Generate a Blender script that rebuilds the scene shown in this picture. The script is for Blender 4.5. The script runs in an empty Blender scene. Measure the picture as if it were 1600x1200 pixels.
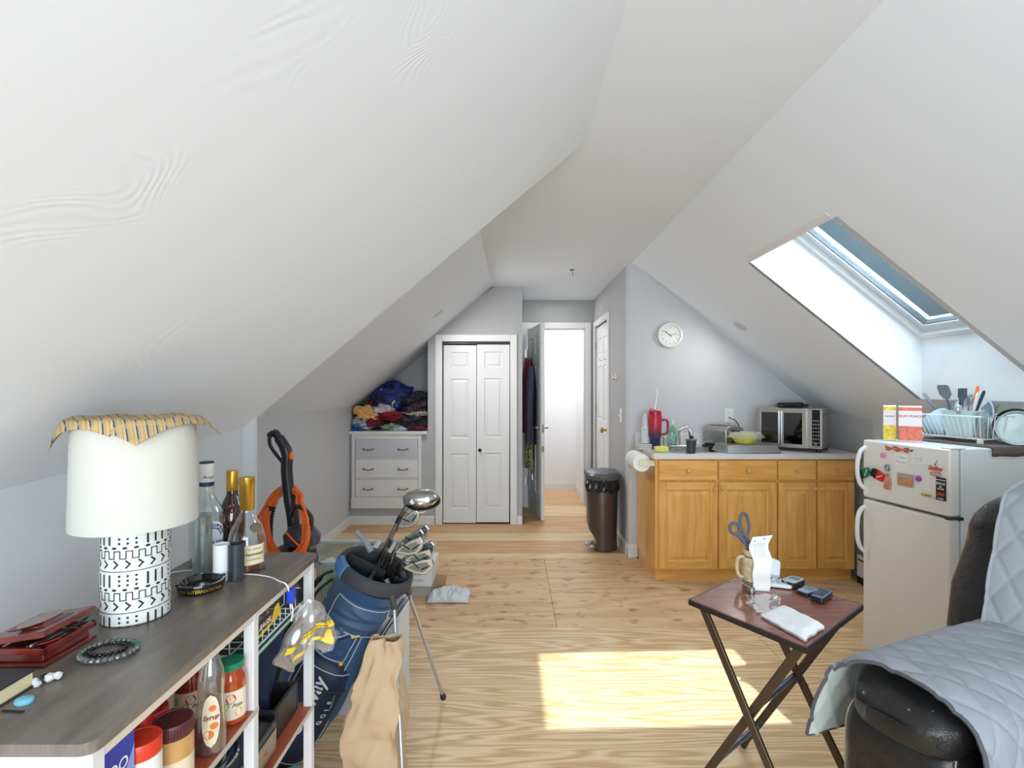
import bpy, bmesh, math, random
from mathutils import Vector, Matrix, noise
random.seed(7)
S = bpy.context.scene
COL = S.collection
PI = math.pi
F, EYE = 820.0, 1.37          # focal length in pixels (frame 1600 wide), eye height in metres

# ---------------- camera ----------------
cd = bpy.data.cameras.new('camera'); cam = bpy.data.objects.new('camera', cd); COL.objects.link(cam)
cam.location = (0, 0, EYE); cam.rotation_euler = (PI/2, 0, 0)
cd.sensor_width = 36; cd.lens = F/1600*36; cd.shift_y = -6/1600*-1; cd.clip_start = .02
S.camera = cam
# ---------------- world, sun, lights, exposure ----------------
w = bpy.data.worlds.new('sky'); S.world = w; w.use_nodes = True
nt = w.node_tree; bg = nt.nodes['Background']
bg.inputs[0].default_value = (.40, .47, .52, 1); bg.inputs[1].default_value = .55
sd = bpy.data.lights.new('sun', 'SUN'); sd.energy = 19.0; sd.angle = .012; sd.color = (1, .96, .90)
sun = bpy.data.objects.new('sun', sd); COL.objects.link(sun)
sun.rotation_euler = Vector((-1, -.13, -1.55)).to_track_quat('-Z', 'Y').to_euler()
def area(name, loc, rot, sx, sy, e, col=(1, 1, 1)):
    l = bpy.data.lights.new(name, 'AREA'); l.shape = 'RECTANGLE'; l.size = sx; l.size_y = sy; l.energy = e; l.color = col
    o = bpy.data.objects.new(name, l); COL.objects.link(o); o.location = loc; o.rotation_euler = rot
    return o
area('rear_fill_light', (.2, -1.70, 1.25), (math.radians(90), 0, 0), 2.2, 1.3, 60, (.84, .93, 1))   # added fill light behind the camera; no window is known there
area('far_room_fill', (.6, 6.55, 2.3), (0, 0, 0), .6, .5, 11, (1, .99, .97))                 # added light that brightens the far room; no lamp is seen
area('hall_fill_light', (.5, 5.68, 2.37), (0, 0, 0), .25, .25, 1.3, (1, .98, .95))                        # made-up light that lifts the dark hall and its open door
area('skylight_portal', (2.02, 2.59, 2.20), Vector((-.62, 0, -.78)).to_track_quat('-Z', 'Y').to_euler(), .6, .8, 50, (.80, .91, 1))   # sky through the skylight
S.view_settings.view_transform = 'Standard'; S.view_settings.look = 'None'
S.view_settings.gamma = 1; S.view_settings.use_curve_mapping = False
S.view_settings.exposure = 0.75

# ---------------- helpers ----------------
def at(px, py, Y):                      # point at real distance Y seen in direction (px, py)
    return Vector(((px-800)*Y/F, Y, EYE-(py-606)*Y/F))
def lin(c):
    c = c/255
    return c/12.92 if c <= .04045 else ((c+.055)/1.055)**2.4
def rgb(r, g, b): return (lin(r), lin(g), lin(b), 1)
MATS = {}
def N(nt, t, **k):
    n = nt.nodes.new(t)
    for a, b in k.items(): setattr(n, a, b)
    return n
def mat(name, c, rough=.5, metal=0., bump=0., bscale=60., var=0., vscale=8., coat=0., spec=.5, trans=0., sheen=0., emit=None, estr=1., dist=.002):
    if name in MATS: return MATS[name]
    m = bpy.data.materials.new(name); m.use_nodes = True; nt = m.node_tree; p = nt.nodes['Principled BSDF']
    p.inputs['Base Color'].default_value = rgb(*c); p.inputs['Roughness'].default_value = rough
    p.inputs['Metallic'].default_value = metal; p.inputs['Coat Weight'].default_value = coat
    p.inputs['Specular IOR Level'].default_value = spec; p.inputs['Transmission Weight'].default_value = trans
    p.inputs['Sheen Weight'].default_value = sheen
    if emit: p.inputs['Emission Color'].default_value = rgb(*emit); p.inputs['Emission Strength'].default_value = estr
    if var or bump:
        tc = N(nt, 'ShaderNodeTexCoord')
    if var:
        no = N(nt, 'ShaderNodeTexNoise'); no.inputs['Scale'].default_value = vscale; no.inputs['Detail'].default_value = 5
        nt.links.new(tc.outputs['Object'], no.inputs['Vector'])
        mr = N(nt, 'ShaderNodeMapRange'); mr.inputs[1].default_value = .3; mr.inputs[2].default_value = .7
        mr.inputs[3].default_value = 1-var; mr.inputs[4].default_value = 1+var
        nt.links.new(no.outputs['Fac'], mr.inputs[0])
        mx = N(nt, 'ShaderNodeMix', data_type='RGBA', blend_type='MULTIPLY'); mx.inputs[0].default_value = 1
        mx.inputs[6].default_value = rgb(*c); nt.links.new(mr.outputs[0], mx.inputs[7]); nt.links.new(mx.outputs[2], p.inputs['Base Color'])
    if bump:
        n2 = N(nt, 'ShaderNodeTexNoise'); n2.inputs['Scale'].default_value = bscale; n2.inputs['Detail'].default_value = 4
        nt.links.new(tc.outputs['Object'], n2.inputs['Vector'])
        bm = N(nt, 'ShaderNodeBump'); bm.inputs['Strength'].default_value = bump; bm.inputs['Distance'].default_value = dist
        nt.links.new(n2.outputs['Fac'], bm.inputs['Height']); nt.links.new(bm.outputs[0], p.inputs['Normal'])
    MATS[name] = m
    return m
def ramp(nt, stops):
    r = N(nt, 'ShaderNodeValToRGB'); e = r.color_ramp.elements
    while len(e) < len(stops): e.new(.5)
    for k, (pos, c) in enumerate(stops): e[k].position = pos; e[k].color = rgb(*c)
    return r
def wood(name, stops, scale=(1, 1, 1), lines=14, rough=.5, nscale=2., fine=.35, stains=None, coat=0., bump=.15, detail=2.):
    """contour-line grain: sine of a stretched noise field, plus fine fibres"""
    if name in MATS: return MATS[name]
    m = bpy.data.materials.new(name); m.use_nodes = True; nt = m.node_tree; L = nt.links.new; p = nt.nodes['Principled BSDF']
    tc = N(nt, 'ShaderNodeTexCoord'); oi = N(nt, 'ShaderNodeObjectInfo')
    ad = N(nt, 'ShaderNodeVectorMath', operation='ADD'); ml = N(nt, 'ShaderNodeVectorMath', operation='SCALE')
    cb = N(nt, 'ShaderNodeCombineXYZ'); 
    for i in range(3): L(oi.outputs['Random'], cb.inputs[i])
    L(cb.outputs[0], ml.inputs[0]); ml.inputs[3].default_value = 13.
    L(tc.outputs['Object'], ad.inputs[0]); L(ml.outputs[0], ad.inputs[1])
    mp = N(nt, 'ShaderNodeMapping'); mp.inputs['Scale'].default_value = scale; L(ad.outputs[0], mp.inputs[0])
    n1 = N(nt, 'ShaderNodeTexNoise'); n1.inputs['Scale'].default_value = nscale; n1.inputs['Detail'].default_value = detail; n1.inputs['Roughness'].default_value = .45
    L(mp.outputs[0], n1.inputs['Vector'])
    mu = N(nt, 'ShaderNodeMath', operation='MULTIPLY'); mu.inputs[1].default_value = lines*6.283; L(n1.outputs['Fac'], mu.inputs[0])
    si = N(nt, 'ShaderNodeMath', operation='SINE'); L(mu.outputs[0], si.inputs[0])
    mr = N(nt, 'ShaderNodeMapRange'); mr.inputs[1].default_value = -1; L(si.outputs[0], mr.inputs[0])
    n2 = N(nt, 'ShaderNodeTexNoise'); n2.inputs['Scale'].default_value = nscale*26; n2.inputs['Detail'].default_value = 3; L(mp.outputs[0], n2.inputs['Vector'])
    mx = N(nt, 'ShaderNodeMix'); mx.inputs[0].default_value = fine; L(mr.outputs[0], mx.inputs[2]); L(n2.outputs['Fac'], mx.inputs[3])
    r = ramp(nt, stops); L(mx.outputs[0], r.inputs[0]); out = r.outputs[0]
    if stains:
        n3 = N(nt, 'ShaderNodeTexNoise'); n3.inputs['Scale'].default_value = stains[0]; n3.inputs['Detail'].default_value = 3
        m3 = N(nt, 'ShaderNodeMapping'); m3.inputs['Scale'].default_value = (.6, 1, 1); L(tc.outputs['Object'], m3.inputs[0]); L(m3.outputs[0], n3.inputs['Vector'])
        r3 = N(nt, 'ShaderNodeMapRange'); r3.inputs[1].default_value = stains[1]; r3.inputs[2].default_value = stains[1]+.13; r3.inputs[4].default_value = stains[3]; L(n3.outputs['Fac'], r3.inputs[0])
        m4 = N(nt, 'ShaderNodeMix', data_type='RGBA'); L(r3.outputs[0], m4.inputs[0]); L(out, m4.inputs[6]); m4.inputs[7].default_value = rgb(*stains[2]); out = m4.outputs[2]
    L(out, p.inputs['Base Color']); p.inputs['Roughness'].default_value = rough; p.inputs['Coat Weight'].default_value = coat
    bp = N(nt, 'ShaderNodeBump'); bp.inputs['Strength'].default_value = bump; bp.inputs['Distance'].default_value = .001; L(mx.outputs[0], bp.inputs['Height']); L(bp.outputs[0], p.inputs['Normal'])
    MATS[name] = m
    return m
def thin_glass(name, tint=(255, 255, 255), gloss=.05, rough=.02, body=0., bodycol=(255, 255, 255)):
    """clear film or thin glass: transparent tint, fresnel gloss, a share of milky body"""
    if name in MATS: return MATS[name]
    m = bpy.data.materials.new(name); m.use_nodes = True; nt = m.node_tree; L = nt.links.new
    nt.nodes.remove(nt.nodes['Principled BSDF']); out = nt.nodes['Material Output']
    t = N(nt, 'ShaderNodeBsdfTransparent'); t.inputs[0].default_value = rgb(*tint)
    g = N(nt, 'ShaderNodeBsdfGlossy'); g.inputs['Roughness'].default_value = rough; g.inputs[0].default_value = (1, 1, 1, 1)
    lw = N(nt, 'ShaderNodeLayerWeight'); lw.inputs[0].default_value = .35
    mr = N(nt, 'ShaderNodeMapRange'); mr.inputs[3].default_value = gloss; mr.inputs[4].default_value = .75; L(lw.outputs['Facing'], mr.inputs[0])
    mx = N(nt, 'ShaderNodeMixShader'); L(mr.outputs[0], mx.inputs[0]); L(t.outputs[0], mx.inputs[1]); L(g.outputs[0], mx.inputs[2])
    o = mx.outputs[0]
    if body:
        d = N(nt, 'ShaderNodeBsdfDiffuse'); d.inputs[0].default_value = rgb(*bodycol)
        tr = N(nt, 'ShaderNodeBsdfTranslucent'); tr.inputs[0].default_value = rgb(*bodycol)
        ms = N(nt, 'ShaderNodeMixShader'); L(d.outputs[0], ms.inputs[1]); L(tr.outputs[0], ms.inputs[2])
        m2 = N(nt, 'ShaderNodeMixShader'); m2.inputs[0].default_value = body; L(o, m2.inputs[1]); L(ms.outputs[0], m2.inputs[2]); o = m2.outputs[0]
    L(o, out.inputs[0]); MATS[name] = m
    return m

def frame(dirv):
    z = Vector(dirv).normalized(); a = Vector((0, 0, 1)) if abs(z.z) < .9 else Vector((1, 0, 0))
    x = a.cross(z).normalized(); return x, z.cross(x), z
class B:
    def __init__(s): s.v = []; s.f = []; s.mi = []; s.m = 0
    def add(s, vs, fs):
        o = len(s.v); s.v += [tuple(v) for v in vs]; s.f += [tuple(i+o for i in f) for f in fs]; s.mi += [s.m]*len(fs); return s
    def mi_(s, k): s.m = k; return s
    def box(s, x0, x1, y0, y1, z0, z1):
        vs = [(x, y, z) for z in (z0, z1) for y in (y0, y1) for x in (x0, x1)]
        return s.add(vs, [(0, 2, 3, 1), (4, 5, 7, 6), (0, 1, 5, 4), (2, 6, 7, 3), (0, 4, 6, 2), (1, 3, 7, 5)])
    def hexa(s, bottom, top):           # two matching polygons
        n = len(bottom); vs = list(bottom)+list(top)
        return s.add(vs, [tuple(range(n))[::-1], tuple(range(n, 2*n))]+[(i, (i+1) % n, n+(i+1) % n, n+i) for i in range(n)])
    def prism(s, pts, a, b, axis='y'):
        f = {'y': lambda p, t: (p[0], t, p[1]), 'x': lambda p, t: (t, p[0], p[1]), 'z': lambda p, t: (p[0], p[1], t)}[axis]
        return s.hexa([f(p, a) for p in pts], [f(p, b) for p in pts])
    def lathe(s, prof, c=(0, 0, 0), n=24, ax=None, sx=1., sy=1., cap0=True, cap1=True, twist=None):
        c = Vector(c); X, Y, Z = frame(ax) if ax else (Vector((1, 0, 0)), Vector((0, 1, 0)), Vector((0, 0, 1)))
        vs = []; fs = []
        for (r, z) in prof:
            for k in range(n):
                t = 2*PI*k/n; vs.append(c+X*(r*sx*math.cos(t))+Y*(r*sy*math.sin(t))+Z*z)
        for j in range(len(prof)-1):
            for k in range(n): fs.append((j*n+k, j*n+(k+1) % n, (j+1)*n+(k+1) % n, (j+1)*n+k))
        if cap0: fs.append(tuple(range(n))[::-1])
        if cap1: fs.append(tuple(range((len(prof)-1)*n, len(prof)*n)))
        return s.add(vs, fs)
    def tube(s, pts, r, n=8, closed=False, flat=1.):
        pts = [Vector(p) for p in pts]; m = len(pts); R = r if isinstance(r, (list, tuple)) else [r]*m
        vs = []; fs = []; px = None
        for i, p in enumerate(pts):
            if closed: d = pts[(i+1) % m]-pts[i-1]
            else: d = pts[min(i+1, m-1)]-pts[max(i-1, 0)]
            d.normalize()
            if px is None: px = frame(d)[0]
            x = (px-d*px.dot(d)); x = x.normalized() if x.length > 1e-6 else frame(d)[0]; y = d.cross(x); px = x
            for k in range(n):
                t = 2*PI*k/n+PI/n; vs.append(p+x*(R[i]*math.cos(t))+y*(R[i]*flat*math.sin(t)))
        J = m if closed else m-1
        for j in range(J):
            a = j*n; b = ((j+1) % m)*n
            for k in range(n): fs.append((a+k, a+(k+1) % n, b+(k+1) % n, b+k))
        if not closed: fs.append(tuple(range(n))[::-1]); fs.append(tuple(range((m-1)*n, m*n)))
        return s.add(vs, fs)
    def bar(s, p, q, w, h=None, up=(0, 0, 1)):  # rectangular bar between two points
        p = Vector(p); q = Vector(q); h = h or w; d = (q-p).normalized(); u = Vector(up)
        x = d.cross(u); x = x.normalized() if x.length > 1e-5 else Vector((1, 0, 0)); y = x.cross(d)
        c = [(-1, -1), (1, -1), (1, 1), (-1, 1)]
        return s.hexa([p+x*(a*w/2)+y*(b*h/2) for a, b in c], [q+x*(a*w/2)+y*(b*h/2) for a, b in c])
    def grid(s, fn, nu, nv, closeu=False):
        vs = [fn(i/nu, j/nv) for j in range(nv+1) for i in range(nu if closeu else nu+1)]
        W = nu if closeu else nu+1; fs = []
        for j in range(nv):
            for i in range(nu): i2 = (i+1) % W; fs.append((j*W+i, j*W+i2, (j+1)*W+i2, (j+1)*W+i))
        return s.add(vs, fs)
    def blob(s, c, r, amp=.15, sc=2., seed=0, n=24, p=1., flatb=None):
        c = Vector(c); vs = []; fs = []; m = n//2
        for j in range(m+1):
            for k in range(n):
                th = PI*j/m; ph = 2*PI*k/n; d = Vector((math.sin(th)*math.cos(ph), math.sin(th)*math.sin(ph), math.cos(th)))
                q = Vector([math.copysign(abs(t)**p, t) for t in d])
                f = 1+amp*noise.noise(d*sc+Vector((seed*3.1, seed*1.7, seed)))+amp*.6*noise.noise(d*sc*2.7+Vector((seed, seed*2.3, 5)))
                v = c+Vector((q.x*r[0], q.y*r[1], q.z*r[2]))*f
                if flatb is not None: v.z = max(v.z, flatb)
                vs.append(v)
        for j in range(m):
            for k in range(n): fs.append((j*n+k, j*n+(k+1) % n, (j+1)*n+(k+1) % n, (j+1)*n+k))
        return s.add(vs, fs)
    def rings(s, x0, x1, z0, z1, steps, y):      # rectangular relief facing -y: steps=[(inset, depth)]
        vs = []; fs = []
        for (i, d) in steps: vs += [(x0+i, y+d, z0+i), (x1-i, y+d, z0+i), (x1-i, y+d, z1-i), (x0+i, y+d, z1-i)]
        for j in range(len(steps)-1):
            for k in range(4): fs.append((j*4+k, j*4+(k+1) % 4, (j+1)*4+(k+1) % 4, (j+1)*4+k))
        e = (len(steps)-1)*4; fs.append((e, e+1, e+2, e+3))
        return s.add(vs, fs)
    def text(s, body, size, fn, ax='CENTER', sx=1., shear=0., off=0.):
        c = bpy.data.curves.new('t', 'FONT'); c.body = body; c.size = size; c.align_x = ax; c.shear = shear; c.resolution_u = 3; c.offset = off
        o = bpy.data.objects.new('t', c); me = bpy.data.meshes.new_from_object(o)
        s.add([fn(v.co.x*sx, v.co.y) for v in me.vertices], [tuple(p.vertices) for p in me.polygons])
        bpy.data.objects.remove(o); bpy.data.curves.remove(c); bpy.data.meshes.remove(me); return s
    def xf(s, M):
        s.v = [tuple(M @ Vector(v)) for v in s.v]; return s
    def build(s, name, mats, parent=None, bevel=0., bseg=2, solid=0., sub=0, ang=38, flat=False, local=False, norm=True, origin=True):
        me = bpy.data.meshes.new(name); mats = mats if isinstance(mats, (list, tuple)) else [mats]
        vs = s.v; loc = Vector((0, 0, 0))
        if parent is not None and not local:
            Mi = WM[parent].inverted(); vs = [Mi @ Vector(v) for v in vs]
        elif parent is None and origin and not local:
            xs = [v[0] for v in vs]; ys = [v[1] for v in vs]; zs = [v[2] for v in vs]
            loc = Vector(((min(xs)+max(xs))/2, (min(ys)+max(ys))/2, min(zs))); vs = [Vector(v)-loc for v in vs]
        me.from_pydata([tuple(v) for v in vs], [], s.f)
        for m in mats: me.materials.append(m)
        for p, k in zip(me.polygons, s.mi): p.material_index = k
        bm = bmesh.new(); bm.from_mesh(me)
        if norm: bmesh.ops.recalc_face_normals(bm, faces=bm.faces)
        a = math.radians(ang)
        for e in bm.edges: e.smooth = not (len(e.link_faces) == 2 and e.calc_face_angle(0) > a)
        for f in bm.faces: f.smooth = not flat
        bm.to_mesh(me); bm.free()
        o = bpy.data.objects.new(name, me); COL.objects.link(o); o.location = loc
        if parent is not None: o.parent = parent; WM[o] = WM[parent].copy()
        else: WM[o] = Matrix.Translation(loc)
        if solid: md = o.modifiers.new('s', 'SOLIDIFY'); md.thickness = solid; md.offset = 0
        if bevel: md = o.modifiers.new('b', 'BEVEL'); md.width = bevel; md.segments = bseg; md.limit_method = 'ANGLE'; md.angle_limit = math.radians(40); md.harden_normals = True
        if sub: md = o.modifiers.new('u', 'SUBSURF'); md.levels = sub; md.render_levels = sub
        return o
WM = {}
def thing(name, label, cat, loc=(0, 0, 0), rotz=0., group=None):
    o = bpy.data.objects.new(name, None); COL.objects.link(o); o.location = loc; o.rotation_euler = (0, 0, rotz); o.empty_display_size = .05
    o['label'] = label; o['category'] = cat
    if group: o['group'] = group
    WM[o] = Matrix.Translation(Vector(loc)) @ Matrix.Rotation(rotz, 4, 'Z')
    return o
def tag(o, label, cat, group=None):
    o['label'] = label; o['category'] = cat
    if group: o['group'] = group
    return o
def struct(o): o['kind'] = 'structure'; return o
def sroot(name):
    o = bpy.data.objects.new(name, None); COL.objects.link(o); WM[o] = Matrix.Identity(4); return struct(o)
def dup(root, loc=None, rotz=None, label=None, parent=None):
    r = root.copy(); COL.objects.link(r); r.parent = parent
    for ch in [o for o in bpy.data.objects if o.parent == root]: dup(ch, parent=r)
    if loc is not None: r.location = loc
    if rotz is not None: r.rotation_euler = (0, 0, rotz)
    if label: r['label'] = label
    WM[r] = Matrix.Translation(r.location) @ Matrix.Rotation(r.rotation_euler.z, 4, 'Z') if parent is None else WM[parent].copy()
    return r
def arc(c, r, a0, a1, n, plane='xz', ry=None):
    ry = ry or r; out = []
    for k in range(n+1):
        t = math.radians(a0+(a1-a0)*k/n); u, v = r*math.cos(t), ry*math.sin(t)
        out.append(Vector({'xz': (c[0]+u, c[1], c[2]+v), 'xy': (c[0]+u, c[1]+v, c[2]), 'yz': (c[0], c[1]+u, c[2]+v)}[plane]))
    return out
def spline(pts, n=8):                  # catmull-rom through points
    P = [Vector(p) for p in pts]; out = []
    for i in range(len(P)-1):
        a = P[max(i-1, 0)]; b = P[i]; c = P[i+1]; d = P[min(i+2, len(P)-1)]
        for k in range(n):
            t = k/n; out.append(.5*((2*b)+(c-a)*t+(2*a-5*b+4*c-d)*t*t+(3*b-a-3*c+d)*t**3))
    out.append(P[-1]); return out

# ---------------- shared materials ----------------
def plaster(name, c, texture=.25):
    m = bpy.data.materials.new(name); m.use_nodes = True; nt = m.node_tree; L = nt.links.new; p = nt.nodes['Principled BSDF']
    p.inputs['Base Color'].default_value = rgb(*c); p.inputs['Roughness'].default_value = .62; p.inputs['Specular IOR Level'].default_value = .25
    tc = N(nt, 'ShaderNodeTexCoord')
    a = N(nt, 'ShaderNodeTexNoise'); a.inputs['Scale'].default_value = 2.2; a.inputs['Detail'].default_value = 2; a.inputs['Distortion'].default_value = .5; L(tc.outputs['Object'], a.inputs['Vector'])
    mu = N(nt, 'ShaderNodeMath', operation='MULTIPLY'); mu.inputs[1].default_value = 300; L(a.outputs['Fac'], mu.inputs[0])
    si = N(nt, 'ShaderNodeMath', operation='SINE'); L(mu.outputs[0], si.inputs[0])
    b = N(nt, 'ShaderNodeTexNoise'); b.inputs['Scale'].default_value = 4.2; b.inputs['Detail'].default_value = 3; L(tc.outputs['Object'], b.inputs['Vector'])
    mr = N(nt, 'ShaderNodeMapRange'); mr.inputs[1].default_value = .54; mr.inputs[2].default_value = .68; L(b.outputs['Fac'], mr.inputs[0])
    m2 = N(nt, 'ShaderNodeMath', operation='MULTIPLY'); L(si.outputs[0], m2.inputs[0]); L(mr.outputs[0], m2.inputs[1])
    g = N(nt, 'ShaderNodeTexNoise'); g.inputs['Scale'].default_value = 240; L(tc.outputs['Object'], g.inputs['Vector'])
    ad = N(nt, 'ShaderNodeMath', operation='MULTIPLY_ADD'); ad.inputs[1].default_value = .30; L(g.outputs['Fac'], ad.inputs[0]); L(m2.outputs[0], ad.inputs[2])
    bp = N(nt, 'ShaderNodeBump'); bp.inputs['Strength'].default_value = texture; bp.inputs['Distance'].default_value = .0012; L(ad.outputs[0], bp.inputs['Height']); L(bp.outputs[0], p.inputs['Normal'])
    return m
M_ceil = plaster('ceiling_white', (230, 236, 243), .18)
M_ceils = plaster('ceiling_white_smooth', (232, 239, 247), .06)
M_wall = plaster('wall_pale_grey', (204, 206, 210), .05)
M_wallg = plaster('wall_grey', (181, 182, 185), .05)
M_trim = mat('trim_white', (228, 229, 229), .4)
M_door = mat('door_white', (226, 228, 229), .38)
M_white = mat('white_gloss', (232, 232, 230), .3)
M_black = mat('black_plastic', (22, 22, 24), .35)
M_chrome = mat('chrome', (205, 207, 210), .12, 1.)
M_steel = mat('brushed_steel', (172, 172, 172), .32, 1., var=.05, vscale=30)
M_brass = mat('brass', (190, 150, 70), .3, 1.)
M_paper = mat('paper_white', (238, 238, 236), .7, bump=.1, bscale=40)
M_ink = mat('ink_black', (28, 28, 30), .6)
GL = thin_glass('clear_glass', (246, 250, 249), .06)
GLW = thin_glass('clear_film', (250, 250, 250), .10, .12, .14, (235, 238, 240))
# ================= SETTING =================
CE = 2.384
def nearZ(x): return EYE+1.014+.84*(x-.301)
def farZ(x): return EYE+1.188+.844*x
def rightZ(x): return EYE+1.793-.80*x
M_ply = wood('plywood_light', [(0, (196, 152, 104)), (.35, (216, 178, 132)), (.7, (230, 200, 158)), (1, (238, 212, 174))], (.36, 4.2, 1), 17, .42, 1.5, .36, bump=.1, detail=3.)
M_plyw = wood('plywood_worn', [(0, (190, 148, 106)), (.4, (212, 174, 132)), (1, (226, 192, 152))], (.30, 2.2, 1), 9, .5, 1.4, .5, stains=(15., .565, (150, 104, 66), .8), bump=.1)
M_brd = wood('board_tan', [(0, (184, 138, 92)), (.5, (206, 164, 118)), (1, (220, 182, 138))], (.4, 3.5, 1), 7, .5, 1.6, .5, bump=.1)
M_brdl = wood('board_pale', [(0, (208, 176, 132)), (.5, (224, 196, 154)), (1, (232, 208, 170))], (.4, 3.5, 1), 7, .5, 1.6, .5, bump=.1)
fl = B(); fl.box(-2.2, 2.8, -1.9, 7.3, -.08, -.019); floor = struct(fl.build('floor', mat('subfloor_dark', (70, 50, 34), .8), origin=False)); WM[floor] = Matrix.Identity(4)
def sheet(name, x0, x1, y0, y1, m): B().box(x0+.0012, x1-.0012, y0+.0012, y1-.0012, -.018, 0).build(name, m, floor)
for k, (y0, y1) in enumerate([(-1.88, -.66), (-.66, .56), (.56, 1.78)]):
    for x0, x1 in [[(-2.1, .1), (.1, 2.54)], [(-2.1, 1.0), (1.0, 2.54)], [(-2.1, .35), (.35, 2.54)]][k]: sheet('plywood_sheet', x0, x1, y0, y1, M_ply)
sheet('plywood_sheet', -2.1, 1.355, 1.78, 3.0, M_ply); sheet('plywood_sheet', 1.355, 2.54, 1.78, 3.0, M_ply)
sheet('plywood_sheet', -2.1, .257, 3.0, 4.22, M_plyw); sheet('plywood_sheet', .257, 2.54, 3.0, 4.22, M_plyw)
for y0, y1, m in [(4.22, 4.34, M_brdl), (4.34, 4.70, M_brd), (4.70, 4.95, M_brdl), (4.95, 5.29, M_brd)]: sheet('floorboard', -2.1, 1.0, y0, y1, m)
sheet('floorboard', .1, 1.0, 5.29, 5.62, M_brd); sheet('floorboard', .1, 1.0, 5.62, 6.10, M_brdl); sheet('floorboard', -.3, 1.6, 6.10, 6.55, M_brd); sheet('floorboard', -.3, 1.6, 6.55, 7.1, M_brd)

# ceilings
struct(B().box(-.35, 1.1, -1.9, 6.25, CE, CE+.1).build('ceiling', M_ceils))
struct(B().prism([(-1.5, nearZ(-1.5)), (.301, CE), (.301, 2.8), (-1.95, 2.8), (-1.95, nearZ(-1.5))], -1.9, 2.165).build('ceiling', M_ceil, flat=True))
struct(B().prism([(-1.85, farZ(-1.85)), (-.206, CE), (-.206, 2.8), (-2.1, 2.8), (-2.1, farZ(-1.85))], 2.17, 5.95).build('ceiling', M_ceils, flat=True))
# right slope with the skylight opening and its shaft
SY0, SY1, SX0, SX1 = 2.21, 2.975, 1.35, 2.32
W0 = Vector((SX0+.166, EYE+.713+.207)); W1 = Vector((SX1, EYE+.277))
c = B()
def slab(x0, x1, y0, y1, e=.03): c.hexa([(x0, y0, rightZ(x0)), (x1, y0, rightZ(x1)), (x1, y1, rightZ(x1)), (x0, y1, rightZ(x0))], [(x0+e, y0, rightZ(x0)+e), (x1+e, y0, rightZ(x1)+e), (x1+e, y1, rightZ(x1)+e), (x0+e, y1, rightZ(x0)+e)])
XA = .974
slab(XA, 2.56, -1.9, SY0); slab(XA, 2.56, SY1, 4.35); slab(XA, SX0, SY0, SY1); slab(SX1, 2.56, SY0, SY1)
struct(c.build('ceiling', M_ceils, flat=True))
sh = B(); zt = rightZ(SX0); zb = rightZ(SX1)
pf = [(SX0, zt), (W0.x, W0.y), (W1.x, W1.y), (SX1, zb)]
sh.prism([(SX0, zt), (W0.x, W0.y), (W0.x-.03, W0.y+.02), (SX0-.03, zt+.02)], SY0, SY1)
sh.prism([(SX1, zb), (W1.x, W1.y), (W1.x+.03, W1.y), (SX1+.03, zb)], SY0, SY1)
sh.prism(pf, SY1-.0015, SY1+.03); sh.prism(pf, SY0-.03, SY0+.0015)
struct(sh.build('trim_3', mat('shaft_white', (230, 231, 233), .5), flat=True))
# skylight window (hinged roof window) in the plane W0-W1
win = sroot('window_1')
du = (W1-W0); Lw = du.length; du.normalize(); dn = Vector((-du.y, du.x)); dn = dn if dn.y > 0 else -dn
def wp(s, y, d): p = W0+du*s+dn*d; return (p.x, y, p.y)
def wring(b, s0, s1, y0, y1, wd, d0, d1):
    for (a0, a1, b0, b1) in [(s0, s1, y0, y0+wd), (s0, s1, y1-wd, y1), (s0, s0+wd, y0+wd, y1-wd), (s1-wd, s1, y0+wd, y1-wd)]:
        b.hexa([wp(a0, b0, d0), wp(a1, b0, d0), wp(a1, b1, d0), wp(a0, b1, d0)], [wp(a0, b0, d1), wp(a1, b0, d1), wp(a1, b1, d1), wp(a0, b1, d1)])
b = B(); wring(b, -.01, Lw, SY0-.005, SY1+.005, .035, -.004, .10); b.build('window_frame', M_trim, win, flat=True)
b = B(); wring(b, .03, Lw-.035, SY0+.03, SY1-.03, .045, .022, .085); b.build('window_sash', mat('sash_white', (214, 216, 218), .35), win, flat=True)
b = B(); wring(b, .074, Lw-.079, SY0+.074, SY1-.074, .006, .03, .06); b.build('glazing_gasket', mat('gasket_grey', (96, 100, 104), .5), win, flat=True)
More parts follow.
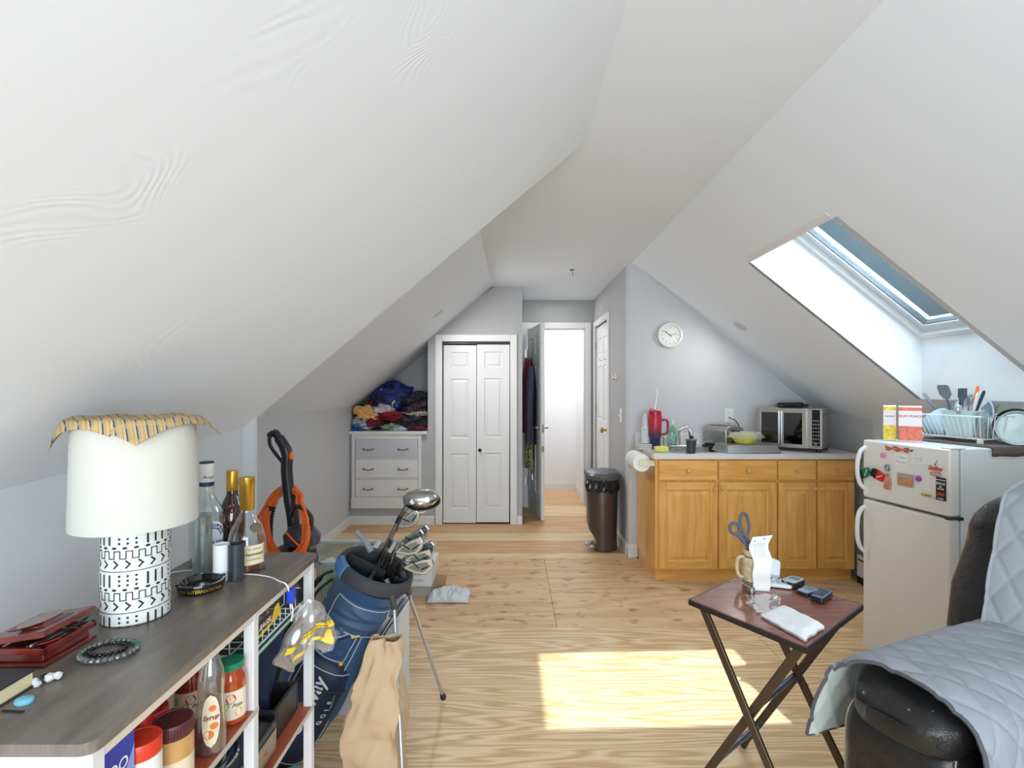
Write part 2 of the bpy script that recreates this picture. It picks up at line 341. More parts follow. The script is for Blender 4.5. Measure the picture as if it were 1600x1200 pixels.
def sky_glass():
    m = bpy.data.materials.new('wet_glass'); m.use_nodes = True; nt = m.node_tree; L = nt.links.new
    nt.nodes.remove(nt.nodes['Principled BSDF']); out = nt.nodes['Material Output']
    tc = N(nt, 'ShaderNodeTexCoord'); n = N(nt, 'ShaderNodeTexNoise'); n.inputs['Scale'].default_value = 190; n.inputs['Detail'].default_value = 3; L(tc.outputs['Object'], n.inputs['Vector'])
    n2 = N(nt, 'ShaderNodeTexNoise'); n2.inputs['Scale'].default_value = 6; L(tc.outputs['Object'], n2.inputs['Vector'])
    t = N(nt, 'ShaderNodeBsdfTransparent'); t.inputs[0].default_value = (.70, .76, .78, 1)
    g = N(nt, 'ShaderNodeBsdfGlossy'); g.inputs['Roughness'].default_value = .25; g.inputs[0].default_value = (.36, .42, .45, 1)
    d = N(nt, 'ShaderNodeBsdfDiffuse'); d.inputs[0].default_value = rgb(80, 92, 98)
    bp = N(nt, 'ShaderNodeBump'); bp.inputs['Strength'].default_value = .8; bp.inputs['Distance'].default_value = .002; L(n.outputs['Fac'], bp.inputs['Height']); L(bp.outputs[0], g.inputs['Normal']); L(bp.outputs[0], d.inputs['Normal'])
    mr = N(nt, 'ShaderNodeMapRange'); mr.inputs[1].default_value = .42; mr.inputs[2].default_value = .60; mr.inputs[3].default_value = .05; mr.inputs[4].default_value = .50; L(n.outputs['Fac'], mr.inputs[0])
    a = N(nt, 'ShaderNodeMixShader'); L(mr.outputs[0], a.inputs[0]); L(t.outputs[0], a.inputs[1]); L(d.outputs[0], a.inputs[2])
    a2 = N(nt, 'ShaderNodeMixShader'); a2.inputs[0].default_value = .22; L(a.outputs[0], a2.inputs[1]); L(g.outputs[0], a2.inputs[2]); L(a2.outputs[0], out.inputs[0])
    return m
b = B(); b.hexa([wp(.07, SY0+.07, .045), wp(Lw-.075, SY0+.07, .045), wp(Lw-.075, SY1-.07, .045), wp(.07, SY1-.07, .045)], [wp(.07, SY0+.07, .049), wp(Lw-.075, SY0+.07, .049), wp(Lw-.075, SY1-.07, .049), wp(.07, SY1-.07, .049)])
b.build('window_pane', sky_glass(), win, flat=True)
b = B(); p0 = Vector(wp(Lw-.02, 2.50, -.004)); b.tube([p0, p0+Vector((-.035, 0, -.02)), p0+Vector((-.05, -.03, -.05)), p0+Vector((-.045, -.075, -.055))], [.012, .009, .008, .01], 8); b.lathe([(.018, 0), (.018, .012)], p0-Vector((.012, 0, .004)), 12, ax=(-.6, 0, -.8))
b.build('crank_handle', M_trim, win)

# walls
def wallbox(name, x0, x1, y0, y1, z0, z1, m): return struct(B().box(x0, x1, y0, y1, z0, z1).build(name, m, flat=True))
struct(B().prism([(-1.051, 2.165), (-1.051, 2.150), (-1.104, 2.150), (-1.19, 1.2), (-1.25, -1.9), (-1.7, -1.9), (-1.7, 2.165)], 0, 1.26, 'z').build('wall_left', M_wall, flat=True))
wallbox('wall_left', -1.75, -1.63, 2.16, 5.95, 0, 1.30, M_wall)
wallbox('wall_right', 2.5, 2.62, -1.9, 4.36, 0, 1.2, M_wall)
struct(B().prism([(.945, 0), (2.62, 0), (2.62, rightZ(2.62)+.03), (1.0, rightZ(1.0)+.03), (.945, CE+.03)], 4.255, 4.36).build('wall_kitchen', M_wall, flat=True))
# hall side wall with a closet doorway
D2a, D2b = 5.14, 5.93
b = B(); b.box(.945, 1.05, 4.36, D2a, 0, CE+.03); b.box(.945, 1.05, D2b, 6.07, 0, CE+.03); b.box(.945, 1.05, D2a, D2b, 2.05, CE+.03); b.box(1.03, 1.05, D2a, D2b, 0, 2.06)
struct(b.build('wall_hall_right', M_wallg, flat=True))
# closet wall (with doorway and the nook over the dresser)
CY = 5.27
b = B(); zc = lambda px: (px-800)*CY/F
CX0, CX1, CT = -.70, -.018, 1.835
b.prism([(-.845, 1.2), (CX0, 1.2), (CX0, farZ(CX0)+.03), (-.845, farZ(-.845)+.03)], CY, CY+.10); b.box(-.845, CX0, CY, CY+.10, 0, 1.20)
b.prism([(CX0, CT), (CX1, CT), (CX1, CE+.03), (-.15, CE+.03), (CX0, farZ(CX0)+.03)], CY, CY+.10)
b.box(CX1, .103, CY, 6.07, 0, CE+.03)
b.box(-1.64, -.845, CY, CY+.10, 0, .915)
b.box(-.845, -.80, CY+.1, 5.80, 0, 1.95)
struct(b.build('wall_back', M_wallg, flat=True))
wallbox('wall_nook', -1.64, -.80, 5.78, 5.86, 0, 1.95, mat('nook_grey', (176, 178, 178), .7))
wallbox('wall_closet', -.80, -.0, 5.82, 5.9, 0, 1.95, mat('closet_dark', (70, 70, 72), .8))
# hall end wall with doorway
HY = 6.07
b = B(); b.box(0, .178, HY, HY+.1, 0, CE+.03); b.box(.841, 1.05, HY, HY+.1, 0, CE+.03); b.box(.178, .841, HY, HY+.1, 2.052, CE+.03)
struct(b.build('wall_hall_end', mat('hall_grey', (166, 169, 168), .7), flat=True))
b = B(); b.box(-.3, 1.7, 7.02, 7.1, 0, 2.5); b.box(-.32, -.26, 6.1, 7.1, 0, 2.5); b.box(.86, .92, 6.165, 7.1, 0, 2.5); b.box(-.3, 1.7, 6.10, 6.172, 2.39, 2.55); b.box(-.3, 1.7, 6.1, 7.1, 2.5, 2.55)
struct(b.build('wall_far_room', mat('far_white', (236, 237, 240), .6), flat=True))
# rear wall behind the camera with a made-up window for the fill light
b = B(); b.box(-1.7, 2.62, -1.95, -1.85, 0, .6); b.box(-1.7, 2.62, -1.95, -1.85, 1.9, 2.8); b.box(-1.7, -.9, -1.95, -1.85, .6, 1.9); b.box(1.3, 2.62, -1.95, -1.85, .6, 1.9)
struct(b.build('wall_rear', M_wall, flat=True))
wr = sroot('added_window'); b = B()
for x0, x1, z0, z1 in [(-.9, 1.3, .6, .66), (-.9, 1.3, 1.84, 1.9), (-.9, -.84, .66, 1.84), (1.24, 1.3, .66, 1.84), (.17, .23, .66, 1.84)]: b.box(x0, x1, -1.93, -1.87, z0, z1)
b.build('window_frame', M_trim, wr, flat=True)
B().box(-.84, 1.24, -1.905, -1.90, .66, 1.84).build('window_pane', GL, wr, flat=True)

# baseboards
def bb(name, pts, h=.085, t=.014, m=None):
    b = B()
    for (a, c_) in zip(pts[:-1], pts[1:]):
        a = Vector(a+(0,)); c_ = Vector(c_+(0,)); d = (c_-a).normalized(); n = Vector((-d.y, d.x, 0))
        b.hexa([a, c_, c_+n*t, a+n*t], [a+Vector((0, 0, h)), c_+Vector((0, 0, h)), c_+n*t*.5+Vector((0, 0, h)), a+n*t*.5+Vector((0, 0, h))])
        b.hexa([a, c_, c_+n*t, a+n*t], [a+Vector((0, 0, h*.8)), c_+Vector((0, 0, h*.8)), c_+n*t+Vector((0, 0, h*.8)), a+n*t+Vector((0, 0, h*.8))])
    return struct(b.build(name, m or M_trim, flat=True))
bb('baseboard_left', [(-1.63, 5.27), (-1.63, 2.2)])
bb('baseboard_back', [(-.778, 5.27), (-1.63, 5.27)])
bb('baseboard_back', [(.103, 5.27), (.052, 5.27)])
bb('baseboard_hall', [(.945, 4.255), (.945, 5.07)][::1], .10)
bb('baseboard_kitchen', [(1.012, 4.255), (.935, 4.255)], .10)
bb('baseboard_hall', [(.103, 6.05), (.103, 5.27)][::-1], .10)
bb('baseboard_far_room', [(.86, 7.02), (-.26, 7.02)], .11)
bb('baseboard_far_room', [(.86, 6.2), (.86, 7.02)], .11)

# panelled doors: leaf in local frame x 0..w, z 0..h, thickness t in +y; both faces relieved
def leaf(b, w, h, cols, rows, t=.035, x=0., z=0.):
    xs = sorted({0, w, *[q for c_ in cols for q in c_]}); zs = sorted({0, h, *[q for r in rows for q in r]})
    for i in range(len(xs)-1):
        for j in range(len(zs)-1):
            hole = any(c_[0] <= xs[i] < c_[1] for c_ in cols) and any(r[0] <= zs[j] < r[1] for r in rows)
            if not hole: b.box(x+xs[i], x+xs[i+1], 0, t, z+zs[j], z+zs[j+1])
    for c_ in cols:
        for r in rows:
            st = [(0, 0), (.008, .009), (.018, .009), (.034, .003)]
            b.rings(x+c_[0], x+c_[1], z+r[0], z+r[1], st, 0)
            o = len(b.v); b.rings(x+c_[0], x+c_[1], z+r[0], z+r[1], [(i, -d) for i, d in st], t)
# closet doors (bifold) = door_1
d1 = sroot('door_1'); W = (CX1-CX0)
b = B(); cw = .068
b.box(CX0-cw, CX0, CY-.018, CY, 0, CT+cw); b.box(CX1, CX1+cw, CY-.018, CY, 0, CT+cw); b.box(CX0, CX1, CY-.018, CY, CT, CT+cw)
b.build('door_casing', M_trim, d1, bevel=.005)
B().box(CX0, CX1, CY+.02, CY+.05, CT-.022, CT).build('door_track', M_black, d1)
lw = W/2-.012
for k in range(2):
    b = B(); leaf(b, lw, 1.79, [(.075, lw-.075)], [(.14, .70), (.85, 1.45), (1.56, 1.72)], .028)
    zt_ = .006 if k else 0
    b.xf(Matrix.Translation((CX0+.007+k*(lw+.006), CY+.018, .01+zt_)) @ Matrix.Rotation(.003, 4, 'Y'))
    o = b.build('door_leaf', M_door, d1, flat=True)
B().lathe([(.008, 0), (.008, .012), (.016, .016), (.018, .024), (.012, .03), (.001, .031)], at(750, 703, CY+.018), 16, ax=(0, -1, 0)).build('door_knob', mat('knob_dark', (40, 38, 36), .3, .8), d1)
# open hall door = door_2
d2 = sroot('door_2')
b = B(); cw = .072
b.box(.178-cw, .178, HY-.018, HY, 0, 2.052+cw); b.box(.841, .841+cw, HY-.018, HY, 0, 2.052+cw); b.box(.178, .841, HY-.018, HY, 2.052, 2.052+cw)
b.box(.178, .19, HY, HY+.1, 0, 2.052); b.box(.829, .841, HY, HY+.1, 0, 2.052); b.box(.19, .829, HY, HY+.1, 2.04, 2.052)
b.build('door_casing', M_trim, d2, bevel=.004)
hinge = Vector((.180, 6.045, .012)); edge = Vector((.300, 5.375, .012)); dv = (edge-hinge); DW = dv.length; ang2 = math.atan2(dv.y, dv.x)
T2 = Matrix.Translation(hinge) @ Matrix.Rotation(ang2, 4, 'Z')
COLS6 = lambda w: [(.10, w/2-.045), (w/2+.045, w-.10)]
b = B(); leaf(b, DW, 2.025, COLS6(DW), [(.24, .86), (1.02, 1.60), (1.72, 1.90)], .035); b.xf(T2)
b.build('door_leaf', M_door, d2, flat=True)
b = B()
for s in (-1, 1):
    y0 = 0 if s < 0 else .035
    b.lathe([(.026, 0), (.026, .008), (.012, .012), (.010, .045)], (DW-.065, y0, .945), 16, ax=(0, s, 0))
    b.tube([(DW-.065, y0+s*.045, .945), (DW-.075, y0+s*.05, .945), (DW-.17, y0+s*.05, .945)], [.010, .010, .008], 10)
b.xf(T2); b.build('lever_handle', M_chrome, d2)
b = B(); b.box(DW-.001, DW+.002, .004, .03, .70, .76); b.box(DW-.001, DW+.002, .006, .028, .90, .98); b.xf(T2); b.build('latch_plate', M_steel, d2)
for z in (.25, 1.72):
    b = B(); b.lathe([(.009, 0), (.009, .09)], (.178, 6.046, z), 10); b.box(.15, .178, 6.05, 6.053, z, z+.09); b.build('door_hinge', M_steel, d2)
# closed closet door in the hall side wall = door_3
d3 = sroot('door_3')
b = B(); cw = .065
b.box(.927, .945, D2a-cw, D2a, 0, 2.05+cw); b.box(.927, .945, D2b, D2b+cw, 0, 2.05+cw); b.box(.927, .945, D2a, D2b, 2.05, 2.05+cw)
b.build('door_casing', M_trim, d3, bevel=.004)
b = B(); dw = D2b-D2a-.006; leaf(b, dw, 2.03, COLS6(dw), [(.24, .86), (1.02, 1.60), (1.72, 1.90)], .035)
b.xf(Matrix.Translation((.955, D2b-.003, .01)) @ Matrix.Rotation(-PI/2, 4, 'Z')); b.build('door_leaf', M_door, d3, flat=True)
B().lathe([(.022, 0), (.022, .006), (.01, .01), (.01, .03), (.026, .04), (.03, .055), (.02, .066), (.001, .068)], (.955, 5.27, .945), 18, ax=(-1, 0, 0)).build('door_knob', M_brass, d3)
for y in (5.55, 5.30): B().tube([(.955, y, 1.66), (.93, y, 1.66), (.925, y, 1.675)], .004, 6).build('coat_hook', M_steel, d3)
for z in (.3, 1.1, 1.8): B().lathe([(.008, 0), (.008, .08)], (.948, D2b-.002, z), 8).build('door_hinge', M_steel, d3)

# wall fittings
def plate(px, py, Y, label, kind, face='back', X=None):
    w_, h_ = .072, .115
    if face == 'back': p = at(px, py, Y); t = thing('wall_outlet' if kind == 'outlet' else 'light_switch', label, 'outlet' if kind == 'outlet' else 'switch', (p.x, Y, p.z), 0)
    else: Y = F*X/(px-800); p = at(px, py, Y); t = thing('wall_outlet' if kind == 'outlet' else 'light_switch', label, 'outlet' if kind == 'outlet' else 'switch', (X, Y, p.z), -PI/2)
    B().box(-w_/2, w_/2, -.006, -.0002, -h_/2, h_/2).build('cover_plate', M_white, t, bevel=.002, local=True)
    if kind == 'outlet':
        for z in (-.022, .022):
            b = B(); b.lathe([(.016, 0), (.016, .003)], (0, -.006, z), 14, ax=(0, -1, 0)); b.m = 1
            for x in (-.006, .006): b.box(x-.001, x+.001, -.0098, -.0088, z-.003, z+.005)
            b.build('socket', [M_white, M_black], t, local=True)
    else:
        for x in ((-.0, ) if kind == 'switch' else (-.02, .02)): B().box(x-.008, x+.008, -.016, -.006, -.014, .014).build('toggle', M_white, t, bevel=.002, local=True)
    return t
plate(1139, 649, 4.253, 'white wall outlet above the steel toaster with a black plug in it', 'outlet')
plate(971, 649, 0, 'white double light switch on the grey wall beside the corner', 'double', 'side', .944)
plate(965, 780, 0, 'white wall outlet low on the wall behind the bin', 'outlet', 'side', .944)
plate(1303, 653, 4.253, 'white wall outlet right of the toaster oven with a dark plug', 'outlet')
t = thing('thermostat', 'round brass thermostat on the grey hall wall above the switch', 'thermostat', (.944, 4.75, 1.463), -PI/2)
B().lathe([(.001, 0), (.036, 0), (.036, .006), (.03, .018), (.001, .018)], (0, -.001, 0), 22, ax=(0, -1, 0)).build('base', M_white, t, local=True)
B().lathe([(.026, 0), (.024, .012), (.001, .014)], (0, -.018, 0), 22, ax=(0, -1, 0)).build('dial', M_brass, t, local=True)
# clock
p = at(1046, 524, 4.25); t = thing('wall_clock', 'round white wall clock with black hands on the kitchen wall', 'clock', p)
B().lathe([(.001, 0), (.100, 0), (.103, .012), (.098, .026), (.085, .028), (.080, .022)], (0, 0, 0), 40, ax=(0, -1, 0), cap1=False).build('rim', M_white, t, local=True)
B().lathe([(.001, 0), (.083, 0), (.083, .004), (.001, .004)], (0, -.014, 0), 40, ax=(0, -1, 0)).build('face', M_paper, t, local=True)
for k in range(1, 13):
    a = PI/2-k*PI/6; cx, cz = .064*math.cos(a), .064*math.sin(a); b = B()
    b.text(str(k), .022, lambda x, y, cx=cx, cz=cz: (cx+x, -.0185, cz+y-.008))
    b.build('numeral', mat('numeral_grey', (130, 132, 132), .6), t, local=True, norm=False)
b = B(); b.bar((.012, -.021, -.010), (-.042, -.021, .032), .004, .002, (0, 1, 0)); b.build('hour_hand', M_ink, t, local=True)
b = B(); b.bar((-.012, -.0225, -.002), (.056, -.0225, .010), .003, .0015, (0, 1, 0)); b.build('minute_hand', M_ink, t, local=True)
# recessed lamps in the slopes
def disc_light(x, y, zf, slope, label, e):
    n = Vector((slope, 0, -1)).normalized(); t = thing('recessed_light', label, 'light', (x, y, zf(x)))
    B().lathe([(.052, -.003), (.060, 0), (.066, .004), (.066, -.004)], (0, 0, 0), 28, ax=n, cap0=False, cap1=False).build('trim_ring', M_trim, t, local=True)
    B().lathe([(.054, .0), (.001, .001)], (0, 0, 0), 28, ax=n).build('lens', mat('lens_grey', (190, 192, 194), .4), t, local=True)
    l = area('recessed_fill', (x+n.x*.02, y, zf(x)+n.z*.02), n.to_track_quat('-Z', 'Y').to_euler(), .11, .11, e, (1, .98, .95))  # fill light added at the fixture, which itself looks unlit
disc_light(1.678, 3.856, rightZ, -.8, 'flat round recessed light in the right slope beside the skylight', 1.6)
disc_light(-.64, 4.57, farZ, .844, 'flat round recessed light in the left slope near the closet', 6.5)
t = thing('ceiling_hook', 'bare dark hook with a wire hanging from the flat ceiling', 'hook', (.51, 4.47, CE))
B().lathe([(.05, 0), (.05, .003), (.001, .005)], (0, 0, 0), 24, ax=(0, 0, -1)).build('cover_plate', M_ceils, t, local=True)
B().tube([(-.02, 0, -.006), (-.005, 0, -.012), (.02, 0, -.006)], .004, 6).build('bracket', M_ink, t, local=True)
B().tube([(-.005, 0, -.012), (.004, 0, -.03), (.012, 0, -.062)], .0025, 6).build('wire', M_ink, t, local=True)
# ================= CONSOLE (near left) =================
TZ = .87
M_top = wood('console_wood', [(0, (86, 78, 72)), (.5, (112, 103, 96)), (1, (136, 126, 117))], (5, .8, 1), 4, .33, 2.4, .65, bump=.1)
M_redw = wood('shelf_red_wood', [(0, (150, 70, 46)), (1, (178, 92, 62))], (5, .8, 1), 3, .4, 2.4, .6)
M_post = mat('post_white', (226, 228, 230), .4)
con = thing('shelf_unit', 'long console shelf with dark wood top and white metal posts along the left wall', 'shelf', (-.765, 1.167, 0))
def rrect(x0, x1, y0, y1, r, n=5):
    o = []
    for cx, cy, a in [(x1-r, y1-r, 0), (x0+r, y1-r, 90), (x0+r, y0+r, 180), (x1-r, y0+r, 270)]:
        for k in range(n+1): t = math.radians(a+90*k/n); o.append((cx+r*math.cos(t), cy+r*math.sin(t)))
    return o
B().prism(rrect(-.938, -.588, .735, 1.597, .022), TZ-.018, TZ, 'z').build('tabletop', M_top, con, bevel=.0015)
for x in (-.604, -.924):
    for y in (.752, 1.215, 1.56): B().box(x-.012, x+.012, y-.012, y+.012, 0, TZ-.018).build('leg', M_post, con, bevel=.002)
for y in (.752, 1.56): B().box(-.912, -.616, y-.011, y+.011, TZ-.045, TZ-.019).build('end_rail', M_post, con, bevel=.002)
for x in (-.604, -.924): B().box(x-.011, x+.011, .764, 1.548, TZ-.036, TZ-.019).build('side_rail', mat('rail_cream', (222, 212, 196), .5), con, bevel=.002)
for z, y0, y1 in ((.63, .765, 1.226), (.43, 1.0, 1.57), (.16, .765, 1.57)):
    o = B(); o.box(-.92, -.592, y0, y1, z-.014, z); o.m = 1; o.box(-.5925, -.5905, y0, y1, z-.014, z-.0005)
    o.build('shelf_board', [M_redw, mat('edge_band', (196, 186, 174), .5)], con, bevel=.001)

# ---- lamp ----
LX, LY = -.827, 1.155
lamp = thing('table_lamp', 'large table lamp with white drum shade and black mark patterned white cylinder base', 'lamp', (LX, LY, TZ))
M_cer = mat('ceramic_cream', (226, 228, 224), .45, bump=.15, bscale=70)
B().lathe([(.060, 0), (.064, .003), (.064, .195), (.061, .205), (.02, .207)], (0, 0, 0), 48, cap1=True).build('base', M_cer, lamp, local=True)
def wrap(z0, r=.0646):                 # (arc length, height) -> cylinder; x grows to the right seen from outside
    return lambda x, y: (r*math.sin(x/r), -r*math.cos(x/r), z0+y)
b = B(); R0 = .0646; CIR = 2*PI*R0
def strip(b, pts, w, z0):              # polyline painted round the base
    f = wrap(z0)
    for (x0, y0), (x1, y1) in zip(pts[:-1], pts[1:]):
        d = math.hypot(x1-x0, y1-y0)
        if d < 1e-6: continue
        nx, ny = -(y1-y0)/d*w/2, (x1-x0)/d*w/2; k = max(1, int(abs(x1-x0)/.006))
        ex, ey = (x1-x0)/d*w*.45, (y1-y0)/d*w*.45; x0_, y0_, x1_, y1_ = x0-ex, y0-ey, x1+ex, y1+ey
        for i in range(k):
            a, c_ = i/k, (i+1)/k; P = lambda t, s: f(x0_+(x1_-x0_)*t+nx*s, y0_+(y1_-y0_)*t+ny*s)
            b.add([P(a, -1), P(c_, -1), P(c_, 1), P(a, 1)], [(0, 1, 2, 3)])
def dot(b, x, y, rx, ry, z0):
    f = wrap(z0); b.add([f(x+rx*math.cos(2*PI*k/10), y+ry*math.sin(2*PI*k/10)) for k in range(10)], [tuple(range(10))])
for zb, full in ((.115, 1), (.028, 1), (-.059, 0)):
    n = 8; u = CIR/n
    for k in range(n):
        x = k*u
        if k % 2:
            for j in range(3): strip(b, [(x+u*(.2+.3*j), .058 if full else .060), (x+u*(.2+.3*j), .080)], .0042, zb)
        else:
            for j in range(3):
                for i in range(3): dot(b, x+u*(.2+.3*j), .060+.0095*i, .0026, .0026, zb)
    if not full: continue
    n = 20; u = CIR/n
    for k in range(n): dot(b, k*u, .0505, .0048, .0027, zb)
    n = 18; u = CIR/n; pts = []
    for k in range(n): pts += [(k*u, .044), (k*u+u*.5, .044), (k*u+u*.5, .0285), (k*u+u, .0285), (k*u+u, .044)]
    strip(b, pts, .0022, zb)
    for k in range(n): strip(b, [(k*u, .0235), (k*u+.007, .0165), (k*u, .0095)], .0036, zb)
    strip(b, [(0, .0015), (CIR, .0015)], .0016, zb)
b.v = [v for v in b.v]
keep = B(); 
o = b.build('painted_pattern', mat('pattern_black', (44, 44, 44), .6), lamp, local=True, norm=False, flat=True); o['kind'] = 'stuff'
M_shade = mat('shade_linen', (208, 208, 200), .8, bump=.1, bscale=300)
B().lathe([(.118, .204), (.1185, .206), (.1135, .428), (.112, .429), (.1125, .427), (.117, .206)], (0, 0, 0), 64, cap0=False, cap1=False).build('lamp_shade', M_shade, lamp, local=True)
b = B(); b.lathe([(.008, .205), (.008, .30), (.016, .30), (.016, .34)], (0, 0, 0), 12)
for k in range(3): t = 2*PI*k/3; b.tube([(0, 0, .41), (.112*math.cos(t), .112*math.sin(t), .42)], .0015, 5)
b.lathe([(.003, .34), (.003, .41)], (0, 0, 0), 6); b.build('socket', M_brass, lamp, local=True)
# striped cloth over the shade
def cloth(u, v):
    a, c_ = (u-.5)*.292, (v-.5)*.292; g = .62-PI/4; x = a*math.cos(g)-c_*math.sin(g); y = a*math.sin(g)+c_*math.cos(g); r = math.hypot(x, y); R = .1165
    wv = .004*math.sin(x*55+1)+.003*math.sin(y*60+x*30)
    if r < R: z = .4315+wv*.6+.004; px_, py_ = x, y
    else:
        e = r-R; t = min(e, .02)/.02; h = max(0, e-.012); fold = .72
        if x > .05: fold = .5
        rr = R+.010*t+h*(1-fold); z = .4355+wv*.25*(1-t)-h*fold*1.2-.002*t; px_, py_ = x/r*rr, y/r*rr
    return (LX+px_, LY+py_, TZ+z)
def stripes_mat():
    m = bpy.data.materials.new('striped_cloth'); m.use_nodes = True; nt = m.node_tree; L = nt.links.new; p = nt.nodes['Principled BSDF']; p.inputs['Roughness'].default_value = .85
    tc = N(nt, 'ShaderNodeTexCoord'); sp = N(nt, 'ShaderNodeSeparateXYZ'); L(tc.outputs['Object'], sp.inputs[0])
    a = N(nt, 'ShaderNodeMath', operation='ADD'); L(sp.outputs[0], a.inputs[0]); L(sp.outputs[1], a.inputs[1])
    m1 = N(nt, 'ShaderNodeMath', operation='MULTIPLY'); m1.inputs[1].default_value = 42; L(a.outputs[0], m1.inputs[0])
    fr = N(nt, 'ShaderNodeMath', operation='FRACT'); L(m1.outputs[0], fr.inputs[0])
    r = ramp(nt, [(0, (186, 166, 124)), (.28, (196, 134, 62)), (.40, (190, 176, 138)), (.62, (52, 66, 104)), (.76, (160, 154, 136)), (.88, (190, 150, 88))]); r.color_ramp.interpolation = 'CONSTANT'; L(fr.outputs[0], r.inputs[0])
    s_ = N(nt, 'ShaderNodeMath', operation='SUBTRACT'); L(sp.outputs[0], s_.inputs[0]); L(sp.outputs[1], s_.inputs[1])
    w_ = N(nt, 'ShaderNodeMath', operation='MULTIPLY'); w_.inputs[1].default_value = 150; L(s_.outputs[0], w_.inputs[0]); sn = N(nt, 'ShaderNodeMath', operation='SINE'); L(w_.outputs[0], sn.inputs[0])
    g = N(nt, 'ShaderNodeMath', operation='GREATER_THAN'); g.inputs[1].default_value = .55; L(sn.outputs[0], g.inputs[0])
    mx = N(nt, 'ShaderNodeMix', data_type='RGBA'); mf = N(nt, 'ShaderNodeMath', operation='MULTIPLY'); mf.inputs[1].default_value = .55; L(g.outputs[0], mf.inputs[0]); L(mf.outputs[0], mx.inputs[0]); L(r.outputs[0], mx.inputs[6]); mx.inputs[7].default_value = rgb(196, 168, 116); L(mx.outputs[2], p.inputs['Base Color'])
    n = N(nt, 'ShaderNodeTexNoise'); n.inputs['Scale'].default_value = 500; L(tc.outputs['Object'], n.inputs[0]); bp = N(nt, 'ShaderNodeBump'); bp.inputs['Strength'].default_value = .4; bp.inputs['Distance'].default_value = .001; L(n.outputs[0], bp.inputs['Height']); L(bp.outputs[0], p.inputs['Normal'])
    return m
tag(B().grid(cloth, 56, 56).build('napkin', stripes_mat(), solid=.0018), 'striped yellow and blue cloth draped over the lamp shade', 'cloth')

# ---- bottles ----
def on(px, py, z=TZ): d = (EYE-z)*F/(py-606); return at(px, py, d)
def bottle(name, label, loc, prof, glass, liquid=None, lprof=None, cap=None, cprof=None, extra=None, sy=1.):
    t = thing(name, label, 'bottle', loc)
    B().lathe(prof, n=32, sy=sy).build('body', glass, t, local=True)
    if lprof: B().lathe(lprof, n=28, sy=sy).build('liquid', liquid, t, local=True)
    B().lathe(cprof, n=24).build('cap', cap, t, local=True)
    return t
def cyl(r, z0, a0=0.): return lambda x, y: (r*math.sin(x/r+a0), -r*math.cos(x/r+a0), z0+y)
def label_patch(r, z0, w, h, a0=0., shape='rect', n=16):
    f = cyl(r, z0, a0); b = B()
    if shape == 'rect': b.grid(lambda u, v: f((u-.5)*w, v*h), n, 2)
    else:
        b.grid(lambda u, v: f((u-.5)*w*(math.sqrt(max(0, 1-(2*v-1)**2)) if shape == 'oval' else (.62+.38*min(1, v*1.6))*math.sqrt(max(.0, 1-max(0, (v-.6)/.4)**2))), v*h), n, 18)
    return b
yaw = lambda p: math.atan2(p.x, p.y)      # angle that turns a label towards the camera
M_blue = mat('label_blue', (34, 62, 120), .5); M_gold = mat('foil_gold', (206, 160, 62), .3, .85); M_amber = mat('cognac', (190, 92, 34), .1, trans=.85, spec=.5); 
# rum
p = on(323, 881); t = bottle('rum_bottle', 'tall clear rum bottle with blue and white label at the back of the console', p,
    [(.034, 0), (.0375, .006), (.0375, .13), (.034, .155), (.022, .180), (.0145, .200), (.0135, .262), (.0135, .264)], GL,
    cap=M_white, cprof=[(.0145, .225), (.0152, .226), (.0152, .288), (.0142, .289)], liquid=thin_glass('clear_liquid', (238, 242, 246), .03), lprof=[(.033, .006), (.0355, .01), (.0355, .12), (.03, .15), (.03, .1501)])
t.scale = (1.22, 1.22, 1); a0 = yaw(p)*-1+.30
label_patch(.0382, .030, .060, .100, a0, 'arch').build('label', mat('label_white', (226, 230, 234), .5), t, local=True)
b = B(); f = cyl(.0386, 0, a0)
for k in range(30):
    th0, th1 = PI*k/30, PI*(k+1)/30; P = lambda th, r_: f(r_*math.cos(th), .088+r_*1.1*math.sin(th)); b.add([P(th0, .030), P(th0, .018), P(th1, .018), P(th1, .030)], [(0, 1, 2, 3)])
b.add([f(-.019+.038*k/8, .032) for k in range(9)]+[f(.019-.038*k/8, .040) for k in range(9)], [tuple(range(18))])
b.build('label_band', M_blue, t, local=True, norm=False)
b = B(); W_ = 'BRUGAL'
for k, ch in enumerate(W_):
    th = PI*(.83-.66*k/5); f2 = cyl(.0389, 0, a0)
    b.text(ch, .013, lambda x, y, th=th: f2(.0205*math.cos(th)+x*math.sin(th)+y*math.cos(th), .088+1.1*.0205*math.sin(th)-x*math.cos(th)+y*math.sin(th)), off=.0004)
b.build('label_name', mat('print_white', (240, 240, 240), .5), t, local=True, norm=False)
b = B(); b.text('EXTRA DRY', .0105, cyl(.0388, .066, a0), off=.0003); b.text('SUPERIOR', .007, cyl(.0388, .056, a0)); b.build('label_text', M_blue, t, local=True, norm=False)
label_patch(.0388, .042, .024, .013, a0, 'oval').build('label_emblem', M_gold, t, local=True)
B().lathe([(.0154, .222), (.0154, .234)], n=24, cap0=False, cap1=False).build('cap_band', mat('band_navy', (30, 44, 90), .4), t, local=True)
B().lathe([(.0154, .286), (.0154, .291), (.001, .2915)], n=24).build('cap_top', mat('band_navy', (30, 44, 90), .4), t, local=True)
b = B(); b.text('Brugal', .011, cyl(.0155, .245, a0), shear=.4); b.build('cap_script', M_ink, t, local=True, norm=False)
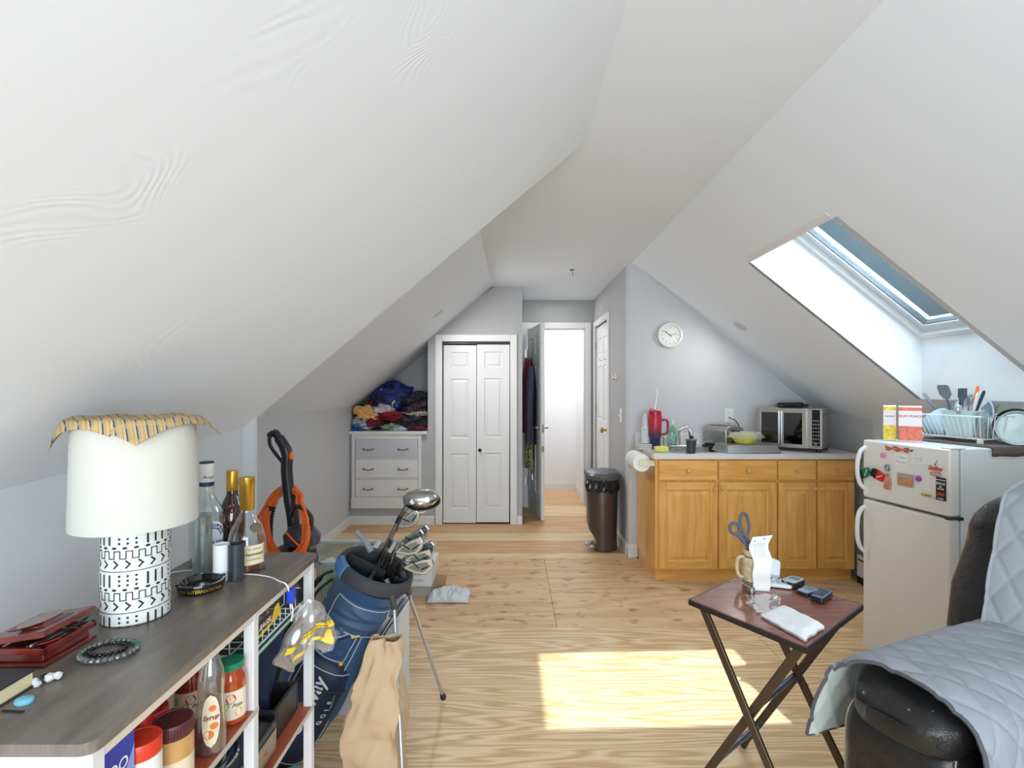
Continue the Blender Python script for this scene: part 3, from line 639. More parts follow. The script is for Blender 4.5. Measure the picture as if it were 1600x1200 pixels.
# dark brown bottle
p = on(363, 869); M_brn = mat('brown_glass', (38, 20, 14), .06, coat=.6, var=.1)
t = bottle('rum_bottle', 'dark brown glass bottle with gold cap and embossed shoulder, middle of the three', p,
    [(.026, 0), (.030, .005), (.031, .10), (.030, .135), (.022, .165), (.0145, .182), (.013, .20), (.013, .235)], M_brn, cap=M_gold, cprof=[(.0138, .196), (.0142, .197), (.0142, .252), (.0135, .2545), (.001, .2545)])
t.scale = (1.15, 1.15, 1); b = B()
for k in range(46):
    a = random.uniform(-.5, 1.5); z = random.uniform(.085, .165); r_ = .0312 if z < .135 else .0312-(z-.135)*.42
    if (a-.5)**2+((z-.125)/.04)**2 > 1.05: continue
    b.blob((r_*math.sin(a), -r_*math.cos(a), z), (.004, .004, .004), .2, 2, k, 8)
o = b.build('embossing', mat('brown_glass_relief', (92, 42, 26), .12, coat=.5), t, local=True); o['kind'] = 'stuff'
# cognac
p = on(386, 888); t = bottle('cognac_bottle', 'clear cognac bottle with gold foil neck and little amber left, nearest of the three', p,
    [(.034, 0), (.0375, .004), (.0375, .05), (.036, .085), (.030, .115), (.018, .142), (.0125, .16), (.012, .21), (.012, .228)], GL, M_amber,
    [(.033, .003), (.0355, .006), (.0355, .034), (.001, .0341)], M_gold, [(.0125, .163), (.0142, .166), (.0148, .232), (.0152, .233), (.0152, .253), (.001, .254)])
t.scale = (1.32, 1.32, 1); a1 = -yaw(p)+.35
label_patch(.0381, .022, .050, .052, a1).build('label', mat('label_cream', (226, 214, 178), .6), t, local=True)
b = B(); b.text('Hennessy', .0115, cyl(.0386, .047, a1), off=.0003, sx=.9); b.text('COGNAC', .007, cyl(.0386, .034, a1)); b.text('VERY SPECIAL', .005, cyl(.0386, .062, a1))
b.build('label_text', mat('label_brown', (84, 62, 34), .6), t, local=True, norm=False)
b = B(); f = cyl(.0386, .022, a1)
for k in range(22):
    for x_ in (-.023, .021): b.add([f(x_+.0018*math.sin(k*2.2)+q*.0022, .003+k*.0021+w_*.0012) for q, w_ in ((0, 0), (1, 0), (1, 1), (0, 1))], [(0, 1, 2, 3)])
o = b.build('label_vines', mat('label_brown', (84, 62, 34), .6), t, local=True, norm=False); o['kind'] = 'stuff'
b = B(); ra = a1+.25
b.lathe([(.001, 0), (.0125, .0), (.0125, .002), (.001, .0026)], (.0285*math.sin(ra), -.0285*math.cos(ra), .118), 22, ax=(math.sin(ra), -math.cos(ra), .55)); b.build('neck_seal', mat('seal_bronze', (120, 112, 92), .4, .5), t, local=True)
# tumbler glass, white and dark cylinders
p = on(316, 901); t = thing('glass_tumbler', 'tall straight empty glass beside the lamp', 'glass', p)
B().lathe([(.0215, 0), (.0225, .003), (.0245, .166), (.0235, .166), (.021, .012), (.001, .012)], n=32, cap1=False).build('glass_wall', thin_glass('tumbler_glass', (226, 232, 230), .10, .03, .10, (215, 220, 216)), t, local=True)
def votive(px, py, m, lab, h=.094):
    p = on(px, py); t = thing('cup', lab, 'cup', p)
    B().lathe([(.018, 0), (.0198, .002), (.0198, h-.001), (.0185, h), (.018, h-.004), (.0175, .006), (.001, .006)], n=32, cap1=False).build('cup_wall', m, t, local=True)
votive(346, 906, mat('frost_white', (232, 234, 234), .35), 'slim white cylinder cup in front of the bottles')
votive(369, 905, mat('charcoal_gloss', (54, 60, 66), .22), 'slim charcoal cylinder cup in front of the bottles')
# ashtray
p = on(314, 921); t = thing('ashtray', 'round black glass ashtray with gold lettering on the console', 'ashtray', p)
M_ash = mat('black_glass', (14, 14, 16), .06, coat=.5)
B().lathe([(.043, 0), (.050, .003), (.054, .020), (.053, .024), (.047, .024), (.040, .012), (.001, .009)], n=48, cap1=False).build('dish', M_ash, t, local=True)
b = B()
for k in range(4):
    a = PI/4+k*PI/2; b.blob((.050*math.cos(a), .050*math.sin(a), .024), (.006, .006, .003), 0, 1, 1, 10)
b.build('cigarette_rest', M_ash, t, local=True)['kind'] = 'stuff'
B().text('TOP INTERNATIONAL', .011, cyl(.0535, .008, -yaw(p)), off=.0002).build('rim_text', M_gold, t, local=True, norm=False)
# white cord
pts = spline([on(255, 899)+Vector((0, 0, .003)), on(300, 893)+Vector((0, 0, .003)), on(352, 903)+Vector((0, 0, .003)), on(385, 899)+Vector((0, 0, .003)), on(420, 903)+Vector((0, 0, .003)), Vector((-.600, 1.352, TZ+.002)), Vector((-.578, 1.352, TZ-.012)), Vector((-.574, 1.36, .80))], 8)
tag(B().tube(pts, .0018, 6).build('cord', M_white), 'thin white cord running over the console top past the ashtray', 'cord')
# bead bracelets
def beads(c, rx, ry, n, rb, m, lab, tilt=0., z=0., special=None):
    t = thing('bead_bracelet', lab, 'bracelet', Vector((c.x, c.y, TZ)), group=None)
    for k in range(n):
        a = 2*PI*k/n; q = Vector((rx*math.cos(a), ry*math.sin(a), rb+z+tilt*math.sin(a+1)))
        B().lathe([(.001, -rb), (rb*.7, -rb*.75), (rb, 0), (rb*.7, rb*.75), (.001, rb)], q, 10, ax=(-math.sin(a)*rx, math.cos(a)*ry, 0)).build('bead', special[1] if special and k in special[0] else m, t, local=True)
M_hem = mat('bead_grey', (112, 118, 116), .18, .5); M_grn = mat('bead_green', (40, 110, 92), .25)
c0 = on(170, 1021)
beads(c0, .046, .040, 28, .0055, M_hem, 'larger bracelet of grey and green beads on the console', special=((3, 4), M_grn))
beads(c0+Vector((-.010, .010, 0)), .030, .024, 22, .0042, mat('bead_dark', (60, 60, 64), .15, .6), 'smaller dark bead bracelet lying inside the larger one', z=.000)
# wooden keepsake box with half open lid
M_mah = wood('mahogany', [(0, (84, 24, 20)), (1, (122, 44, 34))], (1, 4, 1), 4, .22, 3, .5, coat=.5)
a = on(68, 1046); q = on(152, 996); box_ = thing('wooden_box', 'dark red wooden keepsake box with propped lid, front left of the lamp', 'box', (a.x, a.y, TZ), math.atan2(q.y-a.y, q.x-a.x)-PI/2)
L_ = (q-a).length; Wd = .115
b = B()
b.hexa([(0, 0, 0), (0, L_, 0), (-Wd, L_, 0), (-Wd, 0, 0)], [(0, 0, .008), (0, L_, .008), (-Wd, L_, .008), (-Wd, 0, .008)])
b.hexa([(-.008, .008, .008), (-.008, L_-.008, .008), (-Wd+.008, L_-.008, .008), (-Wd+.008, .008, .008)], [(-.010, .01, .024), (-.010, L_-.01, .024), (-Wd+.010, L_-.01, .024), (-Wd+.010, .01, .024)])
for x0, x1, y0, y1 in ((-.010, 0, 0, L_), (-Wd, -Wd+.01, 0, L_), (-Wd, 0, 0, .01), (-Wd, 0, L_-.01, L_)): b.box(x0, x1, y0, y1, .024, .036)
b.build('box_body', M_mah, box_, bevel=.002, local=True)
b = B(); T = Matrix.Translation((-Wd, 0, .038)) @ Matrix.Rotation(-.16, 4, 'Y')
w2 = Wd+.004
b.hexa([(0, -.003, 0), (w2, -.003, 0), (w2, L_+.003, 0), (0, L_+.003, 0)], [(.004, .002, .010), (w2-.004, .002, .010), (w2-.004, L_-.002, .010), (.004, L_-.002, .010)])
b.hexa([(.02, .03, .010), (w2-.02, .03, .010), (w2-.02, L_-.03, .010), (.02, L_-.03, .010)], [(.03, .04, .015), (w2-.03, .04, .015), (w2-.03, L_-.04, .015), (.03, L_-.04, .015)])
b.xf(T).build('lid', M_mah, box_, bevel=.002, local=True)
b = B(); b.lathe([(.024, .0152), (.027, .0165), (.0235, .0165)], (w2/2, L_/2, 0), 32, sy=1.5, cap0=False); b.xf(T).build('lid_oval', mat('oval_pane', (150, 128, 116), .2), box_, local=True)
for k, (c_, r_) in enumerate([((36, 36, 40), .003), ((190, 190, 194), .0022), ((50, 50, 56), .0026)]):
    B().tube(spline([(-.03+k*.006, .0, .040+k*.001), (-.012, L_*.35, .041+k*.002), (-.006+k*.002, L_*.7, .046), (-.012, L_*.95, .044)], 5), r_, 6).build('trinket_cord', mat('trinket%d' % k, c_, .3, .3), box_, local=True)
B().tube(spline([(-.035, .006, .038), (-.012, .012, .04), (-.004, .04, .038)], 5), .0016, 5).build('red_string', mat('string_red', (150, 24, 24), .6), box_, local=True)
# book
t = thing('book', 'thick black covered book lying at the near left end of the console', 'book', (-.865, .83, TZ))
b = B(); b.box(-.93, -.800, .775, .882, TZ, TZ+.003); b.box(-.93, -.800, .775, .882, TZ+.025, TZ+.029); b.build('cover', mat('book_black', (44, 44, 50), .5), t, bevel=.001)
B().box(-.928, -.803, .778, .879, TZ+.003, TZ+.025).build('page_block', mat('page_cream', (222, 208, 164), .8), t)
# ear buds, cap, pin
p = on(64, 1068); t = thing('earphones', 'tangle of small white wireless ear buds beside the book', 'earphones', p)
for k, (x, y, z, r_) in enumerate([(-.008, -.004, .006, .0065), (.010, .006, .007, .008), (.002, -.010, .005, .006), (.018, .012, .007, .007)]):
    B().blob((x, y, z), (r_, r_, r_*.85), .25, 2, k, 14).build('ear_bud', mat('bud_white', (214, 218, 220), .2), t, local=True)
B().blob((.002, .004, .011), (.005, .004, .004), .2, 2, 9, 10).build('silicone_tip', M_ink, t, local=True)
tag(B().lathe([(.0125, 0), (.0135, .002), (.013, .006), (.009, .008), (.001, .0075)], on(38, 1098), 24, sy=.85).build('blue_bottle_cap', mat('cap_blue', (120, 186, 216), .35)), 'small pale blue plastic bottle cap on the console corner', 'bottlecap')
q = on(2, 1113)+Vector((0, 0, .0015)); r_ = on(35, 1114)+Vector((0, 0, .0015))
tag(B().tube([q, r_, r_+Vector((.001, .002, 0)), q+Vector((-.001, .003, 0))], .0011, 6).build('hair_pin', M_ink), 'thin black hair pin on the console in front of the book', 'pin')

# ---- food on the upper shelf ----
SZ = .63
def ons(px, D, z=SZ): return Vector(((px-800)*D/F, D, z))
M_sauce = mat('sauce_red', (176, 72, 30), .15, coat=.6, var=.1, vscale=40); M_glid = mat('lid_green', (22, 130, 92), .3); M_tom = mat('tomato_print', (200, 74, 36), .5); M_lblw = mat('sauce_label', (236, 226, 208), .6)
def sauce(p, lab, a0, mc=M_sauce):
    t = thing('sauce_jar', lab, 'jar', p)
    B().lathe([(.026, 0), (.0305, .004), (.0305, .088), (.029, .10), (.0245, .112), (.0245, .120)], n=32).build('jar_body', mc, t, local=True)
    B().lathe([(.0265, .118), (.0275, .120), (.0275, .131), (.0255, .133), (.020, .1325), (.001, .1318)], n=32).build('lid', M_glid, t, local=True)
    label_patch(.0309, .014, .105, .062, a0, n=28).build('label', M_lblw, t, local=True)
    b = B(); f = cyl(.0312, 0, a0)
    def disk(x, y, rx, ry, k=16): b.add([f(x+rx*math.cos(2*PI*i/k), y+ry*math.sin(2*PI*i/k)) for i in range(k)], [tuple(range(k))])
    b.m = 0; disk(.004, .060, .0105, .0105); disk(-.016, .028, .0085, .0085); disk(-.032, .058, .009, .009)
    b.m = 1; disk(-.006, .045, .007, .008)
    b.m = 2
    for cx, cy in ((.004, .060), (-.016, .028), (-.032, .058)):
        f = cyl(.0314, 0, a0)
        for k in range(4):
            a = PI*k/4; dx, dy = .0065*math.cos(a), .0065*math.sin(a); nx, ny = -dy*.12, dx*.12
            b.add([f(cx-dx, cy-dy), f(cx+nx, cy+ny), f(cx+dx, cy+dy), f(cx-nx, cy-ny)], [(0, 1, 2, 3)])
    f = cyl(.0312, 0, a0); b.m = 3; disk(.020, .028, .008, .011)
    b.build('label_print', [M_tom, mat('print_lime', (150, 190, 50), .5), mat('print_yellow', (246, 214, 110), .5), mat('print_gold', (236, 190, 90), .5)], t, local=True, norm=False)
    B().text('Pizza', .011, cyl(.0313, .041, a0+.55), shear=.3, off=.0002).build('label_text', M_ink, t, local=True, norm=False)
sauce(ons(361, 1.172), 'orange sauce jar with green lid at the far end of the food shelf', .35)
sauce(ons(303, 1.168)+Vector((-.01, 0, 0)), 'red sauce jar with green lid half hidden behind the syrup bottle', .5, mat('sauce_dark', (140, 40, 26), .15, coat=.6))
sauce(ons(262, 1.150)+Vector((-.01, 0, 0)), 'dark red sauce jar under the console edge, behind the jars with red lids', .35, mat('sauce_deep', (96, 18, 20), .15, coat=.6))
# syrup
p = ons(330, 1.075); t = thing('syrup_bottle', 'clear plastic syrup bottle with dark syrup in the bottom', 'bottle', p)
B().lathe([(.022, 0), (.027, .004), (.028, .03), (.026, .08), (.0235, .11), (.025, .14), (.022, .165), (.015, .185), (.0125, .20), (.0125, .212)], n=36).build('body', thin_glass('pet', (240, 242, 242), .12, .06, .10, (230, 232, 232)), t, local=True)
B().lathe([(.020, .003), (.0255, .007), (.0265, .03), (.0262, .048), (.001, .0485)], n=32).build('syrup', mat('syrup', (74, 22, 16), .08, coat=.5), t, local=True)
label_patch(.0288, .020, .034, .105, .5, 'oval').build('label', mat('syrup_label', (236, 222, 196), .5, var=.12, vscale=80), t, local=True)
b = B(); f = cyl(.0292, 0, .5)
for cx, cy, rr in ((-.004, .046, .010), (.006, .062, .008), (.003, .098, .007)): b.add([f(cx+rr*math.cos(2*PI*i/14), cy+rr*.9*math.sin(2*PI*i/14)) for i in range(14)], [tuple(range(14))])
b.build('label_print', mat('print_orange', (226, 128, 70), .5), t, local=True, norm=False)['kind'] = 'stuff'
B().text('Syrup', .013, cyl(.0295, .076, .5), shear=.3, off=.0004).build('label_text', mat('print_brown', (120, 50, 26), .5), t, local=True, norm=False)
# peanut butter style jars
def jar(p, r, h, lid, body, lab, ridged=False, labcol=(236, 236, 232), word=None, wc=None):
    t = thing('food_jar', lab, 'jar', p)
    B().lathe([(r*.9, 0), (r, .004), (r, h-.034), (r*.93, h-.026), (r*.90, h-.02)], n=36).build('jar_body', body, t, local=True)
    b = B(); pr = [(r*.98, h-.026), (r*1.0, h-.024), (r*1.0, h-.003), (r*.95, h), (r*.88, h), (r*.85, h-.0015), (.001, h-.0015)]
    b.lathe(pr, n=48)
    if ridged:
        for k in range(48):
            a = 2*PI*k/48; b.box(-.0006, .0006, -.0008, .0008, 0, .018); M = Matrix.Translation((r*math.cos(a), r*math.sin(a), h-.022)); b.v[-8:] = [tuple(M @ Vector(v)) for v in b.v[-8:]]
    b.build('lid', lid, t, local=True)
    label_patch(r*1.012, .02, r*3.2, h*.42, .45, n=30).build('label', mat('label_%d%d' % (labcol[0], labcol[2]), labcol, .5), t, local=True)
    if word: B().text(word, .020, (lambda f: lambda x, y: f(x*.94-y*.3, x*.3+y*.94))(cyl(r*1.02, .030, .35)), off=.0008).build('label_text', wc, t, local=True, norm=False)
    return t
M_pb = mat('peanut_butter', (196, 150, 92), .25, coat=.4)
t = jar(ons(270, .950), .0335, .142, mat('lid_maroon', (88, 40, 46), .4), M_pb, 'peanut butter jar with ribbed maroon lid on the food shelf', True, (222, 206, 178), 'SKIPPY', mat('print_red', (196, 50, 44), .5))
b = B(); f = cyl(.0343, 0, .35); b.add([f(x, y) for x, y in ((-.022, .032), (-.008, .020), (-.004, .027), (-.018, .040))], [(0, 1, 2, 3)]); b.build('label_flash', mat('flash_teal', (90, 170, 196), .5), t, local=True, norm=False)
M_rlid = mat('lid_red', (200, 32, 34), .3); M_rlid2 = mat('lid_orange_red', (214, 60, 40), .35); M_wjar = mat('jar_white', (230, 228, 224), .35)
jar(ons(236, 1.030)+Vector((-.004, 0, 0)), .0335, .112, M_rlid, M_pb, 'jar with glossy dark red lid behind the maroon lidded jar')
jar(ons(219, .872), .0315, .160, M_rlid2, M_wjar, 'white jar with bright red lid, nearest the blue carton', word='C', wc=M_blue)
jar(ons(172, .945)+Vector((-.01, 0, 0)), .033, .140, M_rlid2, M_wjar, 'white jar with red lid tucked under the top behind the blue carton')
# cartons
def carton(x0, x1, y0, y1, z0, h, m, lab, words=(), rot=0, name='carton'):
    t = thing(name, lab, 'box', ((x0+x1)/2, (y0+y1)/2, z0), rot); a, c_ = (x1-x0)/2, (y1-y0)/2
    B().box(-a, a, -c_, c_, 0, h).build('box_body', m, t, bevel=.001, local=True)
    for (txt, s_, z, mm, side) in words:
        f = (lambda x, y: (x, -c_-.0006, z+y)) if side == 'front' else (lambda x, y: (a+.0006, x, z+y))
        B().text(txt, s_, f, off=.0003).build('box_text', mm, t, local=True, norm=False)
    return t
M_bbox = mat('carton_blue', (22, 52, 168), .3); M_pw = mat('print_white', (240, 240, 240), .5)
t = carton(-.660, -.603, .768, .838, SZ, .196, M_bbox, 'glossy blue food carton at the near end of the food shelf', [('OO', .026, .150, M_pw, 'side'), ('Rs', .045, .04, mat('print_pink', (232, 190, 190), .5), 'side')])
b = B(); b.add([(.0288, -.0345, .06), (.0288, .0345, .175), (.0288, .0345, 0.), (.0288, -.0345, 0.)], [(0, 1, 2, 3)]); b.build('box_panel', mat('carton_lilac', (140, 156, 224), .3), t, local=True)
carton(-.80, -.735, 1.045, 1.09, SZ, .175, mat('carton_yellow', (206, 160, 60), .5, var=.15, vscale=50), 'narrow yellow carton at the back of the food shelf')
carton(-.915, -.79, .775, .84, SZ, .19, mat('carton_pale', (222, 214, 200), .6), 'pale carton with handwriting behind the near end rail', [('love', .05, .12, mat('script_grey', (120, 110, 110), .6), 'front')])
# ---- wire basket under the top, bagel bag, clip, teal tray ----
M_wire = mat('wire_white', (232, 234, 236), .35)
bk = thing('wire_basket', 'white wire basket hung under the console top between the posts', 'basket', (-.76, 1.39, .735))
def wires(name, ls, r=.0022):
    b = B()
    for l in ls: b.tube(l, r, 6)
    return b
x0, x1, y0, y1, z0, z1 = -.900, -.620, 1.238, 1.535, .738, .828
b = B()
for z in (z0, z1): b.tube([(x0, y0, z), (x1, y0, z), (x1, y1, z), (x0, y1, z)], .003, 8, closed=True)
for (x, y) in ((x0, y0), (x1, y0), (x0, y1), (x1, y1)): b.tube([(x, y, z1), (x, y, TZ-.017)], .003, 6)
b.build('rim_frame', M_wire, bk)
b = B(); n = 9
for k in range(1, n): y = y0+(y1-y0)*k/n; b.tube([(x0, y, z1), (x0, y, z0), (x1, y, z0), (x1, y, z0+.03)], .0018, 5)
for k in range(1, 6): x = x0+(x1-x0)*k/6; b.tube([(x, y0, z1), (x, y0, z0), (x, y1, z0), (x, y1, z1)], .0018, 5)
b.tube([(x0, y0, .785), (x0, y1, .785)], .0018, 5); b.tube([(x0, y1, .785), (x1, y1, .785)], .0018, 5)
o = b.build('basket_wires', M_wire, bk); o['kind'] = 'stuff'
t = thing('bagel_bag', 'clear bag of sliced bagels with brown and yellow print lying in the wire basket', 'bread', (-.70, 1.33, .742))
for k in range(4): B().lathe([(.014, -.014), (.036, -.013), (.044, 0), (.036, .013), (.014, .014), (.010, 0), (.014, -.014)], (-.745+.02*(k % 2), 1.275+.044*k, .775), 20, ax=(.25, 1, .15), cap0=False, cap1=False).build('bagel', mat('bagel_tan', (206, 160, 108), .6, var=.15, vscale=30), t)
B().blob((-.715, 1.345, .785), (.082, .098, .042), .16, 2.4, 3, 36, flatb=.7425).build('plastic_film', thin_glass('film_warm', (252, 246, 236), .08, .15, .06, (240, 236, 224)), t)
fb = lambda x, y: (-.6165+.004*math.sin(y*60), 1.325+x, .790+y)
b = B(); b.add([fb(-.066, -.028), fb(.05, -.020), fb(.06, .012), fb(-.066, .012)], [(0, 1, 2, 3)]); b.build('print_band', mat('print_brown_dark', (66, 34, 22), .5), t, norm=False)
b = B(); b.add([fb(.02, -.030), fb(.085, -.024), fb(.052, .020), fb(.030, .014)], [(0, 1, 2, 3)]); b.add([fb(-.066, -.036), fb(.035, -.030), fb(.035, -.022), fb(-.066, -.028)], [(0, 1, 2, 3)]); b.v = [(v[0]+.0006, v[1], v[2]) for v in b.v]
b.build('print_flash', mat('print_bright_yellow', (236, 200, 44), .5), t, norm=False)
B().text('BAGEL', .022, lambda x, y: (fb(x, y)[0]+.0008, fb(x, y)[1]-.015, fb(x, y)[2]-.014), off=.0006).build('print_text', M_pw, t, norm=False)
t = thing('bag_clip', 'bright blue clip gripping the white cord at the console edge', 'clip', (-.572, 1.362, .80))
B().box(-.582, -.566, 1.352, 1.376, .812, .848).build('clip_jaw', mat('clip_blue', (24, 70, 200), .35), t, bevel=.003)
B().tube([(-.574, 1.364, .814), (-.57, 1.366, .79), (-.572, 1.36, .765)], .0022, 6).build('clip_spring', M_white, t)
# hanging empty bread bag with yellow print
bx = Vector((-.575, 1.44, .0))
def bagf(u, v, s=1):
    a = (u-.5); w_ = .012+.078*min(1, (v*1.35)**.8)*(1-.35*max(0, v-.8)/.2); z = .785-.150*v
    y = 1.45+a*w_*1.9+.02*v; x = -.566+s*(.004+.020*math.sin(PI*v)*math.cos(PI*a))+.006*math.sin(a*26+v*7)*(.3+v)+.004*math.sin(v*20+a*9)
    x += (a*w_)*1.15; z += .018*math.cos(a*9)*v-.10*abs(a)**2*v
    return (x, y, z)
t = thing('bread_bag', 'empty clear bread bag with yellow print hanging beside the end post', 'bag', (-.57, 1.46, .6))
b = B(); b.grid(lambda u, v: bagf(u, v, 1), 40, 40); b.grid(lambda u, v: bagf(u, v, -.6), 40, 40); b.build('plastic_film', thin_glass('film_bag', (250, 250, 250), .10, .14, .16, (238, 240, 242)), t)
M_yel = mat('print_bright_yellow', (236, 200, 44), .5); M_yel2 = mat('print_pale_yellow', (236, 216, 104), .5)
def bp_(u, v): q = bagf(u, v, 1); return (q[0]+.0012, q[1]-.0012, q[2])
b = B(); b.grid(lambda u, v: bp_(.06+.86*u, (.60-.16*u*u)+.09*v), 30, 2); b.build('print_band', M_yel, t, norm=False)
b = B(); b.grid(lambda u, v: bp_(.14+.62*u, (.86-.14*abs(u-.5))+.07*v), 24, 2); b.grid(lambda u, v: bp_(.72+.10*u, .62+.26*v), 3, 8); b.build('print_band', M_yel2, t, norm=False)
tb = lambda x, y: bp_(.5+x*7, .575-y*5.5-.16*(.5+x*7)**2+.04)
b = B(); b.text("Nature's Own", .0185, tb, off=.0005); b.build('print_text', mat('print_olive', (150, 120, 30), .5), t, norm=False)
B().text("HONEY WHEAT", .010, lambda x, y: (bp_(.48+x*7, .66-y*5.5-.12*(.48+x*7)**2)[0]+.0006,)+bp_(.48+x*7, .66-y*5.5-.12*(.48+x*7)**2)[1:], off=.0002).build('print_text', mat('print_brown', (120, 50, 26), .5), t, norm=False)
# navy jeans / cloth hanging off the basket
def navy(u, v):
    y = 1.26+.27*u; d = .018*math.sin(u*17+v*2)+.01*math.sin(u*31); return (-.690+d+.05*(u-.5)-.03*v*u, y+.02*v, .722-.26*v-.035*u*(1-v))
tag(B().grid(navy, 60, 30).build('denim_cloth', mat('denim_navy', (32, 44, 74), .85, bump=.4, bscale=260), solid=.004), 'dark navy denim cloth hanging behind the white post above the burner', 'cloth')
t = thing('serving_tray', 'dark green tray lying under the wire basket', 'tray', (-.76, 1.39, .726))
B().box(-.905, -.608, 1.236, 1.535, .7245, .7325).build('tray_base', mat('tray_green', (18, 84, 74), .35), t, bevel=.002)
b = B()
for q0, q1 in (((-.905, 1.236), (-.608, 1.236)), ((-.608, 1.236), (-.608, 1.535))): b.bar((*q0, .7345), (*q1, .7345), .004, .004)
b.build('tray_edge', mat('tray_edge_mint', (190, 224, 214), .3), t)
# electric burner on the lower shelf
BZ = .43
t = thing('hot_plate', 'black and steel electric coil burner on the lower console shelf', 'hot plate', (-.735, 1.24, BZ))
B().box(-.875, -.612, 1.08, 1.37, BZ+.006, BZ+.072).build('housing', mat('burner_grey', (92, 94, 98), .4, .3), t, bevel=.008, bseg=3)
b = B(); b.tube([(-.869, 1.086, BZ+.074), (-.618, 1.086, BZ+.074), (-.618, 1.364, BZ+.074), (-.869, 1.364, BZ+.074)], .005, 8, closed=True); b.build('top_rim', mat('rim_dark', (40, 42, 46), .35), t)
B().lathe([(.080, .073), (.098, .073), (.102, .077), (.098, .080), (.084, .079), (.07, .074)], (-.745, 1.215, BZ), 40, cap0=False, cap1=False).build('drip_ring', M_chrome, t)
sp_ = [Vector((-.745+(.014+.0097*k/12)*math.cos(k*2*PI/24), 1.215+(.014+.0097*k/12)*math.sin(k*2*PI/24), BZ+.084)) for k in range(0, 84)]
B().tube(sp_, .0042, 6).build('coil', mat('coil_grey', (86, 86, 90), .4, .6), t)
B().box(-.613, -.606, 1.10, 1.35, BZ+.012, BZ+.066).build('control_panel', M_steel, t, bevel=.001)
b = B(); b.lathe([(.016, 0), (.015, .020), (.013, .022), (.001, .022)], (-.606, 1.20, BZ+.036), 20, ax=(1, 0, 0)); b.build('dial_knob', M_black, t)
B().lathe([(.0125, .0), (.001, .001)], (-.5835, 1.20, BZ+.036), 20, ax=(1, 0, 0)).build('knob_cap', M_white, t)
B().text('HI', .014, lambda x, y: (-.6055, 1.29+x, BZ+.036+y), off=.0003).build('panel_mark', mat('print_red', (196, 50, 44), .5), t, norm=False)
t = thing('frying_pan', 'black and steel pan stacked at the near end of the lower shelf', 'pan', (-.74, 1.02, BZ))
t2 = t
B().lathe([(.06, .003), (.085, .006), (.098, .045), (.100, .046), (.094, .043), (.082, .01), (.001, .008)], (-.745, 1.09-.09, BZ-.003), 40, cap1=False).build('pan_body', mat('pan_steel', (120, 124, 128), .22, .9), t)
b = B()
for k in range(3): b.tube(spline([(-.80, .96+.01*k, BZ+.05+.006*k), (-.72, .93+.012*k, BZ+.054+.006*k), (-.65, .97+.01*k, BZ+.052+.006*k), (-.655, 1.05, BZ+.05+.006*k), (-.74, 1.06-.01*k, BZ+.05+.006*k), (-.81, 1.02, BZ+.05+.006*k)], 6), .0035, 6)
b.build('power_cable', mat('cable_black', (30, 30, 32), .4), t)
t = thing('loaf_tray', 'black rectangular loaf tin behind the burner on the lower shelf', 'tray', (-.72, 1.455, BZ))
b = B(); X0, X1, Y0, Y1 = -.86, -.625, 1.385, 1.535; e = .012
for (xa, xb, ya, yb) in ((X0, X1, Y0, Y0+e), (X0, X1, Y1-e, Y1), (X0, X0+e, Y0+e, Y1-e), (X1-e, X1, Y0+e, Y1-e)): b.box(xa, xb, ya, yb, BZ+.001, BZ+.085)
b.box(X0+e, X1-e, Y0+e, Y1-e, BZ+.001, BZ+.008); b.build('tin_body', mat('tin_black', (34, 34, 36), .45), t, bevel=.004)
# ================= UPRIGHT CARPET CLEANER =================
M_vb = mat('vac_black', (44, 46, 50), .35); M_or = mat('cord_orange', (246, 112, 40), .45)
VY = 2.62
def v3(px, py, y=VY): return at(px, py, y)
vac = thing('carpet_cleaner', 'upright black carpet cleaner with open loop handle behind the console', 'vacuum', (v3(460, 800).x, VY, 0))
b = B(); b.tube(spline([v3(461, 858), v3(458, 810), v3(452, 775), v3(448, 735), v3(449, 712), v3(444, 697), v3(435, 683), v3(430, 677), v3(423, 679), v3(421, 684)], 6), [.030]*12+[.028]*18+[.026]*6+[.020]*8+[.016]*8+[.010]*3, 12)
b.build('handle_grip', M_vb, vac)
B().tube(spline([v3(421, 684), v3(422, 695), v3(430, 708), v3(441, 722), v3(447, 735)], 6), .009, 8).build('handle_loop', M_vb, vac)
B().blob(v3(455, 712, VY-.02), (.012, .012, .022), 0, 1, 1, 12).build('trigger_button', M_or, vac)
b = B(); c0 = v3(462, 870)
b.lathe([(.10, 0), (.125, .03), (.125, .22), (.11, .24), (.11, .42), (.10, .47), (.04, .50)], (c0.x, VY, .10), 32, sy=.8); b.build('body_housing', M_vb, vac)
B().lathe([(.10, 0), (.135, .02), (.135, .20), (.10, .215)], (c0.x+.01, VY-.05, .30), 32, sy=.7).build('water_tank', thin_glass('tank_clear', (190, 196, 204), .12, .05, .25, (150, 156, 166)), vac)
B().tube(spline([v3(455, 806, VY-.05), v3(462, 792, VY-.09), v3(474, 795, VY-.10), v3(486, 808, VY-.10), v3(486, 828, VY-.09)], 6), .011, 8).build('carry_handle', M_vb, vac)
B().lathe([(.04, 0), (.085, .008), (.09, .05), (.06, .09), (.02, .1)], v3(472, 842, VY-.06)-Vector((0, 0, .03)), 24, sy=.8).build('tank_lid', mat('tank_lid_grey', (70, 72, 78), .3), vac)
b = B(); c0h = [v3(424, 792, VY-.03), v3(420, 812, VY-.05), v3(419, 836, VY-.06), v3(420, 862, VY-.06), v3(424, 900, VY-.04)]
hp = spline(c0h, 22); b.tube(hp, [.024 if (k % 4) < 2 else .019 for k in range(len(hp))], 10); b.build('ribbed_hose', mat('hose_black', (30, 30, 34), .4), vac)
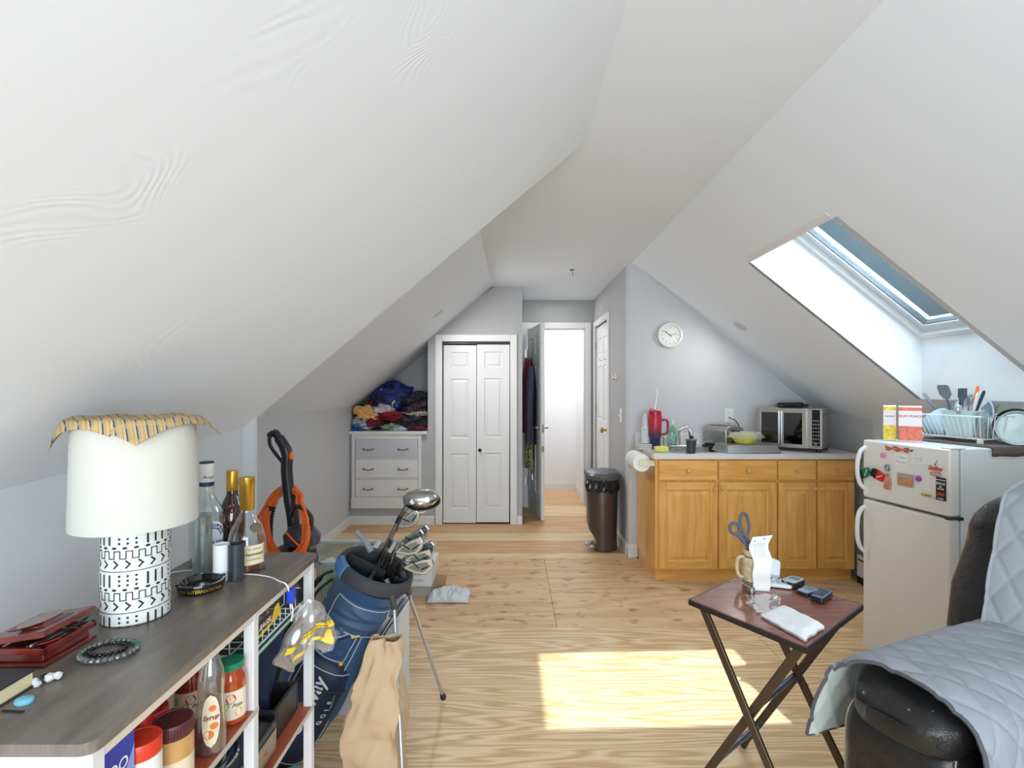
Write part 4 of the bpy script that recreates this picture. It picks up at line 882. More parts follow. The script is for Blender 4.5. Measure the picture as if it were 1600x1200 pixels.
b = B(); b.hexa([(c0.x-.16, VY-.20, 0.003), (c0.x+.16, VY-.20, 0.003), (c0.x+.14, VY+.12, 0.003), (c0.x-.14, VY+.12, 0.003)], [(c0.x-.15, VY-.18, .05), (c0.x+.15, VY-.18, .05), (c0.x+.10, VY+.1, .14), (c0.x-.10, VY+.1, .14)]); b.build('floor_head', M_vb, vac, bevel=.01)
for x in (-.13, .13): B().lathe([(.06, -.015), (.06, .015)], (c0.x+x, VY+.11, .063), 20, ax=(1, 0, 0)).build('wheel', mat('wheel_grey', (60, 60, 64), .6), vac)
B().text('power', .02, lambda x, y: (v3(449, 762).x-.012-y, VY-.031, v3(449, 762).z+x), off=.0002).build('handle_text', mat('print_grey', (150, 150, 155), .5), vac, norm=False)
# orange cord coil hung round the handle
cc = thing('extension_cord', 'thick coil of orange extension cord wound around the carpet cleaner handle', 'cord', v3(458, 812, VY-.08))
b = B(); rnd = random.Random(3)
pts = []
for k in range(19):
    j = [rnd.uniform(-.010, .010) for _ in range(6)]
    for i in range(26):
        t_ = 2*PI*i/26; R1 = .100+.010*(k % 4)+j[0]; R2 = .150+.009*(k % 3)+j[1]
        x = R1*math.cos(t_); z = R2*math.sin(t_); xr = x*.86+z*-.34; zr = x*.30+z*.93
        yo = -.02-.125*(.5-.5*math.sin(t_))**.7-.006*(k % 4)+(.05 if z > .6*R2 else 0)
        pts.append(v3(459, 813)+Vector((xr+j[2]*.6, yo+j[3], zr+j[4])))
b.tube(pts, .0066, 7); b.build('cord_coil', M_or, cc)
B().tube(spline([v3(447, 832, VY-.14), v3(462, 848, VY-.15), v3(478, 862, VY-.14), v3(486, 885, VY-.12), v3(487, 930, VY-.1)], 6), .0052, 6).build('cord_tail', M_or, cc)

# ================= GOLF BAG =================
P0 = Vector((-.868, 1.985, .012)); P1 = Vector((-.50, 1.945, .705)); AX = (P1-P0).normalized(); GL_ = (P1-P0).length
GX, GY, GZ = frame(AX)      # GX horizontal-ish, GY
# make GY point away from the camera-ish, so "front" is -GY
if GX.x < 0: GX = -GX
GX = (Vector((1, 0, 0))-AX*AX.x).normalized(); GY = AX.cross(GX).normalized()
def gp(ang, r, h): return P0+AX*h+GX*(r*math.cos(ang))+GY*(r*math.sin(ang))
def rad(h):
    t = h/GL_; return .100+.024*t+(.010 if t > .9 else 0)
M_bag = mat('bag_blue', (34, 72, 112), .5, bump=.25, bscale=30, dist=.004, sheen=.2); M_bagd = mat('bag_navy', (22, 38, 66), .55, bump=.25, bscale=30, dist=.004); M_pipe = mat('piping_grey', (168, 176, 184), .5); M_bk = mat('bag_black', (34, 34, 38), .7)
gb = thing('golf_bag', 'blue golf stand bag leaning right on two thin legs behind the console', 'golf bag', P0*1)
b = B(); n = 48; hs = [0, .006, .02, .1, .2, .3, .4, .5, .6, .66, .70, GL_-.04]
vs = []; fs = []
for h in hs:
    for k in range(n):
        a = 2*PI*k/n; r = rad(h)*(.9 if h == 0 else 1)+.003*math.sin(a*3+h*9)
        vs.append(gp(a, r, h))
for j in range(len(hs)-1):
    for k in range(n): fs.append((j*n+k, j*n+(k+1) % n, (j+1)*n+(k+1) % n, (j+1)*n+k))
fs.append(tuple(range(n))[::-1]); b.add(vs, fs); b.build('bag_body', M_bag, gb)
B().lathe([(.104, -.005), (.108, 0), (.108, .05), (.104, .055)], P0, 40, ax=AX).build('base_cup', M_bk, gb)
# padded collar
T0 = GL_-.045
b = B(); vs = []; fs = []
prof = [(.128, 0), (.141, .010), (.144, .030), (.138, .052), (.128, .058), (.120, .050), (.117, .02), (.115, -.02)]
for (r, z) in prof:
    for k in range(n): a = 2*PI*k/n; vs.append(gp(a, r, T0+z+.012*math.cos(a)))
for j in range(len(prof)-1):
    for k in range(n): fs.append((j*n+k, j*n+(k+1) % n, (j+1)*n+(k+1) % n, (j+1)*n+k))
b.add(vs, fs); b.build('top_collar', mat('collar_charcoal', (58, 60, 64), .75), gb)
b = B(); vs = []; fs = []; nn_ = 10
for j, (r, z) in enumerate([(.129, -.002), (.1425, .010), (.1455, .030), (.1395, .053), (.128, .059), (.121, .052)]):
    for k in range(nn_+1): a = math.radians(196+34*k/nn_); vs.append(gp(a, r+.001, T0+z+.012*math.cos(a)))
for j in range(5):
    for k in range(nn_): fs.append((j*11+k, j*11+k+1, (j+1)*11+k+1, (j+1)*11+k))
b.add(vs, fs); b.build('collar_patch', mat('patch_blue', (70, 120, 168), .6), gb, solid=.002)
B().lathe([(.112, 0), (.001, .001)], P0+AX*(T0-.14), 32, ax=AX).build('dark_disc', mat('void_black', (10, 10, 12), .9), gb)  # black disc that stands in for the dark depth of the bag
b = B(); b.bar(gp(0, .112, T0+.03), gp(PI, .112, T0+.03), .012, .03, AX); b.build('club_divider', M_bk, gb)
b = B(); b.bar(gp(PI/2, .112, T0+.03), gp(-PI/2, .112, T0+.03), .012, .03, AX); b.build('club_divider', M_bk, gb)
# pockets: puffed panels on the camera side
def pocket(name, a0, a1, h0, h1, puff, m, seed=0, pipe=True, lbl=None):
    def f(u, v):
        a = math.radians(a0+(a1-a0)*u); h = h0+(h1-h0)*v; e = (max(0, math.sin(PI*u)))**.45*(max(0, math.sin(PI*v)))**.4
        w_ = noise.noise(Vector((u*3+seed, v*5, seed)))*.012*e
        return gp(a, rad(h)+.002+puff*e+w_, h)
    o = B().grid(f, 30, 34).build(name, m, gb)
    if pipe:
        b = B(); m_ = .055
        pts = [f(m_+(1-2*m_)*t, m_) for t in [k/8 for k in range(9)]]+[f(1-m_, m_+(1-2*m_)*k/10) for k in range(1, 11)]+[f(1-m_-(1-2*m_)*k/8, 1-m_) for k in range(1, 9)]+[f(m_, 1-m_-(1-2*m_)*k/10) for k in range(1, 10)]
        C0 = P0+AX*((h0+h1)/2); b.tube([p+(p-(P0+AX*((p-P0).dot(AX)))).normalized()*.002 for p in pts], .0022, 5, closed=True)
        p_ = b.build('piping', M_pipe, o)
    return f
fP = pocket('side_pocket', 232, 330, .03, .46, .042, M_bagd, 1)
fM = pocket('middle_pocket', 236, 300, .465, .66, .012, M_bag, 2)
fS = pocket('small_pocket', 180, 228, .22, .56, .030, M_bag, 3)
fR = pocket('edge_pocket', 302, 352, .10, .62, .024, mat('bag_steel_blue', (48, 84, 118), .55), 4)
pocket('collar_flap', 232, 338, .585, .70, .020, mat('bag_slate', (54, 84, 116), .55), 5)
# zips, pullers, tabs
def surf(f, u, v, e=.004):
    p = Vector(f(u, v)); return p+(p-(P0+AX*((p-P0).dot(AX)))).normalized()*e
b = B(); b.tube([surf(fP, .1+.8*k/12, .80, .003) for k in range(13)], .0045, 6, flat=.5); b.build('zip', M_bk, gb)
b = B(); b.tube([surf(fM, .02+.75*k/12, .15+.45*k/12, .003) for k in range(13)], .0045, 6, flat=.5); b.build('zip', M_bk, gb)
b = B(); b.tube([surf(fM, .02+.75*k/12, .23+.45*k/12, .003) for k in range(13)], .002, 6); b.build('zip_piping', M_pipe, gb)
B().tube([surf(fP, .72, .79, .008), surf(fP, .74, .70, .012), surf(fP, .74, .66, .010)], [.004, .009, .006], 8, flat=.5).build('zip_pull', mat('pull_grey', (120, 124, 130), .4, .4), gb)
b = B(); b.bar(surf(fM, .78, .62), surf(fM, .92, .72), .022, .003, GY); b.build('pocket_tab', mat('tab_yellow', (230, 170, 50), .5), gb)
b = B(); b.bar(surf(fM, .86, .02), surf(fM, .95, .04), .014, .003, GY); b.build('pocket_tab', mat('tab_yellow', (230, 170, 50), .5), gb)
B().lathe([(.009, 0), (.008, .003), (.004, .004), (.001, .004)], gp(math.radians(306), rad(.65)+.014, .655), 16, ax=gp(math.radians(306), 1, .6)-gp(0, 0, .6)).build('snap_button', M_chrome, gb)
B().lathe([(.009, 0), (.008, .003), (.004, .004), (.001, .004)], gp(math.radians(212), rad(.65)+.014, .64), 16, ax=gp(math.radians(212), 1, .6)-gp(0, 0, .6)).build('snap_button', mat('button_teal', (80, 130, 124), .4), gb)
# lettering on the big pocket: runs up along the bag
def tx(h0, a_c, e=.004):
    def f(x, y):
        u = (a_c-y*420-232)/98; v = (h0+x-.03)/.43; return surf(fP, min(.97, max(.03, u)), min(.97, max(.03, v)), e)
    return f
B().text('Callaway', .062, tx(.300, 284), off=.0012, shear=.2).build('bag_lettering', mat('letter_white', (214, 220, 226), .5), gb, norm=False)
B().text('G  O  L  F', .024, tx(.290, 306), off=.0008).build('bag_lettering', mat('letter_white', (214, 220, 226), .5), gb, norm=False)
# strap on the left
S0 = gp(math.radians(175), rad(.66)+.01, .66)
b = B(); b.tube(spline([gp(math.radians(185), .14, .70), gp(math.radians(180), .165, .66), gp(math.radians(180), .185, .56), gp(math.radians(178), .19, .42), gp(math.radians(180), .17, .26), gp(math.radians(182), .12, .16)], 7), [.010]*8+[.018]*20+[.012]*8, 8, flat=.5); b.build('shoulder_strap', M_bk, gb)
b = B(); b.tube(spline([gp(math.radians(200), .13, .69), gp(math.radians(195), .155, .62), gp(math.radians(195), .16, .50), gp(math.radians(200), .14, .36)], 7), .010, 8, flat=.5); b.build('shoulder_strap', M_bk, gb)
B().tube(arc((0, 0, 0), .016, 0, 345, 14), .003, 6).xf(Matrix.Translation(gp(math.radians(198), .168, .60))).build('strap_ring', M_chrome, gb)
# legs
HP = gp(math.radians(330), .140, T0-.02)
M_leg = mat('leg_silver', (186, 190, 192), .3, .7)
for k, (h1, foot) in enumerate([(at(618, 938, 1.86), Vector((-.325, 1.60, .012))), (at(637, 925, 2.0), Vector((-.298, 2.29, .014)))]):
    top = at([603, 628][k], [905, 893][k], [1.86, 1.97][k]); kn = at([616, 639][k], [950, 928][k], [1.86, 2.0][k])
    B().tube(spline([top, (top+kn)/2+Vector((.006, -.01, .002)), kn], 5), [.011]*4+[.009]*4+[.012]*3, 8).build('leg_bracket', mat('bracket_grey', (66, 68, 72), .45), gb)
    l = B().tube([kn, foot], .0068, 10).build('leg', M_leg, gb)
    d_ = (foot-kn).normalized(); B().tube([foot-d_*.035, foot-d_*.01, foot], [.009, .014, .010], 12).build('rubber_foot', mat('rubber', (38, 40, 44), .6), l)
    B().text('STAND BAG', .012, lambda x, y: kn+d_*(.13+x)+Vector((y*.5, -.0074, 0)), off=.0002).build('leg_text', mat('print_olive', (150, 140, 60), .5), l, norm=False)
b = B()
for k, q in enumerate((at(630, 935, 1.90), at(641, 932, 2.0))): b.tube([q, gp(math.radians(330), rad(.35)+.02, .36+.02*k)], .0025, 6)
b.build('tension_cord', M_bk, gb)
B().tube(spline([gp(math.radians(318), rad(.6)+.02, .60), gp(math.radians(322), rad(.5)+.04, .52), gp(math.radians(326), rad(.4)+.035, .44), gp(math.radians(330), rad(.35)+.02, .37)], 6), .002, 5).build('bungee', M_bk, gb)

# ---- clubs ----
M_shaft = mat('shaft_steel', (150, 148, 144), .22, 1.); M_iron = mat('iron_chrome', (176, 178, 178), .2, 1.); M_dark = mat('club_dark', (26, 28, 32), .2, .6)
def club(name, label, tip, entry, kind, rot=0., sz=1.):
    tip = Vector(tip); entry = Vector(entry); d = (tip-entry).normalized(); bot = entry-d*.15
    t = thing(name, label, 'golf club', entry, 0, 'golf clubs in the blue bag')
    B().tube([bot, tip-d*.09, tip], [.0052, .0048, .0048], 8).build('shaft', M_shaft, t)
    B().tube([tip-d*.085, tip-d*.055], .0075, 10).build('ferrule', M_black, t)
    R = Matrix.Translation(tip) @ Matrix.Rotation(rot, 4, 'Y')
    if kind == 'driver':
        b = B(); vs = []
        b.blob((.052, 0, .010), (.064, .050, .034), .06, 1.2, 2, 32, .85); b.xf(R).build('club_head', M_iron, t)
        b = B(); b.blob((.060, .012, -.004), (.063, .046, .030), .05, 1.2, 4, 32, .85); b.xf(R).build('crown', M_dark, t)
        b = B()
        for x_, z_ in ((.030, .012), (.058, .008), (.082, .014)): b.lathe([(.010, 0), (.009, .003), (.001, .003)], (x_, -.046, z_), 16, ax=(0, -1, .1))
        b.xf(R).build('sole_weight', M_chrome, t)
    else:
        L_ = .078*sz; H_ = .052*sz
        out = [(0, 0), (.012, -.004), (.04*sz, -.006), (.066*sz, .004), (L_, .022*sz), (L_+.002, .038*sz), (L_-.012, H_), (.045*sz, .040*sz), (.015, .018)]
        b = B(); b.prism([(x_, z_-.006) for x_, z_ in out], -.007, .007); b.xf(R).build('club_head', M_iron, t, bevel=.004, bseg=3)
        cx, cz = sum(p[0] for p in out)/9, sum(p[1] for p in out)/9
        b = B(); b.prism([(cx+(x_-cx)*.66, cz+(z_-cz)*.60-.006) for x_, z_ in out], -.0086, -.0070); b.xf(R).build('head_cavity', mat('cavity_grey', (104, 110, 108), .35, .7), t)
        b = B(); b.bar((cx-.022*sz, -.009, cz+.004), (cx, -.009, cz-.010), .004, .003, (0, 1, 0)); b.bar((cx+.026*sz, -.009, cz+.012), (cx+.008, -.009, cz-.010), .004, .003, (0, 1, 0)); b.xf(R).build('cavity_bar', M_dark, t)
    return t
ent = lambda px, py, y=1.94: at(px, py, y)
club('golf_driver', 'big silver driver head highest above the blue golf bag', ent(636, 786, 1.93), ent(596, 862, 1.95), 'driver', -.10)
club('golf_wood', 'dark fairway wood head just under the driver', ent(633, 798, 1.98), ent(599, 866, 1.98), 'iron', .10, 1.15)
irons = [((620, 822, 1.97), (600, 872, 1.97), -.15, 'iron head just below the fairway wood', 1.), ((633, 842, 2.0), (606, 880, 1.98), .0, 'iron head at the right of the upper irons', 1.0), ((622, 848, 1.95), (604, 882, 1.95), .05, 'iron head in the middle of the cluster, upper row', 1.02),
         ((616, 860, 1.88), (607, 888, 1.90), .12, 'iron head nearest to the camera on the left of the cluster', 1.08), ((640, 866, 1.97), (612, 890, 1.96), .05, 'iron head at the far right of the cluster', 1.0), ((632, 872, 1.92), (614, 894, 1.93), .25, 'blade head low in the cluster with flat grey face', 1.0), ((630, 884, 1.90), (616, 900, 1.91), .35, 'lowest iron head pointing down over the bag rim', 1.1)]
for tip, en, r_, lb, z_ in irons: club('golf_iron', 'chrome '+lb, ent(*tip), ent(*en), 'iron', r_, z_*1.18)
t = thing('golf_towel_hose', 'grey tubular umbrella grip poking out at the back of the golf bag', 'umbrella', at(570, 850, 2.02)); t.name = 'golf_umbrella'
B().tube([at(580, 862, 2.02), at(568, 842, 2.03), at(557, 831, 2.04)], [.012, .011, .009], 10).build('umbrella_grip', mat('grip_grey', (130, 134, 138), .4), t)

# ================= PAPER BAG, WHITE BIN =================
M_kraft = mat('kraft_paper', (198, 170, 138), .8, bump=.35, bscale=18, var=.03, dist=.004)
def kraft(u, v):       # wall of the bag; u round, v up
    x0, x1, y0, y1 = -.555, -.370, 1.70, 1.86
    z = .525*v; cx, cy = -.430, 1.78
    P_ = [(x0, y0), (x1, y0), (x1, y1), (x0, y1), (x0, y0)]; k = min(3, int(u*4)); f = u*4-k
    x = P_[k][0]+(P_[k+1][0]-P_[k][0])*f; y = P_[k][1]+(P_[k+1][1]-P_[k][1])*f
    e = max(0, v-.45)/.55; sx_ = 1-.50*e; xr = x1-.02
    x = xr+(x-xr)*sx_*(1 if v < .5 else 1); y = cy+(y-cy)*(1-.75*e)
    w_ = noise.noise(Vector((u*7, v*6, 2)))*.026*min(1, v*3)+noise.noise(Vector((u*17, v*11, 7)))*.012*min(1, v*3)
    return (x+w_*.6, y+w_, z)
kb = thing('paper_bag', 'tall crumpled brown paper bag standing beside the golf bag', 'bag', (-.46, 1.78, 0))
B().grid(kraft, 72, 40, closeu=True).build('paper_wall', M_kraft, kb, solid=.0015, ang=24)
b = B(); b.box(-.55, -.375, 1.705, 1.855, .002, .006); b.build('bag_bottom', M_kraft, kb)
b = B()
for q in (0, 1): b.box(-.47, -.43, 1.693-.008*0, 1.695, .030+.016*q, .038+.016*q)
b.text('RECYCLE', .014, lambda x, y: (-.45+x, 1.690, .07+y), off=.0002); b.build('printed_panel', mat('print_kraft', (150, 100, 64), .7), kb, norm=False)['kind'] = 'stuff'
b = B(); wbn = thing('storage_bin', 'plain white plastic bin standing behind the brown paper bag', 'bin', (-.60, 2.32, 0))
def ringbox(b, x0, x1, y0, y1, z0, z1, e, fl=.0):
    b.hexa([(x0, y0, z0), (x1, y0, z0), (x1, y1, z0), (x0, y1, z0)], [(x0-fl, y0-fl, z0+.006), (x1+fl, y0-fl, z0+.006), (x1+fl, y1+fl, z0+.006), (x0-fl, y1+fl, z0+.006)])
    for (a0, a1, c0_, c1_) in ((x0, x1, y0, y0+e), (x0, x1, y1-e, y1), (x0, x0+e, y0+e, y1-e), (x1-e, x1, y0+e, y1-e)): b.box(a0, a1, c0_, c1_, z0+.006, z1)
ringbox(b, -.725, -.475, 2.19, 2.43, 0, .40, .005); b.build('bin_wall', mat('bin_white', (214, 218, 222), .4), wbn, bevel=.004)
b = B()
for (a0, a1, c0_, c1_) in ((-.735, -.465, 2.18, 2.197), (-.735, -.465, 2.423, 2.44), (-.735, -.718, 2.197, 2.423), (-.482, -.465, 2.197, 2.423)): b.box(a0, a1, c0_, c1_, .39, .412)
b.build('bin_rim', mat('bin_white', (214, 218, 222), .4), wbn, bevel=.004)
b = B(); b.tube([(-.735, 2.00, .055), (-.86, 1.80, .032)], .022, 12); b.tube([(-.735, 2.00, .055), (-.62, 2.18, .075)], .022, 12)
t = thing('foam_roller', 'turquoise foam tube on the floor under the console end', 'tube', (-.80, 1.9, 0)); B().tube([(-.74, 1.80, .050), (-.875, 1.62, .050)], .026, 14).build('foam_tube', mat('foam_teal', (74, 190, 196), .5), t)
# ================= BOXES, TOTE, BAG further back =================
M_wbox = mat('box_white', (222, 224, 226), .5)
def pkg(lab, x0, x1, y0, y1, z0, z1, m, txt=None, rot=0):
    t = thing('cardboard_box', lab, 'box', ((x0+x1)/2, (y0+y1)/2, z0), rot); a, c_, h = (x1-x0)/2, (y1-y0)/2, z1-z0
    B().box(-a, a, -c_, c_, 0, h).build('box_body', m, t, bevel=.002, local=True)
    B().box(-a-.001, a+.001, -c_*.05, c_*.05, h-.0002, h+.0008).build('tape_strip', mat('tape_clear', (206, 204, 196), .3), t, local=True)
    if txt: 
        for k, s_ in enumerate(txt): B().text(s_, .022, lambda x, y: (a*.35+x, -c_-.0008, h*.62-k*.035+y), off=.0002).build('box_text', mat('print_grey', (150, 150, 155), .5), t, local=True, norm=False)
        b = B()
        for k in range(3): b.box(-a*.1+k*.022, -a*.1+.014+k*.022, -c_-.0008, -c_, h*.4, h*.58)
        b.build('box_mark', M_ink, t, local=True)['kind'] = 'stuff'
    return t
pkg('large grey shipping box at the bottom of the white box pile', -.86, -.535, 3.44, 3.80, 0, .075, mat('box_grey', (176, 172, 168), .6), None)
pkg('white shipping box with small black marks on top of the grey box', -.865, -.525, 3.42, 3.78, .0755, .185, M_wbox, ['HANDLE', 'WITH CARE'])
pkg('flat pale box at the top of the white box pile', -.87, -.56, 3.52, 3.86, .186, .235, mat('box_pale', (206, 212, 216), .5), ['TABLETOP'])
b = B(); 
def crum(cx, cy, rx, ry, h, seed):
    def f(u, v):
        x = cx+(u-.5)*2*rx; y = cy+(v-.5)*2*ry; e = math.sin(PI*u)**.5*math.sin(PI*v)**.5
        z = .004+h*e*(.45+.9*abs(noise.noise(Vector((u*4+seed, v*4, seed))))+.4*abs(noise.noise(Vector((u*9, v*9+seed, 1)))))
        return (x+.02*noise.noise(Vector((u*3, v*3, seed+4)))*6*rx, y+.02*noise.noise(Vector((u*3, v*3, seed+9)))*6*ry, z)
    return f
tag(B().grid(crum(-.41, 3.42, .135, .085, .085, 3), 40, 30).build('plastic_bag', mat('bag_white', (226, 228, 232), .4, trans=.15), solid=.001, ang=18), 'crumpled white plastic bag on the floor right of the boxes', 'bag')
t = thing('card_flap', 'folded piece of brown card standing against the white plastic bag', 'card', (-.49, 3.50, 0))
B().hexa([(-.535, 3.50, 0), (-.46, 3.52, 0), (-.44, 3.54, .10), (-.50, 3.50, .125)], [(-.533, 3.504, 0), (-.458, 3.524, 0), (-.438, 3.544, .10), (-.498, 3.504, .125)]).build('card_sheet', mat('card_brown', (168, 132, 98), .7), t)
# clear tote
t = thing('plastic_tote', 'clear plastic storage tote filled with loose things behind the golf bag', 'tote', (-1.14, 3.35, 0))
b = B(); ringbox(b, -1.40, -.90, 3.12, 3.55, .002, .33, .004); b.build('tote_wall', thin_glass('tote_clear', (236, 246, 244), .10, .10, .22, (214, 230, 226)), t)
b = B()
for (a0, a1, c0_, c1_) in ((-1.415, -.885, 3.105, 3.13), (-1.415, -.885, 3.54, 3.565), (-1.415, -1.39, 3.13, 3.54), (-.91, -.885, 3.13, 3.54)): b.box(a0, a1, c0_, c1_, .318, .338)
b.build('tote_rim', mat('tote_rim', (212, 222, 222), .35), t, bevel=.004)
M_misc = [mat('misc_mint', (196, 214, 204), .5), mat('misc_white', (226, 228, 226), .5), mat('misc_yellow', (222, 214, 140), .5), mat('misc_grey', (150, 156, 160), .5)]
BL = ['mint bundle at the front left inside the clear tote', 'white bundle at the front inside the clear tote', 'yellow bundle at the front inside the clear tote', 'grey bundle at the front right inside the clear tote', 'mint bundle at the back left inside the clear tote', 'white bundle at the back inside the clear tote', 'yellow bundle at the back inside the clear tote']
for k in range(7): tag(B().blob((-1.33+.13*(k % 4), 3.22+.14*(k//4)+.02*k, .10+.05*(k % 3)), (.062, .05, .045), .4, 2.2, k, 18).build('storage_bundle', M_misc[k % 4]), BL[k], 'bundle', 'bundles inside the clear tote')
t = thing('plastic_tote', 'shallow clear plastic lid box behind the clear tote, next to the baseboard', 'tote', (-1.0, 3.95, 0))
b = B(); ringbox(b, -1.25, -.70, 3.90, 4.30, .002, .11, .004); b.build('tote_wall', thin_glass('tote_grey', (226, 230, 232), .10, .10, .30, (196, 200, 202)), t)
b = B()
for (a0, a1, c0_, c1_) in ((-1.26, -.69, 3.89, 3.905), (-1.26, -.69, 4.295, 4.31), (-1.26, -1.245, 3.905, 4.295), (-.705, -.69, 3.905, 4.295)): b.box(a0, a1, c0_, c1_, .10, .118)
b.build('tote_rim', mat('tote_rim', (212, 222, 222), .35), t)

# ================= BUILT-IN DRESSER =================
DS = CY/F
dx = lambda px: (px-800)*DS
dz = lambda py: EYE-(py-606)*DS
M_dr = mat('dresser_white', (222, 223, 222), .42)
dr = thing('built_in_dresser', 'white built-in dresser with three drawers under the sloping ceiling', 'dresser', (dx(605), CY, dz(793)))
b = B(); xL, xR, zB, zT = dx(551), dx(659), dz(793), dz(678)
b.box(xL, dx(556), CY-.03, CY-.001, zB, zT); b.box(dx(654), xR, CY-.03, CY-.001, zB, zT); b.box(dx(556), dx(654), CY-.03, CY-.001, dz(686), zT)
b.box(dx(556), dx(654), CY-.03, CY-.001, dz(716.5), dz(714.5)); b.box(dx(556), dx(654), CY-.03, CY-.001, dz(747.5), dz(745.5)); b.box(dx(556), dx(654), CY-.03, CY-.001, zB, dz(776))
b.box(dx(556), dx(654), CY-.012, CY-.001, dz(776), dz(686)); b.build('face_frame', M_dr, dr, bevel=.0015)
B().box(xL-.005, xR+.005, CY-.042, CY-.03, zB, dz(777)).build('kick_panel', M_dr, dr, bevel=.003)
for (y0, y1, m) in ((686.3, 714.2, mat('drawer_blue_grey', (196, 199, 206), .42)), (717, 745.2, M_dr), (748, 775.6, M_dr)):
    d_ = B().box(dx(557), dx(653.5), CY-.034, CY-.013, dz(y1), dz(y0)).build('drawer', m, dr, bevel=.003)
    for px in (576.5, 630.5):
        zc_ = dz((y0+y1)/2+1); b = B(); b.tube(spline([(dx(px)-.05, CY-.036, zc_), (dx(px)-.038, CY-.052, zc_-.004), (dx(px), CY-.058, zc_-.006), (dx(px)+.038, CY-.052, zc_-.004), (dx(px)+.05, CY-.036, zc_)], 4), .0055, 6)
        for s in (-1, 1): b.lathe([(.010, 0), (.008, .004)], (dx(px)+s*.045, CY-.034, zc_), 10, ax=(0, -1, 0))
        b.build('pull_handle', mat('pull_copper', (176, 112, 54), .35, .8), d_)
B().box(dx(545), dx(668), CY-.045, 5.775, dz(678), dz(673.5)).build('top_shelf', M_dr, dr, bevel=.003)
# clothes pile: each garment a crumpled lump
def garment(name, lab, px, py, w_, h_, col, Y=5.45, ry=.11, amp=.55, seed=1, patt=None, rot=0., p=1., shiny=False):
    c0 = at(px, py, Y); s = Y/F; m = mat('cloth_%d_%d_%d' % col, col, .35 if shiny else .85, var=.25, vscale=26, bump=.5, bscale=40, dist=.006) if not patt else patt
    b = B(); b.blob((0, 0, 0), (w_*s/2, ry, h_*s/2), amp, 2.1, seed, 40, p); b.xf(Matrix.Translation(c0) @ Matrix.Rotation(rot, 4, 'Y'))
    zt_ = dz(673.5)+.002; b.v = [(v[0], min(v[1], 5.765), max(v[2], zt_)) for v in b.v]
    b.v = [(v[0], v[1], min(v[2], farZ(v[0])-.012)) for v in b.v]; b.v = [(min(max(v[0], -1.61), -.86), v[1], v[2]) for v in b.v]
    return tag(b.build(name, m), lab, 'clothes')
def patch_mat(name, stops, sc=14.):
    m = bpy.data.materials.new(name); m.use_nodes = True; nt = m.node_tree; p = nt.nodes['Principled BSDF']; p.inputs['Roughness'].default_value = .55
    tc = N(nt, 'ShaderNodeTexCoord'); n = N(nt, 'ShaderNodeTexNoise'); n.inputs['Scale'].default_value = sc; n.inputs['Detail'].default_value = 2; n.inputs['Distortion'].default_value = 1.2; nt.links.new(tc.outputs['Object'], n.inputs[0])
    r = ramp(nt, stops); r.color_ramp.interpolation = 'CONSTANT'; nt.links.new(n.outputs['Fac'], r.inputs[0]); nt.links.new(r.outputs[0], p.inputs['Base Color']); return m
garment('folded_shirt', 'bright blue shirt peeking out at the bottom left of the clothes pile', 556, 669, 24, 9, (26, 104, 186), seed=1, Y=5.34, ry=.07)
garment('folded_shirt', 'pale grey striped shirt folded at the lower left of the clothes pile', 566, 662, 40, 17, (178, 186, 200), seed=2, Y=5.38, ry=.10)
garment('folded_shirt', 'dark maroon shirt rolled at the left edge of the clothes pile', 556, 644, 22, 24, (88, 40, 50), seed=3)
garment('folded_shirt', 'pale orange shirt with print on the left of the clothes pile', 572, 645, 36, 20, (236, 184, 116), seed=4, Y=5.36, ry=.08, rot=.25)
garment('folded_shirt', 'maroon shirt in the middle of the clothes pile below the pale orange one', 584, 659, 42, 18, (118, 34, 44), seed=5, Y=5.40)
garment('folded_shirt', 'bright crimson shirt lying across the middle of the clothes pile', 612, 650, 48, 12, (142, 24, 34), seed=6, Y=5.37, ry=.09)
garment('folded_shirt', 'rust brown shirt behind the blue bag in the clothes pile', 583, 634, 20, 16, (112, 54, 34), seed=7, Y=5.5)
garment('laundry_bag', 'shiny dark blue patterned bag bulging at the top of the clothes pile', 611, 622, 66, 46, (20, 32, 66), seed=8, Y=5.50, ry=.15, amp=.35, patt=patch_mat('blue_bag_pattern', [(0, (14, 20, 44)), (.42, (20, 48, 120)), (.56, (14, 18, 38)), (.66, (196, 204, 220))], 7.))
garment('folded_shirt', 'pale pink and grey cloth under the blue bag in the clothes pile', 600, 640, 34, 13, (196, 184, 190), seed=9, Y=5.38, ry=.07)
garment('folded_shirt', 'black shirt heaped at the right side of the clothes pile', 650, 626, 46, 26, (40, 42, 48), seed=10, Y=5.5, ry=.13, rot=-.25)
garment('folded_shirt', 'plum coloured shirt on the right of the clothes pile', 650, 638, 40, 16, (74, 50, 66), seed=11, Y=5.42, rot=-.2)
garment('folded_shirt', 'white floral cloth strip at the right of the clothes pile', 652, 646, 38, 8, (190, 190, 180), seed=12, Y=5.36, ry=.07, patt=patch_mat('floral', [(0, (200, 202, 198)), (.5, (120, 124, 110)), (.6, (214, 210, 180))], 30.))
garment('folded_shirt', 'dark grey sweater low on the right of the clothes pile', 645, 656, 54, 17, (46, 50, 54), seed=13, Y=5.38)
garment('folded_shirt', 'sage green and cream bundle low in the middle of the clothes pile', 612, 668, 28, 12, (128, 146, 122), seed=14, Y=5.33, ry=.06)
garment('folded_shirt', 'white and pale blue cloth at the foot of the clothes pile', 626, 670, 26, 8, (196, 214, 226), seed=15, Y=5.33, ry=.06)
garment('folded_shirt', 'navy and red plaid shirt at the lower right of the clothes pile', 650, 667, 38, 14, (60, 30, 44), seed=16, Y=5.34, ry=.07, patt=patch_mat('plaid', [(0, (34, 34, 54)), (.48, (120, 30, 40)), (.6, (50, 40, 60))], 18.))
